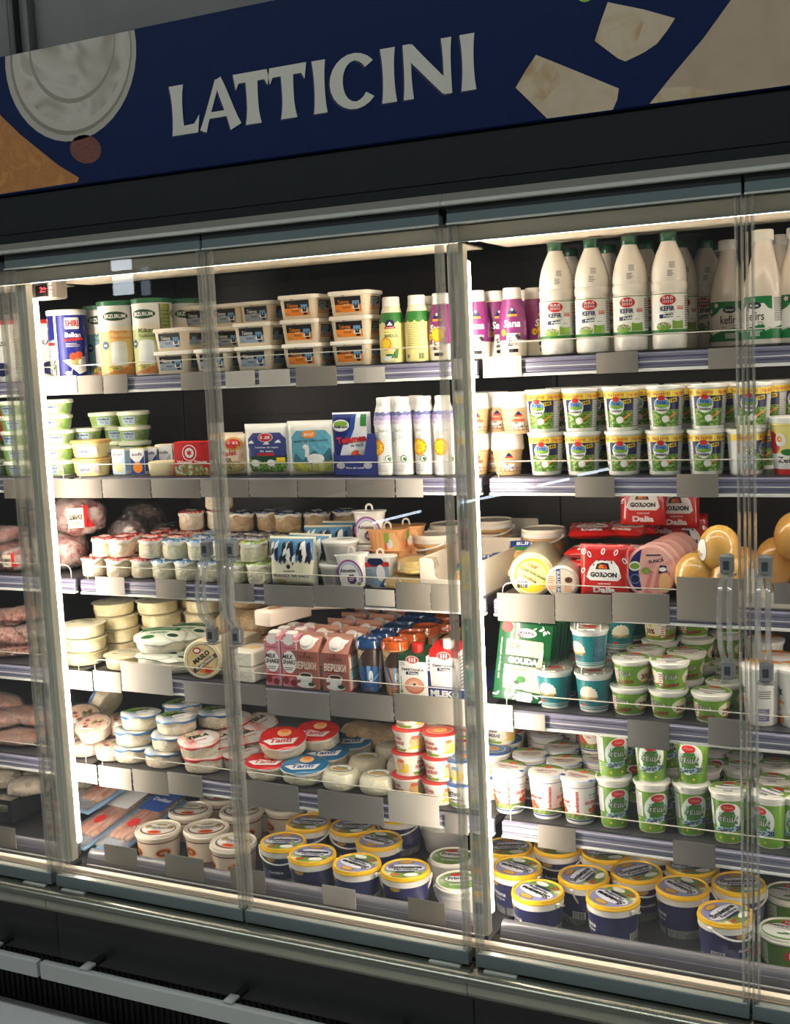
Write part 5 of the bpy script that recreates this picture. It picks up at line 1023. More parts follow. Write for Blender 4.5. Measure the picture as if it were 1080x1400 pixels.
_bk = bucket(.0675, .116, SMB, LIDY, art_smb, True, .028, lid_smb, bend=-.45)
proto('yellow_pail', 'sour_cream_bucket', 'bucket', *_bk)
_b2 = bucket(.0675, .116, SMB, LIDY, art_none, True, .028, None, bend=-1.2)
proto('yellow_pail_drop', 'sour_cream_bucket', 'bucket', *(_bk[:4]+[_b2[-1]]))
def lid_gw(p, mp, r):
    p.poly(ell(0, 0, r*.95, n=34), gmat('lid_green_leaf', [(70, 130, 50), (150, 190, 100), (220, 230, 200)], 20, .35), mp, 1, 9); p.poly(ell(0, r*.2, r*.7, r*.4), NAVY, mp, 2, 9); p.poly(ell(0, r*.2, r*.66, r*.36), PAPER, mp, 3, 9); p.text('Primula', 0, r*.24, r*.3, NAVY, mp, r*1.0, 4, bold=.04); p.text('Smetana', 0, -r*.4, r*.2, PAPER, mp, r*.9, 4); p.poly(ell(-r*.1, r*.62, r*.3, r*.16), RED, mp, 4, 9)
proto('white_pail', 'sour_cream_bucket', 'bucket', *bucket(.060, .082, WHITE, mat('lid_white', (242, 238, 226), .32), art_none, True, .03, lid_gw, bend=-1.2))
def lid_green(p, mp, r):
    p.poly(ell(0, 0, r*.96, n=34), mat('lid_fresh_green', (120, 175, 60), .35), mp, 1, 9); p.poly(ell(0, -r*.12, r*.92, r*.62), PAPER, mp, 2, 9); p.poly(ell(0, r*.62, r*.32, r*.2), RED, mp, 3, 9)
    for k in (-.12, 0, .12): p.poly(rrect(r*(k-.035), r*.54, r*(k+.035), r*.70, r*.03), PAPER, mp, 4, 9)
    p.text('ŚMIETANA', 0, r*.26, r*.2, INK, mp, r*1.45, 4, bold=.03); p.lines(-r*.5, 0, r*.6, r*.1, 2, LGREY, mp, 4); p.poly(ell(-r*.1, -r*.42, r*.16, r*.07), GREEN, mp, 4, 9); p.poly(ell(r*.1, -r*.36, r*.14, r*.09), GREEN, mp, 5, 9)
def art_greenp(p, mp, h):
    p.poly(ell(.03, .035, .022, .013), RED, mp, 2)
    for k in (-.008, 0, .008): p.poly(rrect(.03+k-.002, .028, .03+k+.002, .043, .0018), PAPER, mp, 3)
    p.poly(rect(-.08, .004, -.03, .055), mat('pale_green_panel', (220, 232, 180), .4), mp, 1)
    for k in range(5): p.poly(rot2(rect(-.075, .010+k*.010, -.04, .0112+k*.010), .4, -.055, .03), LIME, mp, 2)
proto('green_pail', 'sour_cream_tub', 'tub', *bucket(.060, .074, gmat('pail_green', [(104, 150, 50), (120, 168, 62)], 14, .35), mat('lid_white', (0, 0, 0)), art_greenp, False, .014, lid_green))
# yellow sliced cheese in a soft pack, white box tray with packs
b = MB(); n = 26; rings = []
for q, z in ((.8, 0), (1.0, .006), (1.02, .020), (.95, .032), (.6, .036), (.1, .037)): rings.append([(.047*q*math.cos(2*PI*i/n), .05*q*math.sin(2*PI*i/n)*(1+.05*noise.noise(Vector((i*.6, z*50, 2)))), z) for i in range(n)])
b.loft(rings, gmat('string_cheese', [(240, 206, 120), (226, 186, 96), (248, 224, 160)], 22, .3, bump=.6, coat=.6, stretch=(1, 1, 5)))
f = MB(); f.loft([[(.047*q*math.cos(2*PI*i/n)*1.05, .05*q*math.sin(2*PI*i/n)*1.05, z) for i in range(n)] for q, z in ((1.12, .012), (1.14, .014), (1.02, .034), (.5, .041), (.05, .042))], CLEAR, cap0=False)
proto('string', 'string_cheese', 'cheese', part('cheese', b), part('wrap', f, 'clear wrap'))
wb = mat('tray_white_board', (238, 226, 208), .5); b = MB()
w, d = .17, .26
b.box(-w/2, -d/2, 0, w/2, d/2, .002, wb); b.box(w/2-.0022, -d/2, 0, w/2, d/2, .085, wb); b.box(-w/2, -d/2, 0, -w/2+.0022, d/2, .085, wb); b.box(-w/2, d/2-.002, 0, w/2, d/2, .10, wb)
P_ = [(-w/2, 0), (w/2, 0), (w/2, .085), (w/2-.032, .085), (w/2-.036, .078), (w/2-.04, .042), (w/2-.05, .034), (-w/2+.05, .034), (-w/2+.04, .042), (-w/2+.036, .078), (-w/2+.032, .085), (-w/2, .085)]
b.add([(x, y, z) for y in (-d/2-.001, -d/2+.001) for x, z in P_], [tuple(range(12)), tuple(range(23, 11, -1))]+[(i+12, (i+1) % 12+12, (i+1) % 12, i) for i in range(12)], wb, False)
proto('white_tray', 'display_tray', 'tray', part('tray', b))
b, mp = pillow(.10, .11, .03, gmat('mini_cheese_pack', [(226, 190, 120), (200, 150, 90), (240, 220, 180)], 30, .25, bump=.4, coat=.9), 21)
pr = MB(); pr.poly(rect(-.045, .075, .045, .105), BLUE, mp, 1); pr.poly(rect(-.045, .062, .045, .076), GREEN, mp, 1); pr.text('BLIN', 0, .09, .014, PAPER, mp, .05, 2, bold=.04)
proto('blin', 'cheese_pack', 'cheese', part('pack', b), part('print', pr, 'blue and green header print'))
# red sliced packs
RP = mat('pack_red', (206, 28, 24), .28, coat=.6)
b, mp = pillow(.112, .118, .024, RP, 30, 7); pr = MB()
pr.poly([(-.030, .036), (.034, .036), (.042, .044), (.036, .068), (.024, .082), (-.016, .082), (-.030, .068), (-.040, .044)], PAPER, mp, 1); pr.poly([(-.018, .062), (.016, .062), (.012, .076), (-.002, .078), (-.014, .074)], INK, mp, 2); pr.poly([(-.012, .064), (.010, .064), (.006, .073), (-.008, .073)], ORA, mp, 3); pr.poly(ell(.004, .069, .004), RED, mp, 4)
for s, h in ((-.022, .072), (-.010, .083), (.004, .083), (.020, .078)): pr.poly(rot2(ell(s, h, .0015, .003), s*20, s, h), INK, mp, 2)
pr.text('GORDON', .001, .0495, .0115, INK, mp, .062, 2, bold=.06); pr.text('caşcaval', .002, .029, .006, PAPER, mp, .03, 2); pr.text('Dalia', .002, .015, .0145, PAPER, mp, .052, 2, bold=.05)
for s, h, a in ((-.032, .096, .4), (.0, .103, -.3), (.03, .101, -.5), (-.048, .058, -.6), (.049, .082, .5)): pr.poly(rot2(ell(s, h, .0045, .0075), a, s, h), PAPER, mp, 1); pr.poly(rot2(ell(s, h, .002, .005), a, s, h), RP, mp, 2)
pr.poly(ell(-.046, .102, .007), PAPER, mp, 1); pr.poly(ell(-.046, .102, .005), RED, mp, 2)
proto('gordon', 'cheese_pack', 'cheese', part('pack', b), part('print', pr, 'white emblem and lettering'))
# ham packs
HAM = gmat('ham_pink', [(230, 160, 150), (240, 184, 170), (214, 130, 124)], 18, .3, coat=.6)
n = 36; b = MB(); out = [(.056*math.cos(2*PI*i/n)*(1 if abs(math.cos(2*PI*i/n)) > .1 else 1), .062+.062*math.sin(2*PI*i/n)) for i in range(n)]
b.loft([[(x*q, y, .062+(z-.062)*q) for x, z in out] for q, y in ((.93, -.012), (1.0, -.009), (1.02, 0), (1.0, .009), (.93, .012))], HAM)
p = MB(); mp = lambda s, h, o: (s, -.012-o, h); p.poly(ell(0, .062, .050, .055, 32), HAM, mp, 1, 9); p.poly([(.0505*math.cos(t), .062+.0555*math.sin(t)) for t in [PI*.62+PI*.66*i/14 for i in range(15)]]+[(-.022, .02), (-.028, .06), (-.022, .10)], mat('ham_navy', (44, 40, 124), .35), mp, 2, 9)
p.poly(ell(-.036, .075, .013, .011), PAPER, mp, 3, 9); p.poly(ell(-.036, .075, .011, .007), LIME, mp, 4, 9); p.poly(ell(-.036, .046, .011), SKY, mp, 3, 9); p.poly(ell(-.036, .046, .0095), NAVY, mp, 4, 9); p.text('SUNCĂ', .012, .087, .010, NAVY, mp, .034, 4, rot=.12, bold=.03); p.lines(-.01, .096, .03, .102, 1, NAVY, mp, 4)
for k in range(5): p.poly([(-.018+k*.011, .014+k*.004), (.0+k*.011, .012+k*.004), (.010+k*.008, .06), (-.002+k*.008, .066)], mat('ham_slice', (236, 168, 156), .35) if k % 2 else mat('ham_slice_dark', (216, 128, 122), .35), mp, 3+k*.3, 9)
p.poly(ell(-.012, .064, .009, .007), LIME, mp, 5, 9); p.poly([(.016, .056), (.036, .060), (.034, .074), (.020, .076)], NAVY, mp, 5, 9); p.poly(ell(.026, .066, .008, .005), PAPER, mp, 6, 9); p.poly(ell(.03, .036, .014, .022), PEACH, mp, 5, 9)
proto('ham', 'ham_pack', 'ham', part('pack', b), part('print', p, 'printed front with navy border'))
# yellow cheese balls
b = MB(); b.lathe([(.046*math.sin(PI*i/16), .056-.056*math.cos(PI*i/16)) for i in range(17)], gmat('ball_wax', [(236, 186, 100), (228, 172, 84), (242, 200, 124)], 14, .22, bump=.12, coat=.9), 32)
p = MB(); mp = cylmap(lambda h: .046*math.sqrt(max(0, 1-((h-.056)/.056)**2)), -1.0, .046); p.poly(ell(0, .066, .020, .026), mat('label_outline', (70, 50, 30), .4), mp, 2); p.poly(ell(0, .066, .0190, .0250), PAPER, mp, 3); p.poly(ell(-.004, .056, .009, .007), gmat('ball_art', [(60, 44, 30), (190, 160, 110), (230, 220, 200)], 120), mp, 4); p.lines(-.012, .05, .012, .062, 3, GREY, mp, 4)
bm_ = b.build('ball'); proto('ball', 'cheese_ball', 'cheese', part('ball', bm_), part('label', p, 'oval white label')); proto('ball_plain', 'cheese_ball', 'cheese', part('ball', bm_))
b = MB(); b.lathe([(.002, 0), (.016, .004), (.019, .012), (.019, .088), (.016, .096), (.006, .100), (.008, .108)], mat('tube_blue', (40, 44, 150), .2, coat=.8), 20); p = MB(); mp = cylmap(lambda h: .019, 0, .019)
for h in (.03, .06): p.poly(rect(-.02, h, .02, h+.018), PAPER, mp, 1); p.text('CREM', 0, h+.009, .009, NAVY, mp, .03, 2)
proto('blue_tube', 'cheese_sausage', 'cheese', part('sausage', b), part('print', p))
# teal cups with clear dome lids
b, R = cup(.092, .033, .042, WHITE, .003); mp = cylmap(R, 0, .038); TEAL = gmat('teal_print', [(20, 150, 160), (34, 166, 172)], 12, .35); pr = MB(); pr.poly(rect(-.119, .006, .119, .078), TEAL, mp, 1)
for h in (.009, .013): pr.poly(rect(-.119, h, .119, h+.0014), PAPER, mp, 2)
for s in (-.01, .105):
    for k in range(9): a = PI*k/8; pr.poly(rot2(ell(s+.012*math.cos(a), .042+.012*math.sin(a), .011, .006), a, s+.012*math.cos(a), .042+.012*math.sin(a)), mat('daisy_cream', (246, 238, 214), .4), mp, 2+k*.1)
    pr.poly(ell(s, .042, .010, .008), mat('daisy_cream', (0, 0, 0)), mp, 4); pr.text('Ромашка', s+.002, .036, .010, GOLD, mp, .044, 5, bold=.04); pr.text('сметана', s+.002, .0255, .0045, NAVY, mp, .022, 5)
pr.poly(ell(-.024, .018, .006, .004), RED, mp, 3); pr.poly(rect(.030, .018, .066, .076), gmat('teal_dark', [(20, 96, 124), (50, 120, 140), (120, 170, 180)], 500, .4), mp, 2); pr.poly(rect(.067, .014, .0685, .078), PAPER, mp, 2)
ld = MB(); ld.lathe([(.0445, .090), (.0475, .0905), (.0475, .0945), (.0455, .096), (.0435, .108), (.0415, .1095)], clearmat('dome_clear', (.88, .95, .94), .08, .06, .03), 30, cap0=False); fo = MB(); fo.lathe([(.0005, .0925), (.043, .0925)], mat('foil_pale', (176, 160, 144), .35), 30, cap0=False, cap1=False); fo.poly(ell(0, 0, .02, .012), RED, topmap(.0927), 1, 9); fo.poly(ell(0, .004, .028, .02), mat('foil_print', (196, 172, 146), .4), topmap(.0927), .5, 9)
proto('teal_cup', 'sour_cream_cup', 'cup', part('cup', b), part('print', pr, 'teal print with white daisy'), part('foil_lid', fo), part('dome_lid', ld, 'clear dome lid'))
# green cups, low and tall
GRN = gmat('tesha_green', [(116, 176, 40), (136, 192, 56), (150, 200, 80)], 14, .35)
def lid_tesha(p, mp, r, pct):
    p.poly(ell(0, 0, r*.97, n=30), mat('tesha_lid', (232, 230, 220), .35), mp, 1, 9); p.poly([(r*.95*math.cos(t), r*.95*math.sin(t)) for t in [-.1+(PI+.2)*i/18 for i in range(19)]], LIME, mp, 2, 9); p.poly(ell(0, r*.12, r*.7, r*.34), mat('tesha_patch', (250, 248, 240), .4), mp, 3, 9)
    p.poly(ell(0, r*.66, r*.32, r*.17), RED, mp, 4, 9); p.text('ТЁЩИНА', 0, r*.22, r*.28, INK, mp, r*1.2, 5, bold=.05); p.text('Сметана', 0, -r*.2, r*.2, DRED if pct == '30' else NAVY, mp, r*1.0, 5, shear=.2, bold=.02); p.text(pct+'%', 0, -r*.58, r*.24, INK, mp, r*.5, 5)
def low_cup():
    b, R = cup(.062, .034, .041, WHITE, .0030); mp = cylmap(R, 0, .040); pr = MB(); pr.poly(rect(-.124, .004, .124, .052), GRN, mp, 1)
    for s in (-.062, .050):
        pr.poly(ell(s+.006, .030, .030, .017), mat('tesha_cream', (240, 236, 200), .4), mp, 2); pr.poly(ell(s+.028, .030, .010, .010), PAPER, mp, 3); pr.text('30%', s, .026, .013, DRED, mp, .026, 4, bold=.04); pr.poly([(s-.018, .012), (s+.02, .013), (s+.03, .016), (s-.01, .015)], ORA, mp, 3); pr.poly(ell(s+.002, .043, .005, .004), YEL, mp, 3)
    for s in (-.006, .108): pr.text('ТЁЩА', s, .034, .015, INK, mp, .040, 4, bold=.06); pr.text('ТЁЩА', s, .034, .0128, PAPER, mp, .037, 5, bold=-.005); pr.text('Сметана', s+.002, .0145, .010, DRED, mp, .044, 4, shear=.25, rot=.12, bold=.05)
    pr.poly(rect(-.034, .012, -.022, .044), PAPER, mp, 3); pr.lines(-.033, .014, -.023, .042, 5, RED, mp, 4); pr.poly(rect(.066, .012, .09, .048), DGREEN, mp, 1.5); pr.lines(.068, .014, .088, .046, 6, LIME, mp, 2, .3)
    for k in range(14): pr.poly(ell(random.uniform(-.12, .12), random.uniform(.045, .051), .0012, n=6), DGREEN, mp, 2)
    ld = MB(); ld.lathe([(.041, .0605), (.0458, .061), (.0458, .0635), (.044, .065), (.041, .0642)], mat('foil_rim', (236, 232, 220), .3, .2), 30); lp = MB(); lid_tesha(lp, topmap(.0646), .0432, '30')
    return part('cup', b), part('lid', ld, None, [('lid_print', lp.build('lid_print'), 'printed foil')]), part('print', pr, 'green print with lettering')
proto('low_green', 'sour_cream_cup', 'cup', *low_cup())
def tall_cup():
    b, R = cup(.118, .0305, .0385, WHITE, .0030); mp = cylmap(R, 0, .0375); pr = MB(); pr.poly(rect(-.117, .003, .117, .102), GRN, mp, 1)
    for s in (0, .118):
        pr.poly(ell(s+.002, .063, .032, .036, 26), PAPER, mp, 2); pr.poly(ell(s-.004, .058, .030, .034, 26), mat('tesha_swirl', (222, 232, 226), .4), mp, 2.5); pr.poly(star(s, .056, .0265, .0215, 9), GREEN, mp, 3); pr.poly(ell(s, .056, .019, .017), mat('tesha_mid', (90, 150, 44), .4), mp, 3.5)
        pr.poly(ell(s, .087, .0165, .0095), RED, mp, 4); pr.text('Тёща', s, .087, .005, mat('red_pale', (240, 170, 150), .4), mp, .02, 5); pr.text('ТЁЩА', s, .059, .0155, INK, mp, .047, 5, bold=.06); pr.text('ТЁЩА', s, .059, .0140, PAPER, mp, .044, 6, bold=.0)
        pr.poly([(s-.034, .028), (s+.034, .030), (s+.034, .044), (s-.02, .038), (s-.034, .036)], mat('tesha_water', (176, 206, 220), .4), mp, 3.2); pr.text('Сметана', s-.006, .033, .0105, NAVY, mp, .040, 5, shear=.2, rot=.10, bold=.04); pr.text('20', s+.026, .037, .0125, NAVY, mp, .016, 5, bold=.05)
        for k in range(6): pr.poly(ell(s+.019*math.cos(k*1.05), .056+.022*math.sin(k*1.05), .0015, n=6), INK, mp, 5)
        for k in (-.02, .012): pr.poly(star(s+k, .014, .0045, .002, 5), YEL, mp, 3)
    pr.poly(rect(-.066, .040, -.038, .098), mat('info_white', (0, 0, 0)), mp, 3); pr.lines(-.064, .042, -.040, .096, 14, GREY, mp, 4); pr.lines(-.062, .006, -.044, .036, 6, PAPER, mp, 3, .3)
    ld = MB(); ld.lathe([(.039, .1165), (.0437, .117), (.0437, .1195), (.042, .121), (.039, .1202)], mat('foil_rim', (0, 0, 0)), 30); lp = MB(); lid_tesha(lp, topmap(.1206), .0415, '20')
    return part('cup', b), part('lid', ld, None, [('lid_print', lp.build('lid_print'), 'printed foil')]), part('print', pr, 'green print with lettering')
proto('tall_green', 'sour_cream_cup', 'cup', *tall_cup())
# white cup with strawberries
b, R = cup(.108, .034, .0425, WHITE, .0025); mp = cylmap(R, 0, .039); pr = MB(); pr.poly(rect(-.12, .004, .12, .096), mat('straw_white', (244, 238, 230), .4), mp, 1); pr.poly(rect(-.12, .008, .12, .012), BLUE, mp, 2); pr.poly(rect(-.12, .092, .12, .0935), BLUE, mp, 2); pr.poly(rect(-.12, .013, .12, .028), gmat('straw_meadow', [(70, 120, 40), (140, 170, 80), (210, 190, 120)], 90), mp, 2)
for s in (-.03, .058):
    pr.text('SAUERRAHM', s, .055, .0085, RED, mp, .050, 3, bold=.04); pr.text('Елдом', s, .074, .006, GREY, mp, .03, 3); pr.lines(s-.015, .064, s+.015, .069, 1, LGREY, mp, 3); pr.text('10%', s+.022, .045, .005, RED, mp, .012, 3)
    for k, (a, c) in enumerate(((-.010, .036), (-.002, .032), (.006, .035), (.0, .042), (.012, .029))): pr.poly(ell(s+a, c, .006, .0055), mat('strawberry', (214, 90, 50), .4), mp, 3+k*.1)
pr.text('Rackmann', .014, .054, .009, RED, mp, .06, 3, rot=PI/2, bold=.03); pr.poly(rect(.086, .03, .112, .088), mat('info_white', (0, 0, 0)), mp, 2); pr.lines(.088, .032, .11, .086, 13, GREY, mp, 3)
ld = MB(); ld.lathe([(.043, .1065), (.0450, .107), (.0450, .1095), (.0435, .111)], mat('foil_blue_rim', (200, 212, 226), .3, .2), 30); lp = MB(); m4 = topmap(.1112); lp.poly(ell(0, 0, .0435, n=28), mat('straw_lid', (230, 222, 212), .4), m4, 1, 9); lp.poly([(.043*math.cos(t), .043*math.sin(t)) for t in [.4+2.3*i/12 for i in range(13)]], MEADOW, m4, 2, 9); lp.poly(ell(0, .022, .012, .008), mat('strawberry', (0, 0, 0)), m4, 3, 9); lp.text('СМЕТАНА', 0, -.004, .010, DRED, m4, .055, 3, bold=.04); lp.lines(-.02, -.022, .02, -.012, 2, GREY, m4, 3); lp.poly([(.036, -.022), (.05, -.030), (.052, -.018), (.042, -.012)], BLUE, m4, 2, 9)
proto('straw_cup', 'sour_cream_cup', 'cup', part('cup', b), part('lid', ld, None, [('lid_print', lp.build('lid_print'), 'printed lid')]), part('print', pr))
# red and blue low cups
def lak(c, c2, lidm):
    b, R = cup(.058, .0350, .0420, mat('lak_white', (244, 236, 222), .38), .0032); mp = cylmap(R, 0, .040); pr = MB()
    for s in (-.045, .08): pr.text('СМЕТАНА', s, .038, .0095, c, mp, .046, 2, bold=.06); pr.text('ЛАКОМСКАЯ', s, .0255, .0095, c, mp, .058, 2, bold=.06); pr.poly([(s-.034, .012), (s+.036, .010), (s+.03, .004), (s-.03, .004)], LIME, mp, 1); pr.lines(s-.012, .011, s+.02, .016, 1, GREY, mp, 2)
    pr.poly(ell(.012, .030, .012, .014), PEACH, mp, 2); pr.poly(ell(.014, .042, .010, .005), c2, mp, 3); pr.poly([(-.006, .012), (.028, .010), (.034, .02), (.006, .018)], YEL, mp, 2); pr.poly(ell(.030, .024, .005, .012), YEL, mp, 3); pr.poly(rect(-.115, .012, -.085, .046), mat('info_white', (0, 0, 0)), mp, 1); pr.lines(-.113, .014, -.087, .044, 7, GREY, mp, 2)
    ld = MB(); ld.lathe([(.0425, .0565), (.0462, .057), (.0462, .0595), (.0445, .061)], lidm, 30); lp = MB(); m4 = topmap(.0612); lp.poly(ell(0, 0, .0435, n=28), mat('lak_lid_%d' % id(c), (0, 0, 0)) if 0 else lidm, m4, 1, 9); lp.poly(ell(0, 0, .034, .03), PAPER, m4, 2, 9); lp.poly(ell(0, 0, .032, .028), c2, m4, 3, 9); lp.poly(ell(0, -.002, .018, .016), PEACH, m4, 4, 9); lp.poly(ell(0, .002, .008, .006), ORA, m4, 5, 9); lp.text('СМЕТАНА', 0, .036, .008, PAPER, m4, .05, 3, bold=.03)
    return part('cup', b), part('lid', ld, 'foil lid', [('lid_print', lp.build('lid_print'), 'printed lid')]), part('print', pr)
proto('lak_red', 'sour_cream_cup', 'cup', *lak(mat('lak_brick', (176, 54, 30), .4), mat('lak_orange', (226, 110, 60), .4), mat('foil_red', (206, 50, 44), .3))); proto('lak_blue', 'sour_cream_cup', 'cup', *lak(NAVY, mat('lak_sky', (110, 160, 210), .4), mat('foil_blue', (70, 120, 190), .3)))
# white cup with orange lid
b, R = cup(.128, .034, .043, WHITE, .003); mp = cylmap(R, 0, .039); pr = MB()
for s in (-.05, .07): pr.poly([(s-.022, .006), (s+.012, .006), (s+.012, .024), (s-.022, .026)], ORA, mp, 1); pr.text('Cuba', s, .056, .012, ORA, mp, .034, 2, bold=.05); pr.poly(star(s+.004, .078, .013, .006, 5), DGREEN, mp, 2); pr.lines(s-.016, .034, s+.014, .046, 2, PEACH, mp, 2)
pr.poly(rect(-.006, .012, .020, .040), mat('panel_slate', (120, 116, 150), .4), mp, 2); pr.lines(-.004, .062, .024, .082, 4, GREY, mp, 2); pr.poly(ell(.010, .098, .008, .004), INK, mp, 2); pr.lines(-.004, .014, .018, .038, 5, LGREY, mp, 3)
ld = MB(); ld.lathe([(.043, .126), (.0475, .127), (.0475, .130), (.045, .1315)], WHITE, 30); lp = MB(); m4 = topmap(.1317); lp.poly([(.043*math.cos(t), .043*math.sin(t)) for t in [.2+2.2*i/12 for i in range(13)]], ORA, m4, 1, 9); lp.poly(ell(-.008, .02, .012, .007), YEL, m4, 2, 9); lp.text('Cuba', 0, -.006, .012, ORA, m4, .04, 2)
proto('orange_lid_cup', 'yogurt_cup', 'cup', part('cup', b), part('lid', ld, None, [('lid_print', lp.build('lid_print'), 'orange and white print')]), part('print', pr))
# gouda sleeve pack
b = MB(); GD = gmat('gouda_green', [(20, 104, 52), (26, 116, 60)], 10, .3, coat=.4); b.box(-.066, -.007, 0, .066, .007, .192, GD, .0035); F = facemap(-.007); pr = MB()
pr.poly(rrect(-.044, .030, .046, .148, .004), mat('gouda_cream', (244, 218, 164), .4), F, 1, 9); pr.poly(rect(-.044, .086, .050, .110), DGREEN, F, 2, 9); pr.text('GOUDA', .0, .098, .0155, PAPER, F, .074, 3, bold=.07); pr.text('SER', -.024, .132, .014, mat('gouda_ink', (84, 60, 30), .4), F, .032, 2, bold=0); pr.text('cheese', -.021, .117, .0075, mat('gouda_ink', (0, 0, 0)), F, .032, 2, bold=0); pr.text('w plastrach', -.015, .077, .0065, mat('gouda_ink', (0, 0, 0)), F, .05, 2, bold=.03); pr.text('in slices', -.021, .067, .006, mat('gouda_ink', (0, 0, 0)), F, .034, 2, bold=0); pr.text('150 g', -.031, .036, .009, INK, F, .026, 3, bold=.02)
pr.poly(ell(.0, .054, .012, .0085), GREEN, F, 2, 9); pr.poly(ell(-.010, .046, .007, .005), DGREEN, F, 2, 9); pr.poly([(.024, .05), (.042, .125), (.048, .132), (.046, .06), (.05, .03), (.02, .034)], mat('gouda_slice', (250, 236, 196), .4), F, 2.5, 9); pr.poly([(.010, .028), (.05, .026), (.048, .05), (.03, .056)], mat('gouda_slice2', (246, 226, 176), .4), F, 3, 9)
pr.poly(ell(-.046, .176, .0145, .0135), DRED, F, 1, 9); pr.poly(ell(-.046, .176, .011, .010), RED, F, 2, 9); pr.poly(ell(.002, .166, .025, .011), PAPER, F, 1, 9); pr.text('MLEKPOL', .003, .166, .008, mat('gouda_navy', (50, 50, 90), .4), F, .038, 2, bold=.05); pr.poly([(-.022, .166), (-.018, .158), (.004, .156), (-.014, .161)], RED, F, 3, 9)
for k in range(9): pr.poly(rot2(ell(.034+random.uniform(-.018, .022), .177+random.uniform(-.01, .009), .005, .002), random.random()*3, .036, .177), mat('gouda_milk', (226, 240, 222), .4), F, 1+k*.1, 9)
for k in range(12): pr.poly(rot2(ell(-.06+k*.011, .012+.006*math.sin(k*2), .006, .0025), k, -.06+k*.011, .012), mat('gouda_milk', (0, 0, 0)), F, 1+k*.1, 9)
pr.poly(rect(-.006, .002, .03, .024), mat('gouda_sticker', (236, 234, 226), .4), F, 3, 9); pr.text('ser żółty w plastrach', -.056, .10, .006, PAPER, F, .10, 2, rot=PI/2)
proto('gouda', 'cheese_pack', 'cheese', part('pack', b), part('print', pr, 'cream panel and lettering'))
# meats and film-wrapped bags
def blob(key, name, cat, a, b_, c, m, seed, e=2.6, amp=.12, film=None, label=None, freq=2.2):
    n, k = 26, 16; B = MB(); rings = []
    sp = lambda v: math.copysign(abs(v)**(2/e), v)
    for j in range(k+1):
        ph = -PI/2+PI*j/k; ring = []
        for i in range(n):
            th = 2*PI*i/n; x, y, z = sp(math.cos(ph))*sp(math.cos(th)), sp(math.cos(ph))*sp(math.sin(th)), sp(math.sin(ph))
            q = 1+amp*noise.noise(Vector((x, y, z))*freq+Vector((seed, 0, 0)))+amp*.4*noise.noise(Vector((x, y, z))*6+Vector((seed, 0, 0))); ring.append((a*x*q, b_*y*q, max(0, c*(1+z*q))))
        rings.append(ring)
    B.loft(rings, m, False, False)
    ps = [part(name.split('_')[0] if 0 else 'meat' if cat in ('meat', 'sausage') else 'content', B)]
    if film:
        f = MB(); f.loft([[(x*1.05, y*1.05, z*1.04) for x, y, z in r] for r in rings], film, False, False); ps.append(part('film', f, 'crinkled clear film'))
    proto(key, name, cat, *ps)
FILMC = clearmat('crinkle_film', (.97, .96, .95), .24, .14, .05)
_nt = FILMC.node_tree; _n = _nt.nodes.new('ShaderNodeTexNoise'); _n.inputs['Scale'].default_value = 110; _n.inputs['Distortion'].default_value = 1.5; _bp = _nt.nodes.new('ShaderNodeBump'); _bp.inputs['Strength'].default_value = .9; _bp.inputs['Distance'].default_value = .012
_tc = _nt.nodes.new('ShaderNodeTexCoord'); _nt.links.new(_tc.outputs['Object'], _n.inputs['Vector']); _nt.links.new(_n.outputs[0], _bp.inputs['Height'])
for x in _nt.nodes:
    if x.type == 'BSDF_GLOSSY': _nt.links.new(_bp.outputs[0], x.inputs['Normal'])
PINK = gmat('ham_bag_pink', [(110, 36, 36), (190, 84, 80), (226, 180, 168), (240, 220, 208), (150, 40, 44)], 34, .3, bump=.3, coat=.6)
SAUS = gmat('sausage_red', [(128, 44, 30), (156, 64, 42), (190, 100, 70)], 66, .28, bump=.25, coat=.6)
MEAT = gmat('cured_meat', [(96, 26, 20), (170, 60, 44), (224, 170, 140), (130, 40, 34)], 40, .3, bump=.3, coat=.6)
ROAST = gmat('roast_meat', [(90, 38, 16), (196, 110, 44), (110, 50, 24), (224, 150, 84)], 30, .3, bump=.4, coat=.6)
PALE = gmat('pale_sausage', [(150, 130, 98), (216, 202, 172), (234, 222, 200), (176, 158, 126)], 40, .35, bump=.4, coat=.5)
DARK = gmat('dark_meat', [(40, 16, 16), (74, 24, 24), (100, 60, 50)], 48, .25, bump=.3, coat=.8)
blob('ham_bag', 'ham_bag', 'meat', .075, .07, .055, PINK, 3, film=FILMC, amp=.18)
q_ = MB(); fm_ = lambda s, h, o: (s, -.080+abs(s)*.25-o, h); q_.poly(rect(-.045, .03, -.002, .088), mat('bag_label_cream', (236, 226, 196), .4), fm_, 1); q_.poly(rect(-.002, .03, .012, .095), RED, fm_, 2); q_.poly([(-.002, .03), (.03, .03), (.012, .06)], RED, fm_, 2); q_.text('шинка', -.024, .062, .016, INK, fm_, .036, 3, bold=.03); q_.lines(-.04, .036, -.008, .05, 3, GREY, fm_, 3)
PR['ham_bag'] = (PR['ham_bag'][0], PR['ham_bag'][1], PR['ham_bag'][2]+(part('label', q_, 'cream and red label'),)); blob('dark_bag', 'meat_bag', 'meat', .065, .05, .06, DARK, 5, film=FILMC); blob('black_bag', 'meat_bag', 'meat', .055, .05, .05, gmat('black_bag_skin', [(14, 10, 12), (34, 20, 22)], 14, .2, bump=.4, coat=.8), 6, film=FILMC)
blob('cured', 'cured_sausage_pack', 'sausage', .075, .05, .026, MEAT, 8, film=FILMC, amp=.2); blob('roast', 'roast_meat_pack', 'meat', .09, .06, .026, ROAST, 9, film=FILMC); blob('pale_pack', 'pale_sausage_pack', 'sausage', .075, .06, .028, PALE, 10, film=FILMC)
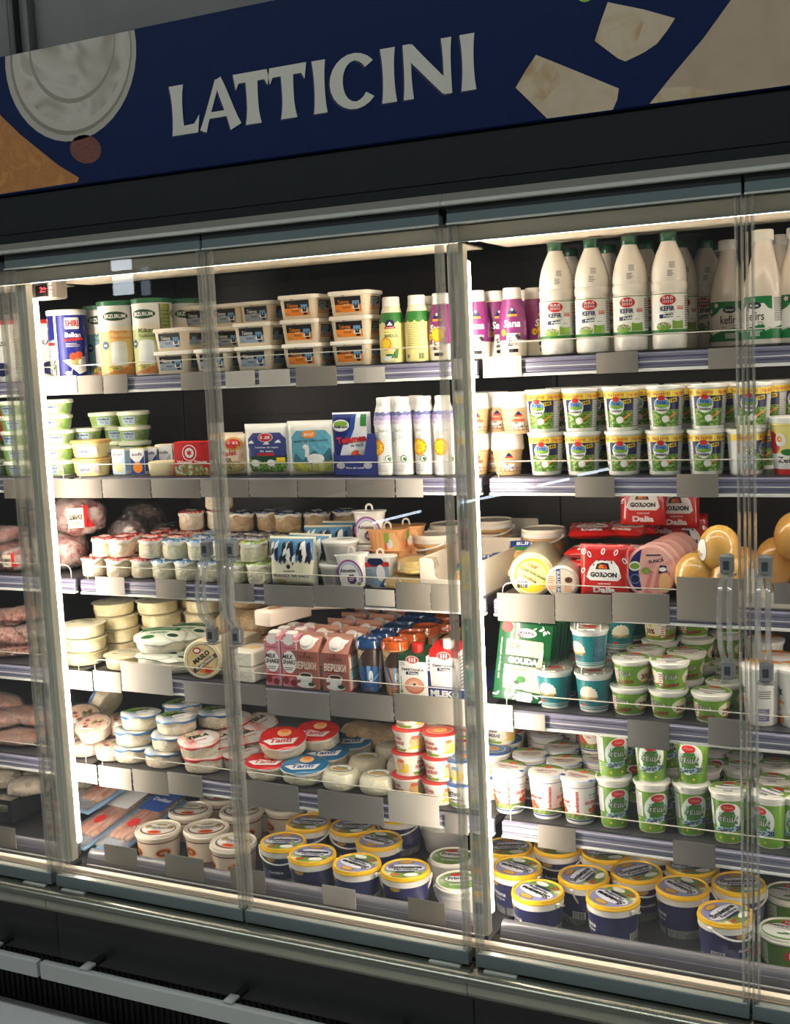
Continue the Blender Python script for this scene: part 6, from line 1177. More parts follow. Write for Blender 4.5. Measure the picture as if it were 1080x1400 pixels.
blob('curd_ball', 'cheese_ball', 'cheese', .052, .05, .030, WRAP2, 12, 2.3, .06); blob('tan_ball', 'cheese_ball', 'cheese', .056, .052, .036, WRAPT, 13, 2.3, .06); blob('orange_bag', 'cheese_bag', 'bag', .05, .05, .045, mat('orange_bag_film', (226, 90, 30), .3, coat=.6), 14, 2.6, .1)
def saus_pack():
    ps = []
    for k in range(3):
        b = MB(); z = .020; y = -.036+k*.036
        b.loft([[(x, y+r*math.cos(2*PI*i/12), z+r*math.sin(2*PI*i/12)) for i in range(12)] for x, r in ((-.11, .004), (-.106, .013), (-.095, .0185), (.0, .0195), (.095, .0185), (.106, .013), (.11, .004))], SAUS); ps.append(part('sausage', b))
    f = MB(); f.box(-.118, -.058, .0, .118, .058, .0415, FILMC, .012); ps.append(part('film', f, 'clear film')); return ps
proto('saus_pack', 'sausage_pack', 'sausage', *saus_pack())
def long_pack(m, hd):
    b = MB(); b.box(-.05, -.15, 0, .05, .15, .012, mat('pack_tray_blue', (120, 160, 196), .35, coat=.3), .004); c = MB()
    for k in range(4):
        x = -.030+k*.02; c.loft([[(x+r*math.cos(2*PI*i/10), y, .018+r*math.sin(2*PI*i/10)) for i in range(10)] for y, r in ((-.10, .003), (-.094, .008), (-.08, .0105), (.10, .0105), (.12, .004))], m)
    p = MB(); mp = topmap(.0123); p.poly(rect(-.046, .04, .046, .145), hd, lambda s, t, o: (s, t, .0305+o), 1, 9); p.poly(ell(0, -.03, .018, .022), mat('logo_red', (200, 40, 40), .4), lambda s, t, o: (s, t, .0305+o), 1, 9); p.text('Delikat', 0, .1, .018, PAPER, lambda s, t, o: (s, t, .0305+o), .07, 2)
    f = MB(); f.box(-.05, -.15, .0125, .05, .15, .030, FILMC, .006)
    return part('tray', b), part('sausages', c), part('film', f, 'clear film'), part('print', p)
proto('long_pack', 'sausage_tray', 'sausage', *long_pack(gmat('wiener', [(196, 120, 80), (214, 146, 104)], 20, .3, coat=.5), BLUE)); proto('long_pack_b', 'sausage_tray', 'sausage', *long_pack(gmat('salmon_strip', [(206, 130, 80), (180, 90, 50), (230, 180, 140)], 24, .3, coat=.5), mat('header_white', (226, 226, 226), .4)))
b = MB()
for x in (-.07, -.035, 0, .035, .07):
    b.tube([(x, -.05, .0), (x, -.05, .04)], .0016, INK); b.tube([(x, .05, 0), (x, .05, .04)], .0016, INK)
for y in (-.05, .05):
    for z in (.002, .02, .04): b.tube([(-.07, y, z), (.07, y, z)], .0016, INK)
for x in (-.07, .07):
    for z in (.002, .02, .04): b.tube([(x, -.05, z), (x, .05, z)], .0016, INK)
proto('wire_basket', 'wire_basket', 'basket', part('wire_frame', b))
b = MB(); bk = mat('crate_black', (24, 24, 26), .5)
for x in (-.14, -.085, -.03, .03, .085, .14): b.box(x-.006, -.1, .006, x+.006, -.094, .06, bk)
b.box(-.15, -.1, 0, .15, -.094, .01, bk); b.box(-.15, -.1, .056, .15, -.094, .07, bk); b.box(-.15, -.1, 0, .15, .15, .006, bk); b.box(.144, -.1, 0, .15, .15, .07, bk); b.box(-.15, -.1, 0, -.144, .15, .07, bk)
proto('crate', 'black_crate', 'crate', part('crate', b))

# ------------------------------------------------------------------ setting out the goods
def one(key, px, py, sh, y, label, group=None, z=0, rz=0, rx=0, ry=0, sc=1):
    """one thing standing on shelf sh, its middle seen at photo column px, y behind the shelf's front line"""
    Y = YF+y; return place(key, (at(px, py, Y).x, Y, SH[sh]+z), label, group, rz, rx, ry, sc)
def behind(src, key, desc, where, group, n, dy, rz=0, jit=.15, z=0, dx=0):
    """further goods in line behind those already placed"""
    out = []
    for k in range(n):
        for i, o in enumerate(src):
            l = o.location; out.append(place(key, (l.x+dx*(k+1), l.y+dy*(k+1), l.z+z), olab(desc, i, where+('' if n == 1 else ' '+ROWN[k])), group, rz=rz+random.uniform(-jit, jit)))
    return out
# ---- shelf 1, meat chiller and middle chiller
one('tin_redlid', 20, 478, 1, .06, 'white tin with bright red lid on the top left shelf', 'white tins with red lids', rz=.3)
one('tin_redlid', 66, 470, 1, .12, 'white red-lidded tin just right of the lit strip, top shelf', 'white tins with red lids', rz=.9)
one('tin_blue', 93, 465, 1, .062, 'blue and white cheese tin with white lid on the top shelf', None, rz=.25)
one('tin_teal', 138, 462, 1, .150, 'blue-grey cheese tin with green lid, partly hidden, beside blue tin', 'green-lidded cheese tins', rz=.55)
one('tin_orange', 163, 460, 1, .058, 'orange-printed cheese tin with green lid and white curd picture', 'green-lidded cheese tins', rz=.62)
one('tin_green', 210, 460, 1, .060, 'green-printed cheese tin with green lid beside the soft cheese tubs', 'green-lidded cheese tins', rz=.25)
one('tin_green', 250, 460, 1, .145, 'green-lidded cheese tin half hidden behind the tub stack, top shelf', 'green-lidded cheese tins', rz=.8)
TG, TO = 'stacked grey label cheese tubs', 'stacked orange label cheese tubs'
def stack(key, px, py, y, n, desc, group, rz=0, ph=.0605):
    for k in range(n):
        w_ = {1: ['single'], 2: ['lower of two', 'upper of two'], 3: ['bottom of three', 'middle of three', 'top of three']}[n][k]
        one(key, px+random.uniform(-.7, .7), py, 1, y, f'{desc}, {w_}', group, z=k*ph, rz=rz+random.uniform(-.04, .04))
stack('telemea_grey', 246, 480, .055, 2, 'grey label cheese tub beside the green-printed tin', TG, -.02)
stack('telemea_grey', 302, 490, .055, 1, 'grey label cheese tub behind the left door seam', TG)
stack('telemea_grey', 284, 470, .165, 3, 'grey label cheese tub in the back left stack', TG)
stack('telemea_grey', 322, 465, .17, 3, 'grey label cheese tub in back stack behind door seam', TG)
stack('telemea_grey', 357, 480, .055, 2, 'grey label cheese tub right of left door seam', TG)
stack('telemea_grey', 362, 440, .165, 3, 'grey label cheese tub behind the two right of seam', TG)
stack('telemea_orange', 420, 455, .055, 3, 'orange label cheese tub, left stack', TO)
stack('telemea_orange', 488, 455, .052, 3, 'orange label cheese tub, stack beside yellow bottles', TO)
stack('telemea_orange', 452, 455, .16, 3, 'orange label cheese tub in the rear stack', TO)
B1 = 'small drinking yogurt bottles'
one('bifidus', 536, 450, 1, .036, 'yellow yogurt bottle with blue logo and orange star', B1, rz=.28)
one('bifidus_back', 571, 450, 1, .036, 'yellow yogurt bottle turned to its small print', B1, rz=.2)
one('bifidus_back', 585, 445, 1, .11, 'yellow yogurt bottle half hidden in the second row', B1, rz=.3)
one('sana_star', 604, 450, 1, .036, 'purple yogurt bottle with star sticker left of mullion post', B1, rz=.05)
one('sana', 652, 445, 1, .036, 'purple yogurt bottle right behind the lit strip, top shelf', B1, rz=.3)
one('sana_star', 640, 440, 1, .11, 'purple yogurt bottle in second row behind the mullion post', B1, rz=.3)
one('sana', 674, 445, 1, .085, 'purple yogurt bottle set back, left of the front one', B1, rz=.75)
one('sana', 701, 440, 1, .034, 'purple yogurt bottle with cow picture, front of right shelf', B1, rz=.30)
one('sana_star', 727, 440, 1, .070, 'purple yogurt bottle touching the first kefir bottle', B1, rz=1.0)
one('sana', 668, 442, 1, .17, 'purple yogurt bottle in third row, far back', B1, rz=.6)
one('sana', 716, 440, 1, .15, 'purple yogurt bottle behind the front two, right shelf', B1, rz=.6)
KG = 'green-capped kefir bottles'
kf = [place('kefir', (at(px, 420, .243).x, .243, SH[1]), olab('green-capped kefir bottle', i, 'of the four in front'), KG, rz=rz, sc=.99) for i, (px, rz) in enumerate(((761, .22), (810, .10), (862, .06), (915, .14)))]
for i, (px, y) in enumerate(((781, .24), (833, .24), (884, .22), (929, .24))):
    one('kefir', px, 410, 1, y, olab('green-capped kefir bottle', i, 'of the four in second row'), KG, rz=.3)
one('kefir', 957, 410, 1, .26, 'green-capped kefir bottle set back beside the white-capped bottle', KG, rz=.05)
one('kefir', 976, 410, 1, .37, 'green-capped kefir bottle deep behind the white-capped bottle', KG, rz=.5)
KW = 'white-capped kefir bottles'
one('kefirs', 996, 410, 1, .21, 'white-capped kefir bottle left of the right door seam', KW, rz=.22)
one('kefirs', 1044, 400, 1, .046, 'white-capped kefir bottle right of the seam, front row', KW, rz=-.30)
one('kefirs', 1063, 400, 1, .19, 'white-capped kefir bottle second in line right of seam', KW, rz=.3)
one('kefirs', 1071, 400, 1, .30, 'white-capped kefir bottle third in line right of seam', KW, rz=.3)
one('kefirs', 1090, 400, 1, .06, 'white-capped kefir bottle at the right edge of the photo', KW, rz=.3)
one('kefirs', 1078, 400, 1, .42, 'white-capped kefir bottle in the far back row at right edge', KW, rz=.3)
# ---- shelf 2, left
GT = 'stacked green spread tubs'
def gstack(px, py, y, n, desc, rz, lay0=0):
    for k in range(n):
        one('green_tub', px+random.uniform(-1, 1), py, 2, y, f'green spread tub, {LAY[k+lay0]} {desc}', GT, z=(k+lay0)*.0435, rz=rz+random.uniform(-.3, .3))
one('orange_bag', 2, 560, 2, .10, 'orange bag at the left edge of the second shelf', z=.10)
gstack(24, 600, .055, 5, 'of the stack left of the post', .3); gstack(-6, 600, .10, 4, 'of the stack at the photo edge', .5)
gstack(80, 600, .055, 5, 'of the tall stack beside lit strip', .25); gstack(112, 600, .13, 3, 'of the stack behind the cream tubs', .5)
gstack(146, 600, .165, 4, 'of the middle back stack', .55); gstack(184, 600, .175, 4, 'of the right back stack', .2)
one('finco', 127, 645, 2, .045, 'cream spread tub with brown lid, lower of two', 'cream spread tubs', rz=.12, sc=.92); one('finco', 125, 620, 2, .045, 'cream spread tub with brown lid, upper of two', 'cream spread tubs', z=.051, rz=.1, sc=.92)
one('mini_a', 168, 635, 2, .07, 'small pale blue carton with an orange figure', 'small cheese cartons', rz=.1)
one('mini_b', 192, 635, 2, .06, 'small blue carton with orange picture, front', 'small cheese cartons', rz=.3); one('mini_b', 209, 632, 2, .095, 'small blue carton, second behind the front blue one', 'small cheese cartons', rz=.3); one('mini_c', 228, 632, 2, .12, 'small white and grey carton behind the ivory tub', 'small cheese cartons', rz=.3)
one('mini_b', 156, 640, 2, .12, 'small blue carton behind the pale blue one', 'small cheese cartons', rz=.5)
one('ivory_tub', 226, 645, 2, .04, 'small ivory tub before the blue cartons', rz=.1)
one('red_box', 268, 632, 2, .04, 'red cheese box with round white emblem on second shelf', rz=.18)
one('snack_bag', 322, 630, 2, .035, 'cream snack bag with gold badge right of the door seam', rz=.1); one('snack_bag', 312, 628, 2, .10, 'cream snack bag half hidden behind the other', rz=.05)
one('sheep_pack', 371, 625, 2, .030, 'white cheese pack with blue label and two sheep', rz=.04); one('goat_pack', 431, 622, 2, .030, 'white cheese pack with sky label and goat', rz=.08)
one('blue_tray', 490, 620, 2, .025, 'deep blue display tray holding the cheese pack', rz=0)
one('blue_pack', 482, 605, 2, .030, 'blue and white cheese pack standing in the blue tray', z=.008, rz=.05)
HB = 'tall white bottles with lilac hills'
for px, y, k, rz, l in ((527, .030, 'hill', .0, 'tall white hill bottle with sticker beside blue tray'), (551, .034, 'hill_plain', -.2, 'tall white hill bottle with white round sticker'), (578, .028, 'hill_b', -.45, 'tall white hill bottle with orange star and green ring'), (607, .030, 'hill', .5, 'tall white hill bottle left of the mullion post'), (540, .095, 'hill_plain', .3, 'tall white hill bottle in second row, left'), (566, .095, 'hill_plain', .5, 'tall white hill bottle in second row, right'), (628, .06, 'hill', .2, 'tall white hill bottle hidden behind the mullion post')):
    one(k, px, 600, 2, y, l, HB, rz=rz)
BC = 'beige cups with tall white lids'
for lay in (0, 1):
    nm = ('lower', 'upper')[lay]
    for px, y, l in ((648, .042, 'at the lit strip'), (694 if not lay else 706, .042, 'beside the blue cream cups'), (676, .125, 'set back in second row'), (662, .19, 'in the third row')):
        if lay == 0 or True: one('beige_cup', px, 610 if not lay else 560, 2, y, f'beige cup with tall white lid, {nm} layer, {l}', BC, z=lay*.0965, rz=.35+random.uniform(-.2, .2))
CC = 'navy and green sour cream cups'
a = row('cream_cup', 'navy and green cream cup', 'bottom front', CC, [(747, 620), (797, 620), (853, 620), (909, 620), (966, 620), (1020, 620, {'rz': 1.5})], 2, .043, rz=.12)
c = row('cream_cup', 'navy and green cream cup', 'top front', CC, [(743, 560), (794, 560), (850, 560), (910, 560), (968, 560), (1028, 555)], 2, .044, z=.0985, rz=.08)
behind(a, 'cream_cup', 'navy and green cream cup', 'bottom second', CC, 1, .092, dx=.012); behind(c, 'cream_cup', 'navy and green cream cup', 'top second', CC, 1, .092, dx=.02)
one('yellow_cup', 1084, 610, 2, .05, 'yellow curd cup with red flower at the right edge', rz=-.2); one('cream_cup', 1066, 555, 2, .15, 'navy and green cream cup on top at the right edge', CC, z=.0985, rz=.9); one('cream_cup', 1064, 555, 2, .15, 'navy and green cream cup below it at the right edge', CC, rz=.9)
# ---- shelf 3, left
SP = 'red sausage packs in the meat chiller'
for k in range(3): one('saus_pack', -14, 770, 3, .075, f'red sausage pack lying on third shelf, {LAY[k]}', SP, z=k*.043, rz=.03)
one('ham_bag', 25, 775, 3, .06, 'clear crinkled bag of pale meat left of the post', 'film-wrapped meat bags', z=0, sc=.62, rz=.4)
one('ham_bag', 84, 765, 3, .10, 'clear bag of pink ham beside the lit strip, lower', 'film-wrapped meat bags', rz=.3); one('ham_bag', 108, 705, 3, .14, 'clear bag of pink ham with red ribbon, upper', 'film-wrapped meat bags', z=.10, rz=.9)
one('ham_bag', 82, 710, 3, .16, 'clear bag of pink ham at the lit strip, upper', 'film-wrapped meat bags', z=.105, sc=.8, rz=2.0)
one('dark_bag', 176, 705, 3, .26, 'dark red film-wrapped meat behind the cheese rounds', 'film-wrapped meat bags', z=.02, rz=.3); one('dark_bag', 196, 700, 3, .34, 'dark red wrapped meat, second behind the rounds', 'film-wrapped meat bags', z=.05, rz=.8); one('black_bag', 228, 705, 3, .32, 'black shiny wrapped bag beside the red cheese rounds', 'film-wrapped meat bags', z=.01, rz=.2)
one('wire_basket', 116, 765, 3, .15, 'low black wire basket beside the pink ham', sc=.6, z=.0)
CRD = 'foil-lidded brine cheeses of the third shelf'
def rounds(items, lay, y, where):
    for i, (px, k) in enumerate(items):
        one('round_'+k, px, 770-lay*32, 3, .04+y+random.uniform(-.004, .004), f'{k}-lidded brine cheese, {ORD[i]} {where}'.replace('navy', 'dark blue'), CRD, z=lay*.0565, rz=random.uniform(-.5, .5), sc=.925)
rounds([(130, 'red'), (163, 'red'), (195, 'red'), (226, 'blue'), (257, 'blue'), (289, 'blue'), (322, 'lime'), (356, 'lime')], 0, 0, 'from left, bottom front')
rounds([(143, 'red'), (166, 'red'), (207, 'red'), (240, 'blue'), (274, 'blue'), (306, 'blue'), (346, 'lime')], 1, .008, 'from left, second layer')
rounds([(142, 'red'), (175, 'red'), (208, 'red'), (240, 'red'), (272, 'blue'), (304, 'blue'), (338, 'lime'), (372, 'lime'), (404, 'lime')], 0, .083, 'from left, bottom second row')
rounds([(180, 'red'), (214, 'red'), (248, 'red'), (282, 'blue'), (318, 'navy'), (352, 'navy'), (386, 'lime'), (420, 'navy')], 1, .09, 'from left, second row second layer')
rounds([(226, 'red'), (262, 'red'), (298, 'blue'), (334, 'navy'), (370, 'navy'), (406, 'navy'), (440, 'navy')], 1, .172, 'from left, third row')
rounds([(262, 'red'), (290, 'red'), (330, 'navy'), (362, 'navy'), (394, 'navy'), (426, 'navy'), (456, 'navy')], 2, .17, 'from left, top layer at the back')
one('round_red', 300, 690, 3, .20, 'red-lidded brine cheese, highest of the pile by the seam', CRD, z=.175)
PO = 'blue and black pattern cheese pouches'
one('pouch', 402, 765, 3, .030, 'cream cheese pouch with blue cow pattern in front', PO, rz=.05); one('pouch', 426, 760, 3, .085, 'cream cheese pouch second behind the front one', PO, rz=-.1); one('pouch', 450, 745, 3, .14, 'cream cheese pouch third in line behind', PO, z=.015, rz=.2); one('pouch', 474, 742, 3, .19, 'cream cheese pouch last in line behind white cups', PO, z=.02, rz=.1)
one('grey_tub', 462, 785, 3, .05, 'grey round curd tub, lower of two beside the pouch', 'grey round curd tubs', rz=.3); one('grey_tub', 466, 755, 3, .05, 'grey round curd tub, upper of two beside the pouch', 'grey round curd tubs', z=.0605, rz=.5)
AL = 'white cream cheese cups with hanging tabs'
one('almette', 484, 780, 3, .025, 'white cup with purple arc at the shelf front', AL, z=.003, rz=.0, ry=-.06); one('almette', 505, 755, 3, .12, 'white cup with purple arc behind, lower', AL, z=.012, rz=.1); one('almette', 505, 705, 3, .12, 'white cup with purple arc on top of the pile', AL, z=.100, rz=.12)
OC = 'orange cream cheese cups'
one('orange_cup', 535, 775, 3, .125, 'orange cream cheese cup, lower left', OC, rz=.1); one('orange_cup', 531, 745, 3, .12, 'orange cream cheese cup, upper left', OC, z=.052, rz=.15); one('orange_cup', 560, 770, 3, .19, 'orange cream cheese cup, lower right', OC, rz=-.2); one('orange_cup', 556, 738, 3, .19, 'orange cream cheese cup, upper right', OC, z=.052, rz=.3)
one('blue_cup', 521, 785, 3, .045, 'white and blue cream cheese cup beside the yellow string cheese', rz=.05)
for k in range(2): one('string', 570, 785, 3, .05, f'yellow string cheese pack, {"lower" if k == 0 else "upper"} of two', 'yellow string cheese packs', z=k*.042, rz=.2)
one('string', 545, 790, 3, .055, 'yellow string cheese pack in blue wrap beside the two', 'yellow string cheese packs', sc=.8, rz=.8)
BK = 'beige buckets with white lids'
one('beige_bucket', 594, 740, 3, .20, 'beige bucket with white lid behind the orange cups', BK, z=.02, rz=-.6); one('beige_bucket', 616, 715, 3, .32, 'beige bucket with white lid behind the mullion post', BK, z=.03, rz=.2)
one('beige_bucket', 672, 715, 3, .34, 'beige bucket with white lid just right of lit strip', BK, z=.04, rz=.2); one('beige_bucket', 743, 720, 3, .30, 'beige bucket with white lid behind yellow cheese rolls', BK, z=.025, rz=-.2)
one('white_tray', 646, 785, 3, .135, 'white cardboard display tray with notched front', 'white cardboard trays', rz=.0)
one('white_tray', 676, 760, 3, .40, 'white cardboard display tray farther back', 'white cardboard trays', z=.015)
for i, (px, y, z, rx) in enumerate(((640, .07, .012, -1.15), (655, .12, .016, -1.0), (690, .16, .018, -1.0), (716, .20, .03, -.75))):
    one('blin', px, 750, 3, y, f'small cheese pack with blue header, {ORD[i]} in the white tray', 'small cheese packs in the tray', z=z, rx=rx, rz=.3, sc=.8)
# ---- shelf 3, right
one('syr', 741, 775, 3, .19, 'big round ivory cheese roll with yellow label', 'round cheese rolls', rz=.20); one('suluguni', 785, 785, 3, .20, 'smaller round cheese roll with blue stripe label', 'round cheese rolls', rz=.16)
GP = 'red sliced cheese packs'
for i, (px, y, rx, z) in enumerate(((826, .014, -.06, 0), (834, .040, -.08, 0))):
    one('gordon', px, 780, 3, y, ('front red cheese pack standing upright', 'second red cheese pack standing behind the front one')[i], GP, z=z+.010-.006*i, rx=rx, rz=.06*i)
for c in range(2):
    for k in range(4):
        one('gordon', (800, 846)[c]+random.uniform(-3, 3), 760-k*14, 3, .078+.07*0, f'red cheese pack lying flat, {LAY[k]} of the {("left", "right")[c]} pile', GP, z=.014+k*.026, rx=-1.55+random.uniform(-.02, .02), rz=random.uniform(-.12, .12))
for k, (px, rz) in enumerate(((808, .25), (846, -.2), (866, .3))):
    one('gordon', px, 735, 3, .19+.02*k, f'red cheese pack lying on top of the piles, {ORD[k]} one', GP, z=.122, rx=-1.5, rz=rz)
one('gordon', 879, 700, 3, .26, 'red cheese pack standing on top of the pile, left', GP, z=.140, rx=-.12, rz=.05); one('gordon', 924, 700, 3, .32, 'red cheese pack standing behind at right, on top', GP, z=.125, rx=-.1, rz=.1); one('gordon', 936, 735, 3, .34, 'red cheese pack standing at the back right', GP, z=.04, rx=-.1, rz=.1); one('gordon', 905, 705, 3, .34, 'red cheese pack standing at the back between two others', GP, z=.10, rx=-.1)
for k in range(5): one('ham', 890+k*9, 775-k*6, 3, .03+k*.048, ('front oval ham pack with navy border', 'second oval ham pack behind the front one', 'third oval ham pack in the row', 'fourth oval ham pack in the row', 'rearmost oval ham pack in the row')[k], 'oval ham packs in a leaning row', z=.0035, rx=-.20, rz=.30)
YB_ = 'yellow waxed cheese balls'
for px, py, y, z, rz, rx, l in ((950, 780, .055, 0, .2, .3, 'lower left front'), (997, 790, .05, 0, .8, .2, 'lower right front'), (985, 755, .065, .068, .1, .9, 'on top, with oval label'), (968, 770, .15, 0, .6, 0, 'behind, lower'), (1016, 770, .14, 0, .6, 0, 'behind the right door seam'), (1085, 730, .13, .085, .5, .4, 'on top at the right edge'), (1060, 760, .17, .02, .5, .2, 'lower, right of the seam')):
    one('ball' if 'label' in l else 'ball_plain', px, py, 3, y, f'yellow waxed cheese ball, {l}', YB_, z=z, rz=rz, rx=rx*.4)
one('white_tray', 1085, 780, 3, .135, 'white cardboard tray of blue cheese sausages at right edge', 'white cardboard trays')
for k in range(4): one('blue_tube', 1086+(k % 2)*3, 790, 3, .04+.02*(k % 2), f'blue cheese sausage in the right tray, {LAY[k]}', 'blue cheese sausages', z=.03+k*.026, ry=PI/2)
# ---- shelf 4, meat chiller and left
CU = 'cured meat packs in the meat chiller'
for k, (px, py, y, z, rz, ry) in enumerate(((5, 880, .06, 0, .4, 0), (30, 885, .10, 0, -.3, 0), (15, 870, .06, .045, .7, .2), (35, 850, .09, .05, -.2, -.2), (0, 840, .10, .09, .3, .2), (28, 838, .12, .098, .9, 0), (62, 890, .14, 0, .2, 0))):
    one('cured', px, py, 4, y, f'red cured meat pack on the fourth shelf, {ORD[k]} of the heap', CU, z=z, rz=rz, ry=ry, sc=.85)
WG = 'stacked pale round cheeses'
def wstack(px, py, y, n, desc, rz=0):
    for k in range(n): one('wheel', px+random.uniform(-2, 2), py, 4, y+random.uniform(-.005, .005), f'pale round cheese, {LAY[k]} {desc}', WG, z=k*.0405, rz=rz+random.uniform(-.4, .4))
wstack(116, 890, .068, 3, 'of the front left stack', .3); wstack(158, 850, .19, 4, 'of the tall stack'); wstack(206, 850, .21, 4, 'of the second tall stack', .4); wstack(244, 850, .25, 4, 'of the third tall stack', .2); wstack(282, 850, .30, 4, 'of the stack at the back'); wstack(226, 850, .37, 4, 'of the rear stack'); wstack(90, 860, .21, 1, 'beside the lit strip'); one('wheel', 174, 905, 4, .066, 'pale round cheese lying single before the tall stacks', WG, rz=.4)
CP = 'white curd packs with green print'
one('curd', 222, 905, 4, .06, 'white curd pack with green print, bottom front', CP, rz=.2); one('curd', 222, 885, 4, .075, 'white curd pack with green print, upper left', CP, z=.055, rz=.4, rx=.28); one('curd', 260, 880, 4, .14, 'white curd pack with green print, upper behind', CP, z=.056, rz=.3, rx=.25); one('curd', 262, 900, 4, .14, 'white curd pack with green print, lower behind', CP, rz=.3); one('curd', 240, 925, 4, .055, 'white curd pack with green print beside round butter tub', CP, z=0, rz=.1, sc=.85)
one('maslo', 285, 900, 4, .052, 'round butter tub standing on edge with brown label', rz=.28)
one('book_carton', 316, 905, 4, .112, 'pale carton with olive print behind the seam', rz=.0); one('book_carton', 338, 900, 4, .125, 'pale carton with olive print, right of the other', rz=.0)
TB = 'tan wrapped cheese balls'
for k, (px, py, y, z) in enumerate(((352, 845, .20, .085), (322, 845, .19, .085), (356, 870, .19, .015), (300, 855, .22, .06), (344, 820, .26, .14), (378, 845, .30, .08))): one(('tan_ball', 'curd_ball')[k == 3], px, py, 4, y, f'tan wrapped cheese ball on fourth shelf, {ORD[k]} of the heap', TB, z=z, rz=k)
one('wire_basket', 350, 880, 4, .14, 'black wire basket beside the butter bricks', z=0, sc=.9)
for k in range(5): one('butter', 352+k*.5, 885, 4, .115+.0*k, f'butter brick in the wire basket, {ORD[k]} from the front', 'butter bricks', z=.002+k*.0001, sc=.55, rz=0) if k < 1 else None
for k in range(2): one('butter', 346, 910, 4, .055, f'white wrapped butter brick, {"lower" if k == 0 else "upper"} of two', 'butter bricks', z=k*.0435, rz=-.1)
MS = 'pink milkshake cartons'
a = [one('shake', px, 910, 4, .026, olab('pink milkshake carton', i, 'in the front row'), MS) for i, px in enumerate((379, 402))]
behind(a, 'shake', 'pink milkshake carton', 'in', MS, 2, .048, jit=.02)
one('long_box', 388, 850, 4, .115, 'long white butter box lying on the milkshake cartons', 'long butter boxes', z=.150, rz=-.25); one('long_box', 438, 840, 4, .22, 'long white butter box behind, over the cream cartons', 'long butter boxes', z=.168, rz=-1.2)
VK = 'brown cream cartons with gable tops'
a = [one('vershki', px, 910, 4, .042, olab('brown gable-top cream carton', i, 'in the front row'), VK, rz=.0) for i, px in enumerate((428, 468))]
behind(a, 'vershki', 'brown gable-top cream carton', 'in', VK, 4, .0805, jit=.03)
CF = 'iced coffee cups with glossy lids'
a = row('coffee_blue', 'brown and blue coffee cup', 'in front', CF, [(507, 912)], 4, .036, rz=.2); c = row('coffee_orange', 'orange-lidded coffee cup', 'in front', CF, [(542, 915)], 4, .036, rz=.25)
behind(a, 'coffee_blue', 'brown and blue coffee cup', 'column left', CF, 5, .076); behind(c, 'coffee_orange', 'orange-lidded coffee cup', 'column right', CF, 2, .076, dx=.004)
q = [one('coffee_blue', px, 890, 4, y, f'brown and blue coffee cup farther back, {ORD[i]} of several', CF, rz=.3) for i, (px, y) in enumerate(((560, .27), (572, .35), (590, .27), (604, .35), (584, .43), (614, .43), (548, .43)))]
q = [one('coffee_orange', px, 895, 4, y, f'orange-lidded coffee cup farther back, {ORD[i]} of several', CF, rz=.3) for i, (px, y) in enumerate(((580, .19), (612, .26)))]
one('smietanka', 572, 930, 4, .034, 'white cream carton with red cap and soup picture', rz=.0)
one('mleko_tray', 614, 920, 4, .040, 'kraft and blue display tray with white capital letters'); one('smietanka_red', 613, 905, 4, .046, 'red-topped cream carton standing in the kraft tray', z=.012, rz=.05)
# ---- shelf 4, right
for k in range(6): one('gouda', 708+k*5.5, 905-k*2, 4, .022+k*.021, ('front green cheese sleeve with cream panel', 'second green cheese sleeve in the row', 'third green cheese sleeve in the row', 'fourth green cheese sleeve in the row', 'fifth green cheese sleeve in the row', 'rearmost green cheese sleeve in the row')[k], 'green cheese sleeves standing in a row', z=.009, rx=-.18, rz=.12, ry=.10)
TC = 'teal sour cream cups with domed lids'
for px, py, y, lay, rz, l in ((758, 945, .048, 0, .10, 'bottom left front'), (812, 950, .046, 0, .18, 'bottom right front'), (807, 893, .046, 1, -.35, 'top front'), (770, 935, .145, 0, .3, 'bottom left second row'), (826, 935, .14, 0, .3, 'bottom right second row'), (775, 880, .135, 1, .15, 'top left second row'), (830, 875, .135, 1, .7, 'top right second row'), (846, 865, .22, 1, .2, 'top in third row'), (800, 870, .23, 1, .3, 'top left third row'), (845, 930, .225, 0, .3, 'bottom in third row')):
    one('teal_cup', px, py, 4, y, f'teal cup with domed lid, {l}', TC, z=lay*.105, rz=rz)
GC = 'low green sour cream cups'
for px, py, y, lay, rz, l in ((861, 960, .048, 0, -.1, 'bottom left front'), (914, 965, .046, 0, -.25, 'bottom middle front'), (973, 968, .046, 0, -.1, 'bottom right front'), (864, 925, .05, 1, -.1, 'upper left front'), (916, 930, .048, 1, .35, 'upper middle front'), (880, 940, .145, 0, .3, 'bottom left second row'), (936, 945, .14, 0, .3, 'bottom middle second row'), (992, 950, .14, 0, .2, 'bottom right second row'), (883, 900, .14, 1, .5, 'upper left second row'), (938, 910, .13, 1, .45, 'upper middle second row'), (1003, 935, .225, 0, .3, 'bottom right third row'), (900, 900, .24, 0, .2, 'bottom left third row'), (950, 900, .235, 0, .2, 'bottom middle third row'), (903, 890, .24, 1, -.1, 'second layer left third row'), (948, 885, .26, 1, .3, 'second layer middle third row'), (990, 890, .30, 1, -.1, 'second layer right third row'), (991, 890, .30, 0, 0, 'bottom right fourth row'), (903, 870, .24, 2, 1.1, 'third layer left'), (945, 875, .28, 2, .3, 'third layer middle'), (988, 870, .31, 2, -.1, 'third layer right')):
    one('low_green', px, py, 4, y, f'low green cream cup, {l}', GC, z=lay*.0655, rz=rz)
OL = 'white cups with orange lids'
for px, py, y, rz, l in ((1041, 950, .055, .1, 'front, right of the door seam'), (1058, 930, .15, .3, 'behind the front one'), (1090, 950, .06, .2, 'at the right edge, front'), (1040, 930, .24, .2, 'in the third row')):
    one('orange_lid_cup', px, py, 4, y, f'white cup with orange lid, {l}', OL, rz=rz)
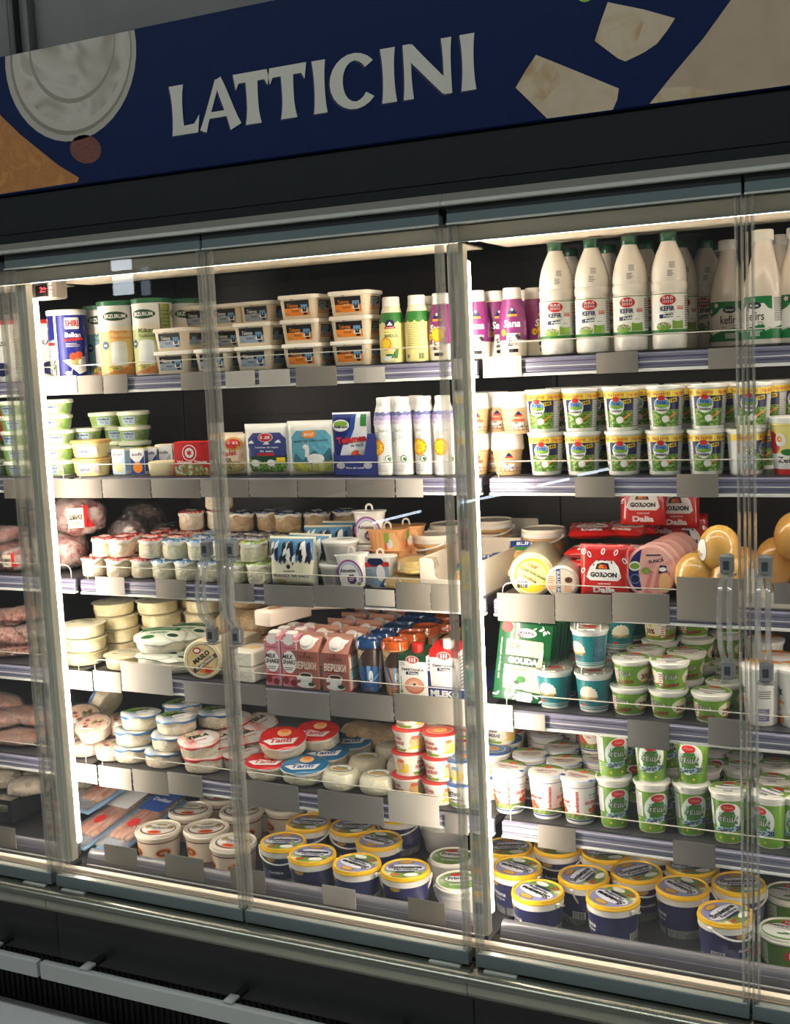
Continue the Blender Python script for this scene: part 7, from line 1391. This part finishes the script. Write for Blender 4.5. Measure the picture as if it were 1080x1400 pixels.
# ---- shelf 5, meat chiller and left
for k, (px, py, y, z, rz, ry) in enumerate(((-5, 1030, .08, 0, .9, 0), (28, 1035, .07, 0, .2, 0), (10, 1005, .09, .045, .8, -.1), (42, 1000, .13, .048, .3, .15), (66, 1020, .16, 0, 1.2, 0), (-4, 985, .12, .088, .7, .2))):
    one('roast', px, py, 5, y, f'roast meat pack on the fifth shelf, {ORD[k]} of the heap', 'roast meat packs in the meat chiller', z=z, rz=rz, ry=ry, sc=.9)
DL = 'clear tubs of rolled cheese'
for k, (px, py, y, z, rx, rz) in enumerate(((118, 1035, .062, 0, 0, 0), (155, 1040, .058, 0, 0, .6), (130, 995, .07, .056, .32, .2), (112, 980, .13, .06, .5, .9), (168, 990, .14, .05, 0, .4), (150, 1010, .16, 0, 0, .4))):
    one('deli', px, py, 5, y, f'clear tub of rolled cheese with herbs, {ORD[k]} of the pile', DL, z=z, rx=rx, rz=rz)
OV = 'oval brine cheeses with printed lids'
for px, py, y, z, k, rz, rx, l in ((184, 1035, .066, 0, 'blue', .3, 0, 'blue lid, bottom left'), (226, 1048, .06, 0, 'blue', .1, 0, 'blue lid, bottom middle'), (280, 1052, .06, 0, 'red', .25, 0, 'red lid, bottom right'), (184, 1003, .075, .047, 'blue', .2, 0, 'blue lid, second layer left'), (234, 1010, .075, .047, 'blue', .0, .06, 'blue lid, second layer middle'), (274, 1022, .062, .047, 'red', .3, .22, 'red lid, second layer right'), (192, 975, .085, .094, 'blue', .3, 0, 'blue lid, third layer left'), (241, 978, .085, .094, 'blue', .4, .05, 'blue lid, third layer middle'), (300, 1010, .12, .03, 'red', .5, .2, 'red lid, behind the right one'), (296, 973, .19, .085, 'blue', .2, 0, 'blue lid, high behind the seam'), (250, 960, .19, .10, 'blue', .9, 0, 'blue lid, back middle'), (296, 1045, .16, 0, 'red', .5, 0, 'red lid, low behind the seam'), (318, 990, .22, .06, 'red', .2, .2, 'red lid, high right of seam'), (152, 958, .24, .10, 'blue', 1.5, -1.2, 'tilted on its side at the back'), (340, 1000, .19, .03, 'red', .4, .25, 'red lid, first behind the slab cheeses'), (352, 985, .25, .05, 'red', .9, .25, 'red lid, second behind the slab cheeses'), (330, 1020, .12, .0, 'red', .6, .1, 'red lid, low beside the slab cheeses')):
    one('oval_'+k, px, py, 5, y, f'oval brine cheese, {l}', OV, z=z, rz=rz, rx=rx)
SL = 'flat brine cheeses with family picture lids'
for px, py, y, z, k, rz, rx, l in ((368, 1055, .060, .0095, 'red', .15, .15, 'red lid, bottom front'), (418, 1060, .060, .012, 'blue', .25, .2, 'blue lid, front'), (388, 1015, .10, .068, 'red', .3, .35, 'red lid, upper left'), (436, 1000, .19, .066, 'red', .0, .3, 'red lid, upper right'), (412, 1020, .19, .006, 'red', .6, .1, 'red lid, lower behind'), (446, 1030, .165, .016, 'blue', .35, .2, 'blue lid, second in line'), (480, 1015, .265, .022, 'blue', .3, .2, 'blue lid, third in line')):
    one('slab_'+k, px, py, 5, y, f'flat brine cheese, {l}', SL, z=z, rz=rz, rx=rx)
FC = 'fresh cheeses with small oval labels'
for i, (px, py, y, z) in enumerate(((467, 1068, .056, 0), (518, 1068, .056, 0), (495, 1045, .13, .004), (541, 1045, .13, 0), (524, 1025, .205, .012), (552, 1015, .26, .03))): one('fresh', px, py, 5, y, f'round fresh cheese with oval label, {ORD[i]} of six', FC, z=z, rz=.1*i)
for k in range(3): one('tan_ball', 490+k*18, 985, 5, .32, f'tan wrapped cheese ball on fifth shelf, {ORD[k]} at the back', TB, z=.02, rz=k)
LR = 'red-lidded cream cups stacked'
def lstack(px, py, y, n, desc, key='lak_red', rz=0, lab='red-lidded', g=LR, lay0=0):
    for k in range(n): one(key, px+random.uniform(-1, 1), py-k*33, 5, y, f'{lab} cream cup, {LAY[k+lay0]} {desc}', g, z=(k+lay0)*.0625, rz=rz+random.choice((-.7, 0, .2, .6)))
lstack(561, 1080, .06, 4, 'of the left stack', rz=.2); lstack(603, 1090, .048, 3, 'of the front stack', rz=.0); lstack(588, 1050, .15, 4, 'of the second row stack'); lstack(622, 1060, .14, 3, 'of the stack behind the post', rz=.3)
LB_ = 'blue-lidded cream cups'
lstack(634, 1085, .05, 2, 'left of the mullion post', 'lak_blue', .2, 'blue-lidded', LB_); lstack(668, 1050, .10, 2, 'right of the lit strip', 'lak_blue', .2, 'blue-lidded', LB_); lstack(684, 1040, .19, 3, 'behind the strawberry cups', 'lak_blue', .1, 'blue-lidded', LB_)
lstack(686, 1000, .27, 4, 'at the back right of the post', 'lak_red', .1)
# ---- shelf 5, right
SW = 'white strawberry sour cream cups'
for px, py, y, z, rz, l in ((697, 1085, .052, 0, -.1, 'front left'), (748, 1085, .050, 0, .1, 'front middle'), (793, 1095, .044, 0, -.25, 'front right'), (722, 1050, .145, 0, .3, 'second row left'), (772, 1050, .14, 0, .2, 'second row middle'), (815, 1060, .14, 0, .3, 'second row right'), (768, 1025, .235, 0, .2, 'third row middle'), (812, 1030, .23, 0, .1, 'third row right'), (722, 1025, .24, 0, .1, 'third row left'), (812, 990, .23, .112, .1, 'stacked on the third row'), (770, 1000, .32, .03, .1, 'fourth row'), (748, 1000, .33, .0, .2, 'fourth row left')):
    one('straw_cup', px, py, 5, y, f'white strawberry cream cup, {l}', SW, z=z, rz=rz)
TLG = 'tall green sour cream cups'
for px, py, y, lay, rz, l in ((840, 1105, .046, 0, .55, 'bottom front, leftmost'), (892, 1110, .046, 0, .6, 'bottom front, second from left'), (945, 1108, .060, 0, .45, 'bottom front, third from left'), (996, 1115, .044, 0, .15, 'bottom front, left of seam'), (1054, 1120, .046, 0, -.55, 'bottom front, right of seam'), (838, 1038, .050, 1, .65, 'top front, left'), (891, 1048, .048, 1, .20, 'top front, middle'), (947, 1042, .062, 1, -.05, 'top front, right'), (858, 1080, .14, 0, .2, 'bottom second row, leftmost'), (910, 1080, .14, 0, .2, 'bottom second row, second'), (960, 1080, .15, 0, .2, 'bottom second row, third'), (1006, 1070, .135, 0, .1, 'bottom second row, by the seam'), (1056, 1075, .135, 0, .1, 'bottom second row, right of seam'), (858, 1010, .14, 1, .1, 'top second row, left'), (915, 1015, .15, 1, .1, 'top second row, middle'), (1012, 1040, .225, 0, .1, 'bottom third row, by the seam'), (1060, 1045, .225, 0, .2, 'bottom third row, right of seam'), (968, 1020, .24, 0, .2, 'bottom third row, middle'), (1010, 1020, .31, 0, .2, 'bottom fourth row, by the seam'), (1090, 1100, .06, 0, .1, 'at the right edge')):
    one('tall_green', px, py, 5, y, f'tall green cream cup, {l}', TLG, z=lay*.1215, rz=rz)
# ---- bottom deck: goods stand behind the lip
def deck(key, px, py, top, y, label, group, rz=0, z=0, rx=0):
    return one(key, px, py, 6, y, label, group, z=z, rz=rz, rx=rx)
YFD = 0
one('crate', 2, 1125, 6, .16, 'black plastic crate of pale sausages at the left edge', z=.03)
for k, (px, py, y, z, rz) in enumerate(((2, 1085, .15, .105, .3), (42, 1090, .14, .10, .9), (20, 1072, .21, .15, .2), (60, 1095, .24, .09, .5), (8, 1120, .13, .038, .1))): one('pale_pack', px, py, 6, y, f'clear pack of pale sausages over the black crate, {ORD[k]} of the heap', 'pale sausage packs', z=z, rz=rz, sc=.9)
for k, (px, py, y, z, rz) in enumerate(((128, 1095, .22, .05, .4), (112, 1090, .26, .09, 1.1), (165, 1085, .30, .09, .3))): one('pale_pack', px, py, 6, y, f'clear pack of pale sausages right of lit strip, {ORD[k]} of three', 'pale sausage packs', z=z, rz=rz)
one('long_pack_b', 150, 1130, 6, .12, 'long flat pack of orange strips on the bottom deck', 'long flat film packs', z=.055, rz=-.12, rx=.2); one('long_pack', 195, 1125, 6, .13, 'long flat pack of small sausages with blue header', 'long flat film packs', z=.055, rz=-.12, rx=.2); one('long_pack_b', 160, 1110, 6, .22, 'long flat pack lying behind the other two', 'long flat film packs', z=.12, rz=-.2, rx=.2)
ST = 'white-lidded salad tubs'
def pail(key, h, px, py, rz, label, group, z=0):
    sc = .95 if 'yellow' in key else 1; h *= sc; p = atz(px, py, SH[6]+z+h); p.y = max(p.y, .197); return place(key, (p.x, p.y, SH[6]+z), label, group, rz=rz, sc=sc)
for px, py, rz, l in ((216, 1132, .2, 'front, leftmost'), (282, 1131, .5, 'front, second'), (319, 1150, 0, 'front, beside the seam'), (260, 1106, .3, 'second row, left'), (330, 1107, .2, 'second row, right'), (353, 1126, .3, 'right of the seam'), (300, 1088, .3, 'third row, left'), (368, 1092, .3, 'third row, right')):
    pail('salad_pail', .085, px, py, rz, f'ivory salad tub with white lid, {l}', ST)
YP = 'yellow-lidded sour cream buckets'
for px, py, rz, k, l in ((387, 1150, .3, '', 'front row, right of left seam'), (427, 1167, .25, '_drop', 'front row, second'), (488, 1180, 2.9, '', 'front row, third'), (554, 1188, .35, '_drop', 'front row, beside the white buckets'), (422, 1124, .2, '', 'second row, left'), (482, 1129, .3, '', 'second row, middle'), (518, 1148, 3.0, '', 'second row, right'), (545, 1112, .2, '', 'third row, right'), (450, 1098, .3, '', 'third row, left')):
    pail('yellow_pail'+k, .114, px, py, rz, f'yellow-lidded bucket in the middle chiller, {l}', YP)
for px, py, rz, z, l in ((617, 1170, .2, .0, 'upper'), (627, 1203, .4, .0, 'front, left of mullion post'), (593, 1134, .3, .0, 'behind')): pail('white_pail', .082, px, py, rz, f'white-rimmed bucket with green lid print, {l}', 'white buckets with green lids', z)
for px, py, rz, k, l in ((707, 1185, 2.9, '', 'front row, leftmost by the post'), (735, 1218, 2.7, '', 'front row, second'), (838, 1226, 2.6, '', 'front row, third'), (992, 1248, 1.2, '', 'front row, beside the right seam'), (798, 1197, 1.4, '_drop', 'second row, left'), (933, 1212, 2.6, '', 'second row, before the seam'), (870, 1191, .9, '', 'second row, middle'), (1010, 1207, .4, '', 'second row, at the seam'), (694, 1159, .4, '', 'third row, leftmost'), (755, 1166, .2, '', 'third row, second'), (823, 1173, .4, '', 'third row, third'), (888, 1168, .5, '', 'third row, fourth'), (945, 1184, .5, '', 'third row, fifth')):
    pail('yellow_pail'+k, .114, px, py, rz, f'yellow-lidded bucket in the right chiller, {l}', YP)
pail('green_pail', .074, 1074, 1270, -.1, 'green tub with white lid at the right edge, front', 'green tubs with white lids'); pail('green_pail', .074, 1080, 1219, .1, 'green tub with white lid at the right edge, behind', 'green tubs with white lids')

# ------------------------------------------------------------------ price cards in front of the rails
CG = mat('card_greige', (128, 120, 111), .55); CW = mat('card_white', (184, 177, 168), .5); CGR = mat('card_grey', (112, 108, 104), .55)
def card(x0, y0, x1, y1, m, label, Y=.172):
    a, b_ = at(x0, (y0+y1)/2, Y), at(x1, (y0+y1)/2, Y); t = at((x0+x1)/2, y0, Y).z; q = at((x0+x1)/2, y1, Y).z
    b = MB(); w_ = b_.x-a.x; b.box(0, 0, 0, w_, .0022, t-q, m, .0008)
    if label in SEEN or not 4 <= len(label.split()) <= 16: print('LABEL?', label)
    SEEN.add(label)
    o = obj('price_card', b.build('price_card'), None, (a.x, Y, q)); tag(o, label, 'price card', 'blank price cards on the rails')
    return o
CARDS = [
 (62, 514, 105, 540, CW, 'below the blue cheese tin'), (106, 513, 140, 539, CG, 'below the blue-grey tin'), (141, 512, 174, 538, CG, 'below the orange-printed tin'), (247, 508, 292, 533, CG, 'left of the top left door seam'), (308, 507, 348, 529, CW, 'right of the seam, top shelf, first white one'), (354, 505, 396, 527, CW, 'top shelf, second white one right of seam'), (404, 501, 460, 528, CG, 'below the left orange tub stack'), (483, 502, 526, 523, CW, 'below the right orange tub stack'),
 (660, 487, 713, 516, CW, 'below the purple bottle with cow picture'), (815, 481, 872, 510, CG, 'below the second and third kefir bottles'), (968, 475, 1027, 504, CG, 'on the top right door seam'),
 (5, 655, 72, 682, CG, 'second shelf, at the left post'), (73, 655, 139, 681, CG, 'second shelf, below the green spread tubs'), (140, 655, 206, 681, CG, 'second shelf, below the small cartons'), (207, 655, 273, 681, CG, 'second shelf, below the red box'), (274, 655, 340, 680, CG, 'second shelf, below the snack bags'), (341, 655, 406, 680, CG, 'below the sheep cheese pack'), (407, 655, 472, 680, CG, 'below the goat cheese pack'), (473, 655, 539, 680, CG, 'below the deep blue tray'), (541, 655, 578, 680, CW, 'below the tall white hill bottles'),
 (786, 652, 840, 680, CG, 'below the second navy cream cup'), (925, 648, 982, 680, CG, 'below the fifth navy cream cup'),
 (131, 789, 170, 813, CW, 'below the red-lidded brine cheeses'), (213, 792, 254, 818, CG, 'below the blue-lidded brine cheeses'), (314, 798, 347, 822, CGR, 'behind the middle door handles'), (361, 800, 428, 829, CGR, 'below the cow pattern pouch'), (429, 801, 497, 831, CGR, 'below the purple arc cup'), (499, 806, 539, 829, CW, 'white, below the orange cream cheese cups'), (541, 797, 588, 834, CG, 'below the string cheese'), (589, 799, 636, 836, CG, 'below the white display tray'),
 (680, 812, 758, 851, CG, 'below the round cheese rolls'), (759, 812, 836, 851, CG, 'below the standing red packs'), (837, 811, 915, 851, CG, 'below the oval ham packs'), (925, 790, 1020, 850, CG, 'large, below the yellow cheese balls'), (1058, 797, 1084, 826, CGR, 'at the right edge, third shelf'),
 (90, 917, 126, 943, CW, 'fourth shelf, beside the lit strip'), (128, 918, 165, 946, CW, 'below the single cheese wheel'), (166, 908, 235, 948, CW, 'large white, below the curd packs'), (252, 934, 308, 962, CGR, 'below the round butter tub'), (309, 935, 363, 963, CGR, 'below the butter bricks'), (365, 946, 450, 981, CGR, 'below the milkshake cartons'), (451, 948, 537, 983, CGR, 'below the brown cream cartons'), (539, 952, 638, 989, CG, 'below the white cream carton'),
 (660, 963, 701, 999, CW, 'below the green cheese sleeves, left'), (703, 976, 745, 998, CW, 'narrow white, below the green cheese sleeves'), (858, 986, 915, 1024, CGR, 'below the low green cups'), (968, 983, 1025, 1020, CGR, 'below the low green cups at the seam'),
 (97, 1044, 132, 1070, CW, 'fifth shelf, first from the lit strip'), (135, 1049, 179, 1078, CW, 'fifth shelf, second from the lit strip'), (182, 1054, 230, 1085, CG, 'fifth shelf, third from the lit strip'), (229, 1058, 276, 1088, CG, 'fifth shelf, fourth from the lit strip'), (330, 1070, 408, 1106, CGR, 'below the flat red-lidded cheese'), (435, 1085, 524, 1123, CGR, 'below the fresh cheeses'), (531, 1086, 600, 1128, CW, 'tall white, below the red-lidded cups'), (608, 1113, 640, 1140, CGR, 'fifth shelf, left of the mullion post'),
 (735, 1130, 787, 1162, CG, 'below the white strawberry cups'), (920, 1152, 978, 1185, CGR, 'below the tall green cups')]
for x0, y0, x1, y1, mt, l in CARDS: card(x0, y0, x1, y1, mt, ('blank price card '+l) if len(('blank price card '+l).split()) <= 16 else 'price card '+l)
for x0, y0, x1, y1, mt, l in ((-10, 1130, 21, 1158, CG, 'before the black crate'), (143, 1157, 187, 1183, CG, 'before the long flat packs'), (226, 1171, 278, 1202, CG, 'before the salad tubs'), (315, 1188, 362, 1218, CG, 'bottom deck, on the left door seam'), (441, 1213, 486, 1240, CW, 'white, before the yellow-lidded buckets'), (558, 1231, 608, 1262, CG, 'bottom deck, left of the mullion post')):
    card(x0, y0, x1, y1, mt, 'blank price card '+l, .086)
